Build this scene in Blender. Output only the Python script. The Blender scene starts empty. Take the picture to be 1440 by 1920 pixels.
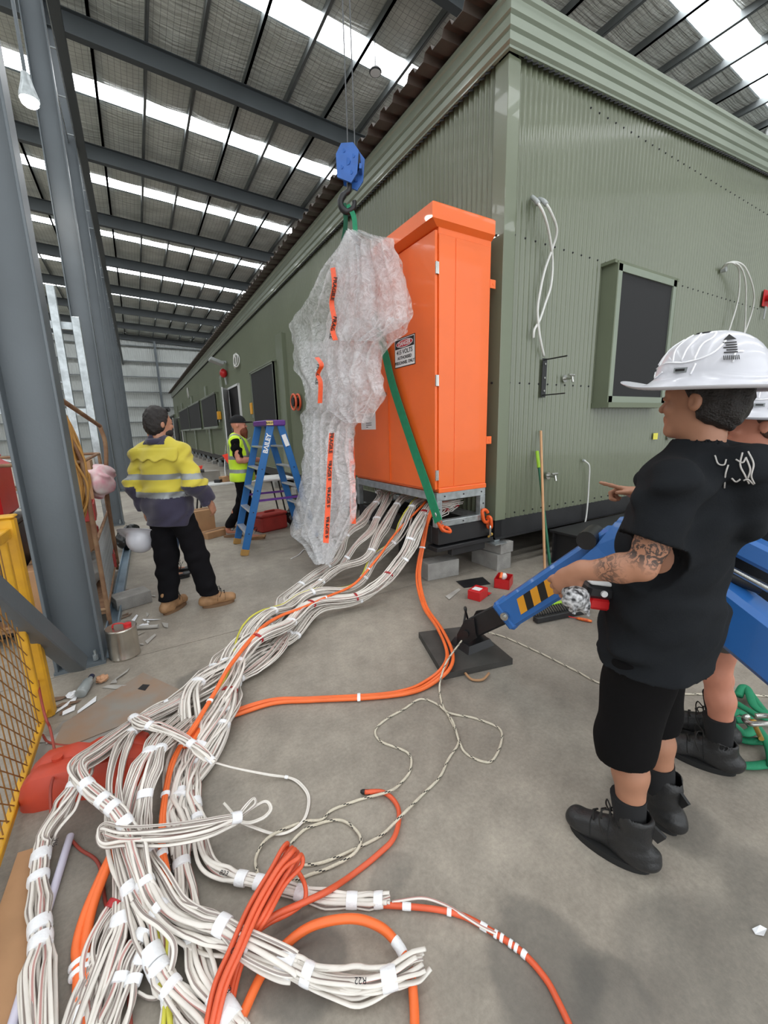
import bpy, bmesh, math, random
import numpy as np
from mathutils import Vector, Matrix
random.seed(7); rng = np.random.RandomState(7)
sc = bpy.context.scene
COL = sc.collection
# ---------------------------------------------------------------- camera (1440x1920 photograph, f = 766 px)
FPX = 766.0; CX, CY = 720.0, 960.0; EYE = 1.62
def _n(v): return v / np.linalg.norm(v)
_z = -_n(np.array([97., 3740., FPX])); _y = _n(np.array([-464., -145., FPX])); _y = _n(_y - _z * (_y @ _z))
_x = np.cross(_y, _z)
RW = np.stack([_x, _y, _z])                      # camera(image) axes -> world
cam = bpy.data.cameras.new('camera'); camo = bpy.data.objects.new('camera', cam); COL.objects.link(camo)
m3 = np.stack([RW[:, 0], -RW[:, 1], -RW[:, 2]], axis=1)
camo.matrix_world = Matrix.Translation((0, 0, EYE)) @ Matrix(m3.tolist()).to_4x4()
cam.sensor_fit = 'HORIZONTAL'; cam.sensor_width = 36.0; cam.lens = FPX / 1440 * 36; cam.clip_start = 0.05; cam.clip_end = 300
sc.camera = camo
# ---------------------------------------------------------------- world, exposure
sc.view_settings.view_transform = 'Standard'; sc.view_settings.look = 'None'
sc.view_settings.gamma = 1.0; sc.view_settings.use_curve_mapping = False; sc.view_settings.exposure = 0.15
w = bpy.data.worlds.new('world'); sc.world = w; w.use_nodes = True
bg = w.node_tree.nodes['Background']; bg.inputs[0].default_value = (0.93, 0.97, 1.0, 1); bg.inputs[1].default_value = 2.2
SKYLIGHT = 9.0
# ---------------------------------------------------------------- measuring helpers: picture point -> place
def _ray(px, py): return RW @ np.array([px - CX, py - CY, FPX])
def F(px, py, z=0.0):
    d = _ray(px, py); t = (z - EYE) / d[2]; return Vector((t * d[0], t * d[1], z))
def OX(px, py, x):
    d = _ray(px, py); t = x / d[0]; return Vector((x, t * d[1], EYE + t * d[2]))
def OY(px, py, y):
    d = _ray(px, py); t = y / d[1]; return Vector((t * d[0], y, EYE + t * d[2]))
def D(px, py, dep):
    d = _ray(px, py); t = dep / FPX; return Vector((t * d[0], t * d[1], EYE + t * d[2]))
# ---------------------------------------------------------------- materials
MATS = {}
def mat(name, col, rough=0.55, metal=0.0, var=0.12, vs=6.0, bump=0.0, bs=60.0, col2=None, spec=0.5, detail=4.0, coat=0.0, emit=0.0, stretch=None, sheen=0.0):
    if name in MATS: return MATS[name]
    m = bpy.data.materials.new(name); m.use_nodes = True; nt = m.node_tree; b = nt.nodes['Principled BSDF']
    c = tuple(col)
    b.inputs['Roughness'].default_value = rough; b.inputs['Metallic'].default_value = metal
    b.inputs['Specular IOR Level'].default_value = spec; b.inputs['Coat Weight'].default_value = coat
    b.inputs['Sheen Weight'].default_value = sheen
    tc = nt.nodes.new('ShaderNodeTexCoord'); src = tc.outputs['Object']
    if stretch:
        mp = nt.nodes.new('ShaderNodeMapping'); mp.inputs['Scale'].default_value = stretch; nt.links.new(src, mp.inputs[0]); src = mp.outputs[0]
    if var > 0 or col2:
        n = nt.nodes.new('ShaderNodeTexNoise'); n.inputs['Scale'].default_value = vs; n.inputs['Detail'].default_value = detail
        nt.links.new(src, n.inputs['Vector'])
        r = nt.nodes.new('ShaderNodeValToRGB'); nt.links.new(n.outputs['Fac'], r.inputs[0])
        a = tuple(max(0, x * (1 - var)) for x in c); d = tuple(min(1, x * (1 + var)) for x in c)
        if col2: a, d = c, tuple(col2)
        r.color_ramp.elements[0].position = 0.33; r.color_ramp.elements[1].position = 0.67
        r.color_ramp.elements[0].color = (*a, 1); r.color_ramp.elements[1].color = (*d, 1)
        nt.links.new(r.outputs[0], b.inputs['Base Color'])
    else: b.inputs['Base Color'].default_value = (*c, 1)
    if bump > 0:
        n2 = nt.nodes.new('ShaderNodeTexNoise'); n2.inputs['Scale'].default_value = bs; n2.inputs['Detail'].default_value = 3
        nt.links.new(src, n2.inputs['Vector'])
        bp = nt.nodes.new('ShaderNodeBump'); bp.inputs['Strength'].default_value = bump; bp.inputs['Distance'].default_value = 0.01
        nt.links.new(n2.outputs['Fac'], bp.inputs['Height']); nt.links.new(bp.outputs[0], b.inputs['Normal'])
    if emit > 0:
        b.inputs['Emission Color'].default_value = (*c, 1); b.inputs['Emission Strength'].default_value = emit
    MATS[name] = m; return m
def lin(r, g, b):
    f = lambda u: (u / 255 / 12.92) if u / 255 <= 0.04045 else ((u / 255 + 0.055) / 1.055) ** 2.4
    return (f(r), f(g), f(b))
# ---------------------------------------------------------------- mesh builder
def frame_of(d, up=(0, 0, 1)):
    d = Vector(d).normalized(); u = Vector(up)
    if abs(d.dot(u)) > 0.98: u = Vector((1, 0, 0))
    s = d.cross(u).normalized(); return s, s.cross(d).normalized(), d
class MB:
    def __init__(s): s.v = []; s.f = []; s.mi = []; s.m = 0
    def add(s, vs, fs):
        o = len(s.v); s.v += [tuple(x) for x in vs]; s.f += [tuple(i + o for i in f) for f in fs]; s.mi += [s.m] * len(fs); return s
    def box(s, c, size, rot=None, bev=0.0):
        hx, hy, hz = (a / 2 for a in size); R = rot if rot is not None else Matrix.Identity(3); c = Vector(c)
        if bev <= 0:
            p = [(x, y, z) for z in (-hz, hz) for x, y in ((-hx, -hy), (hx, -hy), (hx, hy), (-hx, hy))]
            return s.add([c + R @ Vector(q) for q in p], [(3, 2, 1, 0), (4, 5, 6, 7), (0, 1, 5, 4), (1, 2, 6, 5), (2, 3, 7, 6), (3, 0, 4, 7)])
        b = min(bev, hx * .95, hy * .95, hz * .95)
        lay = [(-hz, b), (-hz + b, 0), (hz - b, 0), (hz, b)]; vs = []
        for z, i in lay:
            x1, y1 = hx - i, hy - i
            q = [(-x1 + b, -y1), (x1 - b, -y1), (x1, -y1 + b), (x1, y1 - b), (x1 - b, y1), (-x1 + b, y1), (-x1, y1 - b), (-x1, -y1 + b)]
            vs += [c + R @ Vector((x, y, z)) for x, y in q]
        fs = [tuple(range(7, -1, -1)), tuple(range(24, 32))]
        for k in range(3):
            for j in range(8): fs.append((k * 8 + j, k * 8 + (j + 1) % 8, k * 8 + 8 + (j + 1) % 8, k * 8 + 8 + j))
        return s.add(vs, fs)
    def ab(s, a, b, bev=0.0):
        a = Vector(a); b = Vector(b); return s.box((a + b) / 2, [abs(x) for x in (b - a)], None, bev)
    def beam(s, a, b, w, h, up=(0, 0, 1), bev=0.0, ext=0.0):
        a = Vector(a); b = Vector(b); sd, u, d = frame_of(b - a, up); a = a - d * ext; b = b + d * ext
        R = Matrix((sd, d, u)).transposed(); return s.box((a + b) / 2, (w, (b - a).length, h), R, bev)
    def prof(s, pts2, a, b, up=(0, 0, 1), cap=True):       # extrude a closed 2-D profile (side, up) from a to b
        a = Vector(a); b = Vector(b); sd, u, d = frame_of(b - a, up); n = len(pts2)
        vs = [o + sd * p[0] + u * p[1] for o in (a, b) for p in pts2]
        fs = [(j, (j + 1) % n, n + (j + 1) % n, n + j) for j in range(n)]
        if cap: fs += [tuple(range(n - 1, -1, -1)), tuple(range(n, 2 * n))]
        return s.add(vs, fs)
    def loft(s, rings, cap=True, closed=True):
        n = len(rings[0]); vs = [p for r in rings for p in r]; fs = []
        for k in range(len(rings) - 1):
            for j in range(n if closed else n - 1):
                fs.append((k * n + j, k * n + (j + 1) % n, (k + 1) * n + (j + 1) % n, (k + 1) * n + j))
        if cap and closed: fs += [tuple(range(n - 1, -1, -1)), tuple(range(len(vs) - n, len(vs)))]
        return s.add(vs, fs)
    def tube(s, path, r, n=8, flat=1.0, cap=True, up=(0, 0, 1), twist=0.0):
        P = [Vector(p) for p in path]; rings = []; pu = None
        for i, p in enumerate(P):
            t = (P[min(i + 1, len(P) - 1)] - P[max(i - 1, 0)])
            if t.length < 1e-9: t = Vector((0, 0, 1))
            t.normalize()
            if pu is None: sd, u, _ = frame_of(t, up)
            else:
                u = pu - t * pu.dot(t)
                u = u.normalized() if u.length > 1e-6 else frame_of(t, up)[1]
                sd = t.cross(u).normalized()
            pu = u; rr = r[i] if hasattr(r, '__len__') else r; a0 = twist * i
            rings.append([p + sd * (math.cos(a0 + 2 * math.pi * j / n) * rr) + u * (math.sin(a0 + 2 * math.pi * j / n) * rr * flat) for j in range(n)])
        return s.loft(rings, cap)
    def cyl(s, a, b, r, r2=None, n=16): return s.tube([a, b], [r, r if r2 is None else r2], n)
    def ball(s, c, r, n=12, m=8, R=None):
        c = Vector(c); r = (r, r, r) if not hasattr(r, '__len__') else r; R = R or Matrix.Identity(3); rings = []
        for k in range(m + 1):
            th = math.pi * (k + (0.02 if k == 0 else -0.02 if k == m else 0)) / m
            rings.append([c + R @ Vector((r[0] * math.sin(th) * math.cos(2 * math.pi * j / n), r[1] * math.sin(th) * math.sin(2 * math.pi * j / n), -r[2] * math.cos(th))) for j in range(n)])
        return s.loft(rings)
    def torus(s, c, R, r, ax=(0, 0, 1), n=24, m=8, a0=0, a1=2 * math.pi):
        sd, u, d = frame_of(ax); c = Vector(c); full = abs(a1 - a0 - 2 * math.pi) < 1e-6
        pts = [c + (sd * math.cos(a0 + (a1 - a0) * i / n) + u * math.sin(a0 + (a1 - a0) * i / n)) * R for i in range(n + 1)]
        return s.tube(pts, r, m, cap=not full, up=ax)
    def plate(s, poly, nrm, th):                            # flat polygon (3-D points) with thickness
        nv = Vector(nrm).normalized() * th; n = len(poly); P = [Vector(p) for p in poly]
        vs = P + [p + nv for p in P]
        return s.add(vs, [tuple(range(n - 1, -1, -1)), tuple(range(n, 2 * n))] + [(j, (j + 1) % n, n + (j + 1) % n, n + j) for j in range(n)])
    def mesh(s, name, mats, smooth=False, fix=True):
        me = bpy.data.meshes.new(name); me.from_pydata(s.v, [], s.f); me.update()
        for mm in (mats if isinstance(mats, (list, tuple)) else [mats]): me.materials.append(mm)
        if max(s.mi or [0]) > 0: me.polygons.foreach_set('material_index', s.mi)
        if fix:
            bm = bmesh.new(); bm.from_mesh(me); bmesh.ops.recalc_face_normals(bm, faces=bm.faces); bm.to_mesh(me); bm.free()
        if smooth:
            me.polygons.foreach_set('use_smooth', [True] * len(me.polygons))
            if smooth != 'all': me.set_sharp_from_angle(angle=math.radians(smooth if smooth is not True else 40))
        return me
    def build(s, name, mats, parent=None, smooth=False, fix=True):
        return link(name, s.mesh(name, mats, smooth, fix), parent)
def link(name, me, parent=None, loc=None):
    o = bpy.data.objects.new(name, me); COL.objects.link(o)
    if parent is not None:
        o.parent = parent; o.matrix_parent_inverse = parent_inv(parent)
    if loc is not None: o.location = loc
    return o
def parent_inv(p):
    M = Matrix.Identity(4); q = p
    while q is not None:
        M = Matrix.LocRotScale(q.location, q.rotation_euler, q.scale) if q.parent is None else M
        q = q.parent
    return M.inverted() if p.parent is None else Matrix.Identity(4)
def tag(o, label=None, cat=None, group=None, kind=None):
    if label: o['label'] = label
    if cat: o['category'] = cat
    if group: o['group'] = group
    if kind: o['kind'] = kind
    return o
def thing(name, label, cat, loc=(0, 0, 0), group=None, kind=None):
    o = bpy.data.objects.new(name, None); COL.objects.link(o); o.location = loc; o.empty_display_size = 0.1
    return tag(o, label, cat, group, kind)
def spline(pts, n=10):                                       # Catmull-Rom through points
    P = [np.array(p, float) for p in pts]; P = [2 * P[0] - P[1]] + P + [2 * P[-1] - P[-2]]; out = []
    for i in range(1, len(P) - 2):
        a, b, c, d = P[i - 1:i + 3]
        for k in range(n):
            t = k / n; out.append(0.5 * (2 * b + (c - a) * t + (2 * a - 5 * b + 4 * c - d) * t * t + (3 * b - a - 3 * c + d) * t ** 3))
    out.append(P[-2]); return [Vector(p) for p in out]
def text_mesh(body, size, mt, name, parent, M, extr=0.0008, align='CENTER', bold=0.0):
    cu = bpy.data.curves.new('txt', 'FONT'); cu.body = body; cu.size = size; cu.extrude = extr; cu.align_x = align; cu.align_y = 'CENTER'; cu.offset = bold; cu.resolution_u = 3
    ob = bpy.data.objects.new('txt', cu); COL.objects.link(ob)
    dg = bpy.context.evaluated_depsgraph_get(); me = bpy.data.meshes.new_from_object(ob.evaluated_get(dg))
    bpy.data.objects.remove(ob); bpy.data.curves.remove(cu)
    me.transform(M); me.materials.clear(); me.materials.append(mt)
    return link(name, me, parent)
def face_mat(o, right, up):                                  # text frame: origin, x axis, y axis
    r = Vector(right).normalized(); u = Vector(up).normalized(); n = r.cross(u).normalized(); u = n.cross(r)
    M = Matrix((r, u, n)).transposed().to_4x4(); M.translation = Vector(o); return M
# ================================================================ setting: floor, roof, walls, columns
def floor_material():
    m = bpy.data.materials.new('concrete_floor'); m.use_nodes = True; nt = m.node_tree; b = nt.nodes['Principled BSDF']; L = nt.links.new
    tc = nt.nodes.new('ShaderNodeTexCoord')
    def noise(s, det, rough=0.6, src=tc.outputs['Object']):
        n = nt.nodes.new('ShaderNodeTexNoise'); n.inputs['Scale'].default_value = s; n.inputs['Detail'].default_value = det; n.inputs['Roughness'].default_value = rough; L(src, n.inputs['Vector']); return n.outputs['Fac']
    def ramp(f, p0, c0, p1, c1):
        r = nt.nodes.new('ShaderNodeValToRGB'); L(f, r.inputs[0]); e = r.color_ramp.elements; e[0].position = p0; e[1].position = p1; e[0].color = (*c0, 1); e[1].color = (*c1, 1); return r.outputs[0]
    def mix(fac, a, bb, mode='MIX'):
        x = nt.nodes.new('ShaderNodeMix'); x.data_type = 'RGBA'; x.blend_type = mode
        if isinstance(fac, float): x.inputs[0].default_value = fac
        else: L(fac, x.inputs[0])
        for i, q in ((6, a), (7, bb)):
            if isinstance(q, tuple): x.inputs[i].default_value = (*q, 1)
            else: L(q, x.inputs[i])
        return x.outputs[2]
    base = ramp(noise(0.9, 8, 0.65), 0.3, lin(134, 126, 116), 0.72, lin(176, 168, 156))
    base = mix(0.8, base, ramp(noise(7, 8, 0.72), 0.3, (0.70, 0.70, 0.70), 0.7, (1.12, 1.11, 1.1)), 'MULTIPLY')
    base = mix(1.0, base, ramp(noise(60, 4, 0.7), 0.25, (0.82, 0.82, 0.82), 0.65, (1.07, 1.07, 1.06)), 'MULTIPLY')
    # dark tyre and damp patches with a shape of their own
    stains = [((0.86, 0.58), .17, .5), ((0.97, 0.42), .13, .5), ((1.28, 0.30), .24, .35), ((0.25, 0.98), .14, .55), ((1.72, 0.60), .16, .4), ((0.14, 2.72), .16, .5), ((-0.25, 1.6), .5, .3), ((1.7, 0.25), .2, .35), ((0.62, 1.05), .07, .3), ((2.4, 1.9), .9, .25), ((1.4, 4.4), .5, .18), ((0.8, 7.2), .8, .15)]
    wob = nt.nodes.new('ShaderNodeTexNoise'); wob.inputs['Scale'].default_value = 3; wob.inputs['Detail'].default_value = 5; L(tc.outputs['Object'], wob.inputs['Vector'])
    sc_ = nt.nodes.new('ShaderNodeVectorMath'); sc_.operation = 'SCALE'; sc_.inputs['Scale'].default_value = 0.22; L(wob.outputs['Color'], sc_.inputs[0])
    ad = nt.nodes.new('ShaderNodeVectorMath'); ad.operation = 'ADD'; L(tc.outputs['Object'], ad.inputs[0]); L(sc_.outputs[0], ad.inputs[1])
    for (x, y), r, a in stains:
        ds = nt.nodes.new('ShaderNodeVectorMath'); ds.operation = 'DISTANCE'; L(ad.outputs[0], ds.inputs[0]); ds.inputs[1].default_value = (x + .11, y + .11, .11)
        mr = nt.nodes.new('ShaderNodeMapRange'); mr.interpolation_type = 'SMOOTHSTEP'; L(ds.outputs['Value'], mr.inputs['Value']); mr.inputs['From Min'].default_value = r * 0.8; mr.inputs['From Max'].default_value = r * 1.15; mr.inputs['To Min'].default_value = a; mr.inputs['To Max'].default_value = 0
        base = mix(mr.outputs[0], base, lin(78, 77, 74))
    L(base, b.inputs['Base Color'])
    rr = nt.nodes.new('ShaderNodeMapRange'); L(noise(2.5, 6), rr.inputs['Value']); rr.inputs['To Min'].default_value = 0.45; rr.inputs['To Max'].default_value = 0.8; L(rr.outputs[0], b.inputs['Roughness'])
    bp = nt.nodes.new('ShaderNodeBump'); bp.inputs['Strength'].default_value = 0.25; bp.inputs['Distance'].default_value = 0.004; L(noise(80, 5, 0.7), bp.inputs['Height']); L(bp.outputs[0], b.inputs['Normal'])
    return m
MFLOOR = floor_material()
M_joint = mat('joint_filler', lin(70, 66, 60), 0.9)
fl = thing('floor', None, None, kind='structure')
# slabs with recessed joints
xs = [-26, -5.6, 8, 20.5]; ys = [-15, -4, 3.345, 12, 20, 30, 41, 54]
for i in range(len(xs) - 1):
    for j in range(len(ys) - 1):
        g = 0.004
        if i == 1 and j == 2: pass
        MB().ab((xs[i] + g, ys[j] + g, -0.12), (xs[i + 1] - g, ys[j + 1] - g, 0)).build('floor_slab', MFLOOR, fl)
MB().ab((xs[0], ys[0], -0.2), (xs[-1], ys[-1], -0.02)).build('joint_bed', M_joint, fl)

# ---- roof
ROOFZ = lambda x: 11.95 - 0.04 * x
X0, X1, Y0, Y1 = -24.0, 19.4, -14.0, 52.2
BAY = 5.38; RY = [3.5 + BAY * k for k in range(-3, 10)]
PX = [0.25 + 1.25 * k for k in range(-19, 16)]
def lining_material():
    m = bpy.data.materials.new('foil_insulation'); m.use_nodes = True; nt = m.node_tree; b = nt.nodes['Principled BSDF']; L = nt.links.new
    tc = nt.nodes.new('ShaderNodeTexCoord')
    b.inputs['Metallic'].default_value = 0.12; b.inputs['Roughness'].default_value = 0.38
    sp = nt.nodes.new('ShaderNodeSeparateXYZ'); L(tc.outputs['Object'], sp.inputs[0])
    def lines(out, pitch, wd):
        a = nt.nodes.new('ShaderNodeMath'); a.operation = 'DIVIDE'; L(out, a.inputs[0]); a.inputs[1].default_value = pitch
        f = nt.nodes.new('ShaderNodeMath'); f.operation = 'FRACT'; L(a.outputs[0], f.inputs[0])
        c = nt.nodes.new('ShaderNodeMath'); c.operation = 'LESS_THAN'; L(f.outputs[0], c.inputs[0]); c.inputs[1].default_value = wd; return c.outputs[0]
    l1 = lines(sp.outputs['X'], 0.15, 0.07); l2 = lines(sp.outputs['Y'], 0.15, 0.07)
    mx = nt.nodes.new('ShaderNodeMath'); mx.operation = 'MAXIMUM'; L(l1, mx.inputs[0]); L(l2, mx.inputs[1])
    n = nt.nodes.new('ShaderNodeTexNoise'); n.inputs['Scale'].default_value = 1.3; n.inputs['Detail'].default_value = 5; L(tc.outputs['Object'], n.inputs['Vector'])
    r = nt.nodes.new('ShaderNodeValToRGB'); L(n.outputs['Fac'], r.inputs[0]); r.color_ramp.elements[0].position = 0.3; r.color_ramp.elements[1].position = 0.7
    r.color_ramp.elements[0].color = (*lin(204, 209, 202), 1); r.color_ramp.elements[1].color = (*lin(236, 240, 234), 1)
    mi = nt.nodes.new('ShaderNodeMix'); mi.data_type = 'RGBA'; L(mx.outputs[0], mi.inputs[0]); L(r.outputs[0], mi.inputs[6]); mi.inputs[7].default_value = (*lin(160, 163, 160), 1)
    L(mi.outputs[2], b.inputs['Base Color'])
    mp = nt.nodes.new('ShaderNodeMapping'); mp.inputs['Scale'].default_value = (0.8, 9, 1); L(tc.outputs['Object'], mp.inputs[0])
    n2 = nt.nodes.new('ShaderNodeTexNoise'); n2.inputs['Scale'].default_value = 1.2; n2.inputs['Detail'].default_value = 4; L(mp.outputs[0], n2.inputs['Vector'])
    bp = nt.nodes.new('ShaderNodeBump'); bp.inputs['Strength'].default_value = 0.8; bp.inputs['Distance'].default_value = 0.09; L(n2.outputs['Fac'], bp.inputs['Height'])
    bp2 = nt.nodes.new('ShaderNodeBump'); bp2.inputs['Strength'].default_value = 0.4; bp2.inputs['Distance'].default_value = 0.01; L(mx.outputs[0], bp2.inputs['Height']); L(bp.outputs[0], bp2.inputs['Normal'])
    L(bp2.outputs[0], b.inputs['Normal'])
    return m
M_foil = lining_material()
M_sky = mat('skylight_panel', (0.95, 0.98, 1.0), 0.4, emit=SKYLIGHT, var=0)
M_steel = mat('grey_painted_steel', lin(92, 99, 104), 0.42, var=0.08, vs=1.5, bump=0.05)
M_rafter = mat('dark_painted_steel', lin(74, 80, 83), 0.5, var=0.08, vs=1)
M_purlin = mat('galvanised_purlin', lin(118, 123, 124), 0.45, 0.5, var=0.15, vs=2)
M_galv = mat('galvanised_steel', lin(176, 182, 184), 0.38, 0.75, var=0.2, vs=14, bump=0.03)
ceil = thing('ceiling', None, None, kind='structure')
STRIP = [(5.93 + BAY * k, 6.73 + BAY * k) for k in range(-4, 9)]
STRIP = [s for s in STRIP if s[0] > Y0 and s[1] < Y1]
edges = [Y0] + [e for s in STRIP for e in s] + [Y1]
for k in range(0, len(edges), 2):                                   # foil lining between the skylights, sagging between purlins
    ya, yb = edges[k], edges[k + 1]; ny = max(2, int((yb - ya) / 0.3)); b = MB(); cols = []
    gx = [X0]
    for p in PX:
        for t in (0, 0.2, 0.5, 0.8): gx.append(p + 1.25 * t)
    gx = sorted(set(round(g, 3) for g in gx if X0 <= g <= X1)) + [X1]
    for j in range(ny + 1):
        y = ya + (yb - ya) * j / ny
        for x in gx:
            t = ((x - PX[0]) / 1.25) % 1.0
            sag = 0.10 * math.sin(math.pi * t) ** 0.8 * (0.65 + 0.5 * math.sin(x * 1.7 + y * 2.3) * math.sin(y * 5.1 + x) + 0.12 * math.sin(y * 17))
            e = min(1.0, min(y - ya, yb - y) / 0.25)
            b.v.append((x, y, ROOFZ(x) + 0.02 - sag * (0.35 + 0.65 * e)))
    n = len(gx); b.f = [(j * n + i, j * n + i + 1, (j + 1) * n + i + 1, (j + 1) * n + i) for j in range(ny) for i in range(n - 1)]; b.mi = [0] * len(b.f)
    b.build('insulation_blanket', M_foil, ceil, smooth='all', fix=False)
for ya, yb in STRIP:
    MB().add([(X0, ya, ROOFZ(X0) + .05), (X1, ya, ROOFZ(X1) + .05), (X1, yb, ROOFZ(X1) + .05), (X0, yb, ROOFZ(X0) + .05)], [(0, 1, 2, 3)]).build('skylight', M_sky, ceil, fix=False)
MB().add([(X0, Y0, ROOFZ(X0) + .2), (X1, Y0, ROOFZ(X1) + .2), (X1, Y1, ROOFZ(X1) + .2), (X0, Y1, ROOFZ(X0) + .2)], [(0, 1, 2, 3)]).build('roof_sheeting', M_purlin, ceil, fix=False)
for x in PX:
    if X0 < x < X1:
        z = ROOFZ(x); MB().ab((x - .035, Y0, z - .2), (x - .027, Y1, z)).ab((x - .035, Y0, z - .2), (x + .04, Y1, z - .192)).ab((x - .035, Y0, z - .2), (x + .04, Y1, z - .19)).build('purlin', M_purlin, ceil)
def ibeam(b, a, c, depth, width, tf=.018, tw=.012, up=(0, 0, 1)):
    a = Vector(a); c = Vector(c); sd, u, d = frame_of(c - a, up)
    for sg in (-1, 1): b.beam(a + u * sg * (depth / 2 - tf / 2), c + u * sg * (depth / 2 - tf / 2), width, tf, up)
    return b.beam(a, c, tw, depth - tf, up)
for y in RY:
    b = MB(); ibeam(b, (X0, y, ROOFZ(X0) - .2 - .27), (X1, y, ROOFZ(X1) - .2 - .27), .52, .2)
    b.build('rafter', M_rafter, ceil)

# ---- shed walls
def corr_sheet(b, o, d, nrm, L, z0, z1, pitch, amp, per=8, trap=False):
    d = Vector(d); nrm = Vector(nrm); o = Vector(o); n = int(L / pitch * per); base = len(b.v)
    for i in range(n + 1):
        s = L * i / n; ph = (s / pitch) % 1.0
        if trap: h = max(-1, min(1, 3.2 * math.sin(2 * math.pi * ph) - 1.2))
        else: h = math.sin(2 * math.pi * ph)
        p = o + d * s + nrm * (amp * 0.5 * h)
        zt = z1(s) if callable(z1) else z1
        b.v += [(p.x, p.y, z0), (p.x, p.y, zt)]
    b.f += [(base + 2 * i, base + 2 * i + 2, base + 2 * i + 3, base + 2 * i + 1) for i in range(n)]; b.mi += [b.m] * n
    return b
M_shed = mat('pale_wall_sheet', lin(186, 190, 188), 0.5, var=0.06, vs=0.6)
b = MB(); corr_sheet(b, (X0, 52.0, 0), (1, 0, 0), (0, -1, 0), X1 - X0, 0, lambda s: ROOFZ(X0 + s), 0.2, 0.03, 6, True)
wf = b.build('wall_far', M_shed, None, smooth=40, fix=False); tag(wf, kind='structure')
for k in range(7): MB().ab((X0, 51.72, 1.35 + 1.55 * k), (X1, 51.92, 1.43 + 1.55 * k)).build('girt', M_purlin, wf)
for x in (-12, -6, 2.8, 9.0, 11.6, 15): ibeam(MB(), (x, 51.6, 0), (x, 51.6, 11.2), .3, .2, up=(0, 1, 0)).build('mullion', M_steel, wf)
b = MB(); corr_sheet(b, (X1, Y0, 0), (0, 1, 0), (-1, 0, 0), Y1 - Y0, 0, ROOFZ(X1), 0.2, 0.03, 6, True)
wr = b.build('wall_right', M_shed, None, smooth=40, fix=False); tag(wr, kind='structure')
b = MB(); corr_sheet(b, (X0, Y0, 0), (0, 1, 0), (1, 0, 0), Y1 - Y0, 0, ROOFZ(X0), 0.2, 0.03, 6, True)
wl = b.build('wall_left', M_shed, None, smooth=40, fix=False); tag(wl, kind='structure')
for k in range(7):
    MB().ab((X1 - .3, Y0, 1.35 + 1.5 * k), (X1 - .1, Y1, 1.43 + 1.5 * k)).build('girt', M_purlin, wr)
    MB().ab((X0 + .1, Y0, 1.35 + 1.5 * k), (X0 + .3, Y1, 1.43 + 1.5 * k)).build('girt', M_purlin, wl)

# ---- column row beside the building
names = ['big grey steel column nearest the camera, beside the yellow cage gate', 'second grey steel column behind the coiled hose, carrying the cable ladder', 'third grey steel column of the row', 'fourth grey steel column of the row', 'fifth grey steel column of the row', 'sixth grey steel column of the row', 'seventh grey steel column of the row', 'eighth grey steel column of the row', 'last grey steel column of the row by the far wall']
XC = -0.545
for k, lb in enumerate(names):
    y = RY[3 + k]
    c = thing('steel_column', lb, 'column', (XC, y, 0), 'columns of the shed')
    z1 = ROOFZ(XC) - .2
    for s in (-1, 1): MB().ab((XC + s * .135 - .009, y - .13, 0), (XC + s * .135 + .009, y + .13, z1), 0.003).build('flange', M_steel, c)
    MB().ab((XC - .13, y - .006, 0), (XC + .13, y + .006, z1)).build('web', M_steel, c)
    bb = MB().ab((XC - .15, y - .14, 0), (XC + .15, y + .14, .02))
    bb.build('base_plate', M_steel, c)
    for sx in (-1, 1):
        for sy in (-1, 1):
            q = MB().cyl((XC + sx * .09, y + sy * .09, .025), (XC + sx * .09, y + sy * .09, .065), .018, n=6); q.cyl((XC + sx * .09, y + sy * .09, .06), (XC + sx * .09, y + sy * .09, .1), .009, n=8); q.build('anchor_bolt', M_galv, c)
# two columns in front of the camera row are out of sight; crane runway beam and cable ladder run along the row
b = MB(); ibeam(b, (-.30, Y0, 9.0), (-.30, 52, 9.0), .40, .16)
rb = b.build('crane_runway_beam', M_rafter); tag(rb, 'long dark steel runway beam along the column row under the roof', 'beam')
lad = thing('cable_ladder', 'pale cable ladder with rungs running along the column row', 'cable ladder', (-.45, 20, 9.0))
for x in (-.56, -.40): MB().ab((x - .008, 3, 8.86), (x + .008, 51.5, 8.96)).build('rail', M_galv, lad)
me = MB().ab((-.56, -.012, -.012), (-.40, .012, .012)).mesh('rung', M_galv)
for k in range(34): link('rung', me, lad).location = Vector((0, 4.5 + k * 1.35, 8.91)) - lad.location + lad.location
brace_m = M_steel
# ================================================================ green modular building on blocks
M_green = mat('green_sheet_steel', lin(107, 113, 93), 0.28, var=0.05, vs=0.8, coat=0.35)
M_greenp = mat('green_flashing', lin(112, 119, 99), 0.27, var=0.05, vs=1.0, coat=0.2)
M_fascia = mat('green_fascia', lin(136, 145, 130), 0.3, var=0.05, vs=1.0, coat=0.3)
M_roofsh = mat('brown_roof_sheet', lin(82, 72, 66), 0.55, var=0.15)
M_chassis = mat('black_chassis_steel', lin(34, 34, 36), 0.5, var=0.2, vs=5)
M_mesh = mat('black_screen_mesh', lin(30, 30, 32), 0.75, var=0.1, vs=300)
M_white = mat('white_frame', lin(222, 222, 222), 0.4, var=0.04)
M_dark = mat('painted_dark_interior', lin(28, 26, 28), 0.9, var=0.1)
BX, BYN, BYF, BZ = 3.3, 3.18, 44.0, 0.585           # left face x, near end y, far end y, wall bottom
BXR = 16.0; EAVE = 4.89; SL = 0.08
bd = thing('modular_building', 'long olive green corrugated steel transportable building raised on blocks', 'building', (BX, BYN, 0))
b = MB(); corr_sheet(b, (BX + .02, BYN + .14, 0), (0, 1, 0), (-1, 0, 0), BYF - BYN - .14, BZ, EAVE + .05, 0.076, 0.022, 8)
b.build('side_wall_cladding', M_green, bd, smooth='all', fix=False)
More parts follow.
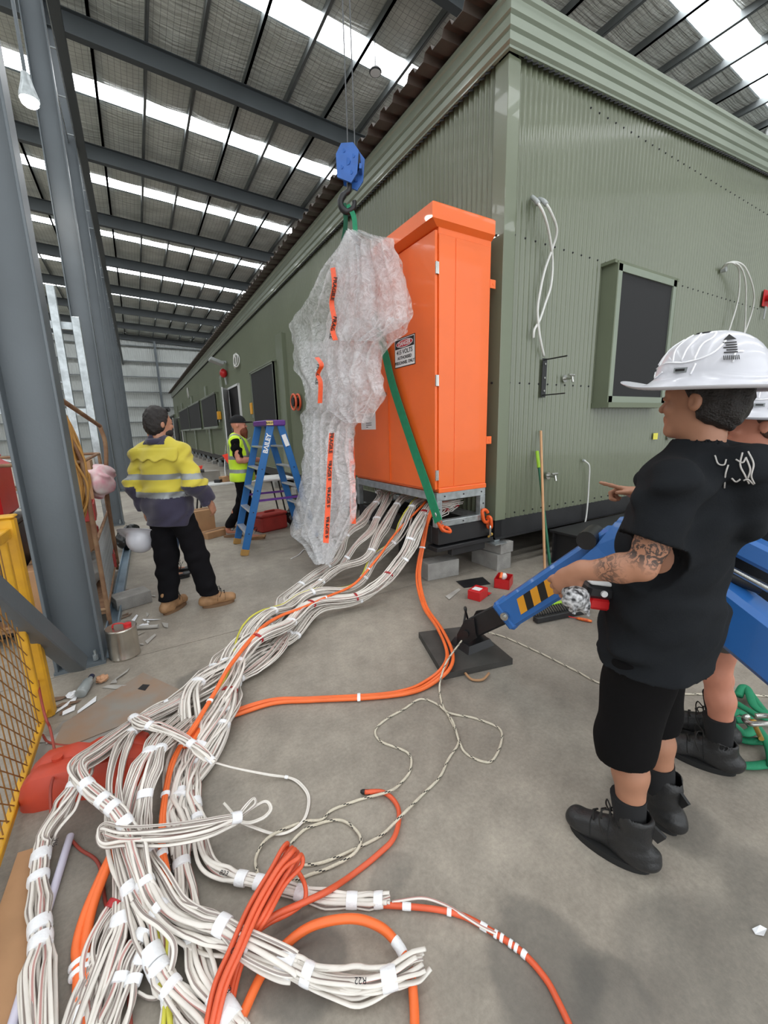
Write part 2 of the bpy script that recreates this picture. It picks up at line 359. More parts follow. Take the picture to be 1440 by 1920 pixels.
b = MB(); corr_sheet(b, (BX + .14, BYN + .02, 0), (1, 0, 0), (0, -1, 0), BXR - BX - .14, BZ, lambda s: EAVE + SL * s + .05, 0.076, 0.022, 8)
b.build('end_wall_cladding', M_green, bd, smooth='all', fix=False)
MB().ab((BX + .06, BYN + .06, BZ), (BXR, BYF, EAVE)).build('inner_wall', M_chassis, bd)
# corner flashing, folded plate on both faces
MB().add([(BX + .15, BYN, BZ), (BX + .15, BYN - .004, BZ), (BX, BYN - .004, BZ), (BX - .004, BYN, BZ), (BX - .004, BYN + .16, BZ), (BX, BYN + .16, BZ), (BX + .002, BYN + .002, BZ)] +
         [(BX + .15, BYN, EAVE), (BX + .15, BYN - .004, EAVE), (BX, BYN - .004, EAVE), (BX - .004, BYN, EAVE), (BX - .004, BYN + .16, EAVE), (BX, BYN + .16, EAVE), (BX + .002, BYN + .002, EAVE)],
         [(j, (j + 1) % 7, 7 + (j + 1) % 7, 7 + j) for j in range(7)] + [tuple(range(7)), tuple(range(13, 6, -1))]).build('corner_flashing', M_greenp, bd)
MB().ab((BX - .012, BYN + .2, BZ - .01), (BX + .01, BYF, BZ + .012)).build('base_flashing', M_greenp, bd)
# stepped fascia: profile (outward, up)
fp = [(.02, 0), (.05, 0), (.05, .02), (.075, .035), (.075, .095), (.055, .105), (.055, .12), (.08, .135), (.08, .205), (.06, .215), (.06, .23), (.085, .245), (.085, .33), (.105, .345), (.105, .385), (.02, .385)]
def sweep(b, prof_, pts, outs):                         # profile swept along points with given outward vectors
    b.loft([[Vector(p) + Vector(o) * q[0] + Vector((0, 0, q[1])) for q in prof_] for p, o in zip(pts, outs)])
b = MB(); sweep(b, fp, [(BX, BYF, EAVE), (BX, BYN, EAVE)], [(-1, 0, 0), (-1, -1, 0)]); b.build('eave_fascia', M_fascia, bd)
b = MB(); sweep(b, fp, [(BX, BYN, EAVE), (BXR, BYN, EAVE + SL * (BXR - BX))], [(-1, -1, 0), (0, -1, 0)]); b.build('barge_fascia', M_fascia, bd)
b = MB(); corr_sheet(b, (BX - .03, BYN + .16, 0), (0, 1, 0), (-1, 0, 0), BYF - BYN - .2, EAVE - .02, EAVE + .015, 0.076, 0.03, 6); b.build('eave_closure', M_chassis, bd, fix=False)
b = MB(); corr_sheet(b, (BX + .16, BYN - .03, 0), (1, 0, 0), (0, -1, 0), BXR - BX - .2, EAVE - .02, EAVE, 0.076, 0.03, 6)
for k, v in enumerate(b.v): b.v[k] = (v[0], v[1], v[2] + SL * (v[0] - BX))
b.build('barge_closure', M_chassis, bd, fix=False)
# roof sheets overhang the eave: trapezoid ribs seen from below
b = MB(); n = int((BYF - BYN) / .3); ZR = EAVE + .40
def roofrow(b, x, dz):
    out = []
    for i in range(n):
        y0 = BYN + .02 + i * .3
        for s, h in ((0, 0), (.12, 0), (.15, .06), (.24, .06), (.27, 0)): out.append((x, y0 + s, ZR + h + dz))
    return out
r1 = roofrow(b, BX - .30, 0); r2 = roofrow(b, BX + 1.2, SL * 1.5); r3 = roofrow(b, BXR, SL * (BXR - BX + .3)); m_ = len(r1)
b.v = r1 + r2 + r3; b.f = [(k * m_ + i, k * m_ + i + 1, (k + 1) * m_ + i + 1, (k + 1) * m_ + i) for k in range(2) for i in range(m_ - 1)]; b.mi = [0] * len(b.f)
o = b.build('roof_sheet', M_roofsh, bd, fix=False); md = o.modifiers.new('thickness', 'SOLIDIFY'); md.thickness = 0.006
# fixing screws on the end wall
me = MB().cyl((0, 0, 0), (0, -.004, 0), .011, n=8).cyl((0, -.004, 0), (0, -.012, 0), .006, n=6).mesh('screw', M_chassis)
for z, st, sl in ((4.86, 1, 0.0), (3.46, 0, 0), (2.06, 0, 0), (.64, 0, 0)):
    for k in range(40):
        x = BX + .16 + .152 * k
        if z > 4 and k < 7: continue
        if abs(z - 2.06) < .01 and 9 < k < 22: continue
        link('screw', me, bd, (x, BYN + .0115, z))
me2 = MB().cyl((0, 0, 0), (-.012, 0, 0), .012, n=8).mesh('screw', M_chassis)
for z in (.66, 2.06, 3.46): link('screw', me2, bd, (BX - .004, BYN + .1, z))
# window with hood on the end wall
def window_end(x0, x1, z0, z1, dp):
    wn = MB(); yf = BYN - dp
    t = .075
    wn.ab((x0, yf, z0 + .05), (x0 + .02, BYN + .02, z1)).ab((x1 - .02, yf, z0 + .05), (x1, BYN + .02, z1)).ab((x0 - .02, yf - .03, z0), (x1 + .02, BYN + .02, z0 + .06)).ab((x0 - .05, yf + .01, z1 - .02), (x1 + .05, BYN + .02, z1 + .015))
    wf_ = wn.build('window', M_greenp, bd)
    fr = MB().ab((x0 + .02, yf, z0 + .06), (x0 + .02 + t, yf + .05, z1 - .02)).ab((x1 - .02 - t, yf, z0 + .06), (x1 - .02, yf + .05, z1 - .02)).ab((x0 + .02, yf, z1 - .02 - t), (x1 - .02, yf + .05, z1 - .02)).ab((x0 + .02, yf, z0 + .06), (x1 - .02, yf + .05, z0 + .06 + t))
    link('frame', fr.mesh('frame', M_fascia), wf_)
    link('screen_pane', MB().ab((x0 + .02 + t, yf + .02, z0 + .06 + t), (x1 - .02 - t, yf + .03, z1 - .02 - t)).mesh('screen_pane', M_mesh), wf_)
window_end(4.95, 6.30, 1.80, 3.42, .17)
# long side: windows with hoods, cover planks, doors
def window_side(y0, y1, z0, z1, dp=.16):
    xf = BX - dp; t = .06
    wn = MB().ab((xf, y0, z0), (BX + .02, y0 + .03, z1)).ab((xf, y1 - .03, z0), (BX + .02, y1, z1)).ab((xf - .04, y0 - .03, z0 - .05), (BX + .02, y1 + .03, z0)).ab((xf - .02, y0 - .03, z1 - .02), (BX + .02, y1 + .03, z1 + .02))
    wf_ = wn.build('window', M_greenp, bd)
    link('frame', MB().ab((xf, y0, z0), (xf + .04, y0 + t, z1)).ab((xf, y1 - t, z0), (xf + .04, y1, z1)).ab((xf, y0, z1 - t), (xf + .04, y1, z1)).ab((xf, y0, z0), (xf + .04, y1, z0 + t)).mesh('frame', M_fascia), wf_)
    link('screen_pane', MB().ab((xf + .015, y0 + t, z0 + t), (xf + .025, y1 - t, z1 - t)).mesh('screen_pane', M_mesh), wf_)
def yz(px, py): p = OX(px, py, BX); return p.y, p.z
for (pa, pb) in [((523, 682), (486, 790)), ((409, 733), (388, 803)), ((378, 748), (361, 804)), ((357, 759), (343, 805)), ((328, 771), (320, 806))]:
    ya, _ = yz(*pa); yb, zb = yz(*pb); window_side(ya, yb, 1.85, 3.35)
for pl, pr_ in [(523, 543), (412, 424), (377, 392), (354, 363), (338, 343), (329, 333)]:
    ya = yz(pr_, 760)[0]; yb = yz(pl, 760)[0]
    MB().ab((BX - .09, ya, BZ - .02), (BX + .02, ya + max(.30, min(.5, yb - ya)), 3.9), .008).build('joint_cover', M_greenp, bd)
def door_side(px0, px1, zt, open_=True):
    ya = yz(px1, 760)[0]; yb = yz(px0, 760)[0]
    fr = MB().ab((BX - .05, ya, BZ), (BX + .02, ya + .07, zt)).ab((BX - .05, yb - .07, BZ), (BX + .02, yb, zt)).ab((BX - .05, ya, zt - .07), (BX + .02, yb, zt)).build('door', M_white, bd)
    link('dark_doorway_panel', MB().ab((BX - .02, ya + .07, BZ), (BX + .01, yb - .07, zt - .07)).mesh('dark_doorway_panel', M_dark), fr)  # flat dark panel, room's shade put into its colour; wall has no opening
    lf = MB(); a = Vector((BX - .05, yb - .05, 0)); d = Vector((-.35, -.8, 0)).normalized() * (yb - ya - .12) * .5
    lf.beam(a + Vector((0, 0, (BZ + zt) / 2)), a + d + Vector((0, 0, (BZ + zt) / 2)), .035, zt - BZ - .1)
    link('door_leaf', lf.mesh('door_leaf', M_white), fr)
door_side(432, 452, 3.3); door_side(331, 336, 3.0); door_side(310, 314, 3.0)
# chassis and feet
MB().ab((BX + .01, BYN + .015, .36), (BX + .12, BYF, BZ)).build('chassis_rail', M_chassis, bd)
MB().ab((BX + .01, BYN + .015, .36), (BXR, BYN + .12, BZ)).build('chassis_rail', M_chassis, bd)
MB().ab((BX + .01, BYN + .0, .36), (BXR, BYN + .16, .385)).build('chassis_flange', M_chassis, bd)
MB().ab((BX + .2, BYN + .3, .46), (BXR, BYF, .58)).build('underfloor', M_chassis, bd)
for k in range(20):
    y = 6.2 + 1.9 * k
    MB().ab((BX + .0, y, .19), (BX + .12, y + .1, .36)).build('stub_leg', M_galv, bd)
MB().ab((BX + .03, BYN + .03, .33), (BX + .11, BYN + .15, .44)).ab((BX - .05, BYN - .06, .318), (BX + .13, BYN + .2, .332)).build('corner_foot', M_galv, bd)
M_block = mat('concrete_block', lin(150, 148, 144), 0.9, var=0.15, vs=8, bump=0.5, bs=90)
def block(c, size, rz, lb, grp='concrete blocks under the building'):
    bb = MB().box((0, 0, 0), size, None, .004)
    o = bb.build('concrete_block', M_block); o.location = c; o.rotation_euler.z = rz; return tag(o, lb, 'concrete block', grp)
block((3.45, 3.34, .255), (.21, .40, .125), .05, 'grey concrete block under the building corner, upper of the two')
block((3.43, 3.36, .095), (.22, .42, .19), .0, 'grey concrete block under the building corner, lower of the two')
block((2.70, 3.42, .095), (.40, .20, .19), -.1, 'grey concrete block on the floor under the orange cabinet')
ordn = ['first', 'second', 'third', 'fourth', 'fifth', 'sixth', 'seventh', 'eighth', 'ninth', 'tenth', 'eleventh', 'twelfth', 'thirteenth', 'fourteenth', 'fifteenth', 'sixteenth', 'seventeenth', 'eighteenth', 'nineteenth', 'twentieth']
for k in range(20):
    block((BX + .06, 6.25 + 1.9 * k, .095), (.2, .39, .19), 0, 'concrete block under the long side wall, %s beyond the cabinet' % ordn[k])
# ================================================================ orange switchboard cabinet on galvanised frame
M_or = mat('orange_powder_coat', lin(240, 106, 36), 0.38, var=0.03, vs=3, bump=0.12, bs=260, coat=0.15)
M_gap = mat('dark_gap', lin(60, 22, 8), 0.8, var=0)
M_chrome = mat('zinc_hardware', lin(190, 190, 186), 0.25, 0.9, var=0.1)
CX0, CX1, CY0, CY1, CZ0, CZ1 = 2.50, 3.16, 3.20, 4.98, 0.975, 3.36
cb = thing('switchboard_cabinet', 'tall bright orange electrical cabinet with two doors on a galvanised frame', 'cabinet', (2.85, 4.1, .61))
MB().ab((CX0 + .02, CY0, CZ0), (CX1, CY1, CZ1), .006).build('body', M_or, cb)
# hood, overhanging
b = MB(); hz = CZ1
b.loft([[(CX0 - .0, CY0 - .0, hz - .01), (CX1, CY0 - .0, hz - .01), (CX1, CY1 + .0, hz - .01), (CX0 - .0, CY1 + .0, hz - .01)],
        [(CX0 - .085, CY0 - .045, hz + .03), (CX1 + .0, CY0 - .045, hz + .03), (CX1 + .0, CY1 + .05, hz + .03), (CX0 - .085, CY1 + .05, hz + .03)],
        [(CX0 - .085, CY0 - .045, hz + .15), (CX1 + .0, CY0 - .045, hz + .15), (CX1 + .0, CY1 + .05, hz + .15), (CX0 - .085, CY1 + .05, hz + .15)],
        [(CX0 - .06, CY0 - .03, hz + .165), (CX1 - .01, CY0 - .03, hz + .165), (CX1 - .01, CY1 + .03, hz + .165), (CX0 - .06, CY1 + .03, hz + .165)]])
b.build('hood', M_or, cb)
YM = 4.06
for ya, yb in ((CY0 + .012, YM - .004), (YM + .004, CY1 - .012)):
    dr = MB().ab((CX0 - .012, ya, CZ0 + .03), (CX0 + .018, yb, CZ1 - .03), .004).build('door', M_or, cb)
    if ya < 3.5:
        for z in (1.15, 2.05, 3.02): link('hinge', MB().cyl((CX0 - .004, CY0 + .002, z - .05), (CX0 - .004, CY0 + .002, z + .05), .011, n=10).ab((CX0 - .008, CY0 - .004, z - .05), (CX0 + .03, CY0 + .002, z + .05)).mesh('hinge', M_chrome, 30), dr)
    else:
        pass
    link('door_lip', MB().ab((CX0 - .02, YM - (.012 if ya < 3.5 else -.004), CZ0 + .03), (CX0 - .008, YM + (-.004 if ya < 3.5 else .012), CZ1 - .03)).mesh('door_lip', M_or), dr)
link('lock', MB().cyl((CX0 - .012, 4.12, 2.0), (CX0 - .05, 4.12, 2.0), .022, n=14).ab((CX0 - .055, 4.09, 1.985), (CX0 - .045, 4.15, 2.015)).mesh('lock', M_chrome, 30), cb)
# near side: recessed panel line
MB().ab((CX0 + .215, CY0 - .006, CZ0 + .05), (CX1 - .015, CY0 + .01, CZ1 - .06), .003).build('side_panel', M_or, cb)
MB().ab((CX0 + .02, CY0 - .006, CZ0 + .05), (CX0 + .207, CY0 + .01, CZ1 - .06), .003).build('side_panel', M_or, cb)
MB().ab((CX0 + .02, CY0 - .01, CZ0 - .005), (CX1, CY0 + .01, CZ0 + .04), .003).build('sill', M_or, cb)
for z in (2.98, 1.47):
    MB().ab((CX1 - .01, CY0 - .005, z - .04), (CX1 + .065, CY0 + .004, z + .04), .003).cyl((CX1 + .035, CY0 - .006, z), (CX1 + .035, CY0 - .008, z), .014, n=10).build('mounting_tab', M_or, cb)
# galvanised support frame
fr = MB(); t = .07; z0, z1 = .612, CZ0 - .003
fr_parts = [((CX0, CY0, z1 - .085), (CX1, CY0 + t, z1)), ((CX0, CY1 - t, z1 - .085), (CX1, CY1, z1)), ((CX0, CY0 + t, z1 - .085), (CX0 + t, CY1 - t, z1)), ((CX1 - t, CY0 + t, z1 - .085), (CX1, CY1 - t, z1)),
            ((CX0, CY0, z0), (CX0 + t, CY0 + t, z1 - .085)), ((CX1 - t, CY0, z0), (CX1, CY0 + t, z1 - .085)), ((CX0, CY1 - t, z0), (CX0 + t, CY1, z1 - .085)), ((CX1 - t, CY1 - t, z0), (CX1, CY1, z1 - .085)),
            ((CX0 + t, CY0, z0), (CX1 - t, CY0 + t, z0 + .065)), ((CX1 - t, CY0 + t, z0), (CX1, CY1 - t, z0 + .065))]
for a, c in fr_parts: fr.ab(a, c, .004)
sf = fr.build('support_frame', M_galv, cb)
bo = MB()
for x, z in ((2.6, .93), (2.85, .93), (3.1, .93), (2.53, .8), (3.13, .8), (2.85, .645)): bo.cyl((x, CY0, z), (x, CY0 - .006, z), .008, n=8)
link('bolt', bo.mesh('bolt', M_chassis), sf)
# danger sign
M_sgn = mat('sign_white', lin(236, 236, 236), 0.35, var=0.0); M_blk = mat('print_black', lin(24, 22, 24), 0.5, var=0); M_redp = mat('print_red', lin(196, 40, 52), 0.4, var=0)
sg = thing('danger_sign', 'white black and red DANGER 415 VOLTS sign on the orange door', 'sign', (CX0 - .014, 3.72, 2.40))
sy0, sy1, sz0, sz1 = 3.53, 3.91, 2.245, 2.535; xs_ = CX0 - .0125
MB().ab((xs_ - .003, sy0, sz0), (xs_, sy1, sz1)).build('plate', M_blk, sg)
MB().ab((xs_ - .0036, sy0 + .008, sz0 + .008), (xs_ - .0031, sy1 - .008, sz1 - .008)).build('white_field', M_sgn, sg)
MB().ab((xs_ - .0041, sy0 + .015, sz1 - .105), (xs_ - .0037, sy1 - .015, sz1 - .014)).build('black_band', M_blk, sg)
def oval(b, x, yc, zc, ry, rz): b.plate([(x, yc + ry * math.cos(2 * math.pi * k / 32), zc + rz * math.sin(2 * math.pi * k / 32)) for k in range(32)], (-1, 0, 0), .0003); return b
oval(MB(), xs_ - .0042, 3.72, sz1 - .06, .155, .038).build('white_oval', M_sgn, sg)
oval(MB(), xs_ - .0046, 3.72, sz1 - .06, .146, .032).build('red_oval', M_redp, sg)
tx = lambda s, sz, z, mt: text_mesh(s, sz, mt, 'lettering', sg, face_mat((xs_ - .0052, 3.72, z), (0, -1, 0), (0, 0, 1)), .0003, bold=.0012)
tx('DANGER', .056, sz1 - .061, M_sgn); tx('415 VOLTS', .062, sz0 + .148, M_blk); tx('AUTHORISED', .043, sz0 + .092, M_blk); tx('PERSONNEL ONLY', .043, sz0 + .042, M_blk)
# small notice on the left door
nt_ = thing('notice_sticker', 'small white printed notice on the left orange door', 'label', (CX0 - .014, 4.55, 1.72))
ya, yb = 4.36, 4.63
pz = OX(693, 790, CX0).z
MB().ab((xs_ - .002, OX(706, 790, CX0).y, pz - .10), (xs_, OX(679, 790, CX0).y, pz + .10)).build('paper', M_sgn, nt_)
for k in range(7):
    y_ = OX(700, 790, CX0).y
    MB().ab((xs_ - .0028, y_ + .02 + (.09 if k % 3 == 0 else 0), pz + .07 - k * .024), (xs_ - .0022, y_ + .16, pz + .078 - k * .024)).build('print_line', M_blk, nt_)
# black platform under the cabinet, bolted to the chassis
pf = thing('black_platform', 'black steel platform beam under the orange cabinet', 'platform', (2.85, 4.1, .3))
MB().ab((2.53, 3.21, .42), (3.29, 3.33, .61), .006).ab((2.53, 4.86, .42), (3.29, 4.98, .61), .006).ab((2.53, 3.33, .42), (2.63, 4.86, .608), .006).build('beam', M_chassis, pf)
MB().ab((2.50, 3.19, .355), (3.29, 3.37, .40), .006).build('lower_flange', M_chassis, pf)
MB().ab((2.72, 3.22, .27), (3.2, 3.30, .355), .01).build('stub_bracket', M_chassis, pf); MB().ab((2.8, 4.3, 0), (2.9, 4.4, .42)).ab((2.6, 4.3, .40), (3.28, 4.4, .44)).build('prop_leg', M_chassis, pf)
# orange chain hoists / shackles on the frame
M_chain = mat('orange_chain', lin(226, 92, 34), 0.4, var=0.1); M_gold = mat('brass_pin', lin(196, 160, 84), 0.35, 0.7)
def link_shape(c, ax, up, L, W, r):
    sd = Vector(ax).normalized(); u = Vector(up).normalized(); c = Vector(c); pts = []
    for k in range(17):
        a = 2 * math.pi * k / 16; x = math.cos(a) * W; y = math.sin(a) * W + (L if math.sin(a) > 0 else -L if math.sin(a) < 0 else 0); pts.append(c + sd * x + u * y)
    return pts
def shackle(name, c, lb, tilt=(0, 0, 1), pin=True):
    s_ = thing(name, lb, 'shackle', c); c = Vector(c); t_ = Vector(tilt).normalized()
    MB().tube(link_shape(c, (.7, .7, 0), t_, .03, .028, .013), .013, 8).build('bow', M_chrome, s_, smooth=60)
    if pin: MB().cyl(c + Vector((-.05, -.03, -.06)), c + Vector((.05, .03, -.06)), .011, n=10).ball(c + Vector((.05, .03, -.06)), .02, 8, 6).build('pin', M_gold, s_, smooth=60)
    return s_
l1 = thing('chain_link', 'orange lifting link hanging from the right end of the cabinet frame', 'chain link', (3.15, 3.17, .66))
MB().tube(link_shape((3.14, 3.17, .66), (1, 0, 0), (.3, 0, -1), .035, .04, .02), .019, 8).build('ring', M_chain, l1, smooth=60)
MB().tube(link_shape((3.19, 3.16, .585), (0, 1, 0), (.1, 0, -1), .035, .03, .02), .017, 8).build('ring', M_chain, l1, smooth=60)
shackle('bow_shackle', (3.195, 3.15, .50), 'galvanised bow shackle with brass pin hanging below the orange link')
l2 = thing('chain_link', 'orange lifting link at the foot of the green sling', 'chain link', (2.51, 3.15, .68))
MB().tube(link_shape((2.515, 3.15, .645), (.8, .6, 0), (.5, 0, -.8), .03, .035, .02), .017, 8).build('ring', M_chain, l2, smooth=60)
MB().tube(link_shape((2.555, 3.12, .61), (0, .7, .7), (.6, 0, -.2), .025, .03, .02), .015, 8).build('ring', M_chain, l2, smooth=60)
shackle('bow_shackle', (2.475, 3.15, .735), 'galvanised shackle joining the green sling to the frame corner', (-.4, .1, 1), False)
# ================================================================ cables, bundles, ropes
M_cab = mat('white_cable_sheath', lin(226, 220, 212), 0.45, var=0.07, vs=9); M_cabg = mat('cable_stripe_grey', lin(150, 138, 132), 0.5, var=0.1)
M_cabr = mat('cable_stripe_red', lin(186, 140, 134), 0.5, var=0.1); M_tape = mat('white_tape', lin(242, 243, 246), 0.3, var=0.03, vs=30, bump=0.2, bs=120)
M_tred = mat('red_tape', lin(170, 34, 40), 0.35, var=0.05); M_orc = mat('orange_cable_sheath', lin(240, 112, 52), 0.42, var=0.06, vs=8); M_oro = mat('red_orange_cable_sheath', lin(218, 92, 56), 0.42, var=0.06, vs=8)
M_yg = mat('yellow_green_cable', lin(196, 190, 70), 0.45, var=0.15)
M_sleeve = mat('clear_sleeve', lin(232, 228, 224), 0.2, var=0.05)
def path(pts, n=9):
    return spline([p if isinstance(p, Vector) else F(p[0], p[1], p[2]) for p in pts], n)
def frames(P):
    out = []
    for i in range(len(P)):
        t = (P[min(i + 1, len(P) - 1)] - P[max(i - 1, 0)]).normalized(); s = t.cross(Vector((0, 0, 1)))
        if s.length < .05: s = out[-1][0] if out else Vector((1, 0, 0))
        s.normalize(); out.append((s, s.cross(t).normalized()))
    return out
def strand_mesh(P, r, flat, mats, n=8, stripe=True, tw=0.0):
    b = MB(); b.tube(P, r, n, flat, twist=tw)
    if stripe: b.mi = [1 if (k < (len(P) - 1) * n and k % n == 2) else 0 for k in range(len(b.f))]
    me = b.mesh('cable', mats, smooth='all', fix=False); return me
def bundle(label, pts, n, W=.03, H=.018, r=.0068, flat=.6, tapes=(), seed=0, mats=None, group='white cable bundles', n_or=0, ends=None, res=9, cat='cable bundle', name='cable_bundle', mess=1.0, floorz=0.0, yg=0, fan=0.0, wav=0.0):
    rs = np.random.RandomState(seed + 100); P = path(pts, res); FR = frames(P); m = len(P)
    if wav:                                                  # slack bundles snake sideways once they lie on the floor
        s_ = 0; w0 = rs.uniform(0, 6.28); Q0 = []
        for i in range(m):
            s_ += (P[i] - P[i - 1]).length if i else 0
            e = min(1, max(0, (s_ - 1.0) / .5)) if P[0].z > .5 else min(1, s_ / .3)
            e *= min(1, max(.0, (m - 1 - i) / 10)); q = P[i] + FR[i][0] * (wav * e * math.sin(s_ * 6.5 + w0)) + Vector((0, 0, wav * .45 * e * (1 + math.sin(s_ * 9 + w0 * 2)))); Q0.append(q)
        P = Q0; FR = frames(P)
    th = thing(name, label, cat, P[0], group)
    # slots in rows
    rows = max(1, int(round(math.sqrt(n * H / W)))); per = int(math.ceil(n / rows)); slots = []
    for k in range(n):
        rw = k // per; c = k % per; cnt = min(per, n - rw * per); slots.append(((c + .5) / cnt * 2 - 1 + rs.uniform(-.12, .12), ((rw + .5) / rows * 2 - 1)))
    tt = np.linspace(0, 1, m); tie = [t[0] for t in tapes]
    sq = np.ones(m)
    for t in tie: sq = np.minimum(sq, 0.72 + 0.28 * np.clip(np.abs(tt - t) / 0.06, 0, 1))
    for k, (a, c) in enumerate(slots):
        ph = rs.uniform(0, 6.28, 4); fr = rs.uniform(.6, 1.6, 2) * 6.28 * max(1, m / 60)
        Q = []
        for i in range(m):
            loose = mess * (sq[i] - .70) / .30; fz = 1 + fan * tt[i] ** 3
            aa = (a + .28 * loose * math.sin(fr[0] * tt[i] + ph[0])) * sq[i] * fz; cc = (c + .35 * loose * math.sin(fr[1] * tt[i] + ph[1])) * sq[i]
            p = P[i] + FR[i][0] * (aa * W) + FR[i][1] * (cc * H)
            p.z = max(p.z, floorz + r * flat + .001); Q.append(p)
        if ends is not None:
            cut = int(rs.uniform(0, ends) * m)
            if cut > 0: Q = Q[:-cut]
        if k < n_or: mm = [M_orc, M_orc]
        elif k >= n - yg: mm = [M_yg, M_yg]
        else: mm = mats or [M_cab, M_cabr if rs.rand() < .28 else M_cabg]
        rr = r * (1.35 if k < n_or else rs.uniform(.9, 1.1)); fl_ = 1.0 if k < n_or else flat
        link('cable', strand_mesh(Q, rr, fl_, mm, tw=0.0 if k < n_or else rs.uniform(-.03, .03)), th)
    for tp in tapes:
        t, wd, col = (tp + (.03, 'w'))[:3] if len(tp) < 3 else tp
        i = min(m - 1, max(0, int(t * (m - 1)))); p = P[i]; s, u = FR[i]; d = (P[min(i + 1, m - 1)] - P[max(i - 1, 0)]).normalized()
        wd *= .75; q = .72; q *= 1 + fan * tt[i] ** 3; rings = []
        for k, e in enumerate((-1, -.4, .3, 1)):
            o_ = p + d * (e * wd / 2); g = 1 + (.03 if k in (1, 2) else 0)
            rings.append([o_ + s * ((W * q + r * 1.05) * math.cos(x) * g) + u * ((H * q + r * .95) * math.sin(x) * g) for x in [2 * math.pi * j / 14 for j in range(14)]])
        rings = [[Vector((v.x, v.y, max(v.z, floorz + .0015))) for v in rg] for rg in rings]
        MB().loft(rings).build('tape', M_tred if col == 'r' else M_tape, th, smooth=50)
    return th
def fall(y, *rest): return [Vector((3.0, y + .05, .80)), Vector((2.72, y, .80))] + list(rest)
TW = lambda *ts: [(t, .03, 'w') for t in ts]
# --- from the cabinet down to the floor pile
bundle('white cable bundle leaving the cabinet frame furthest from its near corner', fall(4.75, (714, 932, .76), (676, 975, .6), (653, 1015, .42), (628, 1051, .22), (592, 1077, .1), (545, 1120, .07), (510, 1160, .09), (478, 1200, .10), (430, 1240, .09), (385, 1290, .08), (330, 1330, .06)), 14, .055, .032, r=.0078, wav=.05, seed=1, tapes=TW(.12, .2, .33, .45, .55, .7, .85))
bundle('white cable bundle second from the far end of the cabinet frame', fall(4.45, (722, 944, .72), (690, 1000, .5), (650, 1055, .24), (610, 1085, .1), (560, 1122, .07), (505, 1180, .05), (455, 1245, .04), (420, 1290, .04), (395, 1330, .05), (362, 1390, .05), (346, 1440, .04), (340, 1500, .03)), 12, .055, .028, r=.0078, wav=.045, seed=2, tapes=TW(.2, .3, .5, .62, .8))
bundle('white cable bundle in the middle of the cabinet opening', fall(4.1, (742, 950, .72), (712, 1000, .5), (674, 1055, .27), (628, 1084, .13), (577, 1109, .1), (530, 1149, .1), (498, 1178, .12), (450, 1225, .13), (400, 1275, .11), (372, 1320, .1), (350, 1380, .08), (340, 1430, .05)), 14, .055, .032, r=.0078, wav=.055, seed=3, tapes=TW(.15, .28, .42, .55, .68, .8))
bundle('white cable bundle beside the orange strand under the cabinet', fall(3.8, (768, 958, .72), (745, 1008, .47), (709, 1045, .29), (664, 1095, .12), (613, 1118, .11), (559, 1127, .13), (509, 1149, .16), (488, 1176, .15), (450, 1235, .12), (412, 1300, .08), (380, 1360, .06), (362, 1420, .05)), 14, .055, .032, r=.0078, wav=.055, seed=4, tapes=TW(.14, .25, .37, .5, .63, .77), yg=1)
bundle('thick white cable bundle with red bands nearest the cabinet corner', fall(3.52, (798, 958, .74), (776, 994, .6), (754, 1048, .35), (714, 1095, .17), (671, 1116, .13), (613, 1134, .13), (559, 1152, .15), (512, 1185, .17), (476, 1217, .16), (447, 1257, .13), (425, 1305, .08), (390, 1370, .06), (367, 1410, .05), (354, 1460, .05), (352, 1510, .04), (350, 1570, .03)), 18, .062, .036, r=.0078, wav=.04, seed=5, tapes=[(.13, .03, 'r'), (.2, .03, 'w'), (.28, .022, 'r'), (.36, .022, 'r'), (.44, .022, 'r'), (.5, .03, 'w'), (.57, .022, 'r'), (.63, .03, 'w'), (.7, .022, 'r'), (.82, .03, 'w')])
bundle('white cable bundle hanging at the cabinet corner behind the red banded one', fall(3.38, (806, 950, .78), (782, 1010, .52), (762, 1050, .35), (728, 1092, .17), (690, 1115, .08), (625, 1145, .06), (560, 1180, .05), (500, 1225, .05), (462, 1262, .05), (445, 1300, .04), (425, 1335, .04), (395, 1385, .04), (370, 1445, .03), (366, 1500, .03), (372, 1550, .025)), 12, .05, .03, r=.0078, wav=.05, seed=6, tapes=TW(.15, .25, .4, .52, .66, .8))
bundle('low white cable bundle bulging on the right of the pile', [(590, 1150, .05), (552, 1172, .06), (520, 1205, .05), (500, 1238, .04), (470, 1265, .04), (440, 1290, .05), (425, 1325, .04), (405, 1370, .04), (380, 1420, .03), (354, 1480, .03), (346, 1540, .03), (342, 1600, .03)], 13, .05, .028, r=.0078, wav=.05, seed=7, tapes=TW(.15, .4, .6, .85))
bundle('white cable bundle on the left edge of the pile', [(560, 1130, .05), (500, 1165, .09), (455, 1215, .08), (405, 1262, .08), (352, 1296, .09), (300, 1322, .08), (262, 1352, .07)], 12, .05, .028, r=.0078, wav=.045, seed=8, tapes=TW(.2, .5, .8))
bundle('low white cable bundle inside the cabinet frame opening', [Vector((2.56, 3.33, .70)), Vector((2.8, 3.42, .74)), Vector((3.0, 3.5, .76)), Vector((3.12, 3.8, .78))], 12, .06, .03, seed=9, tapes=[(.3, .02, 'r'), (.6, .02, 'r')])
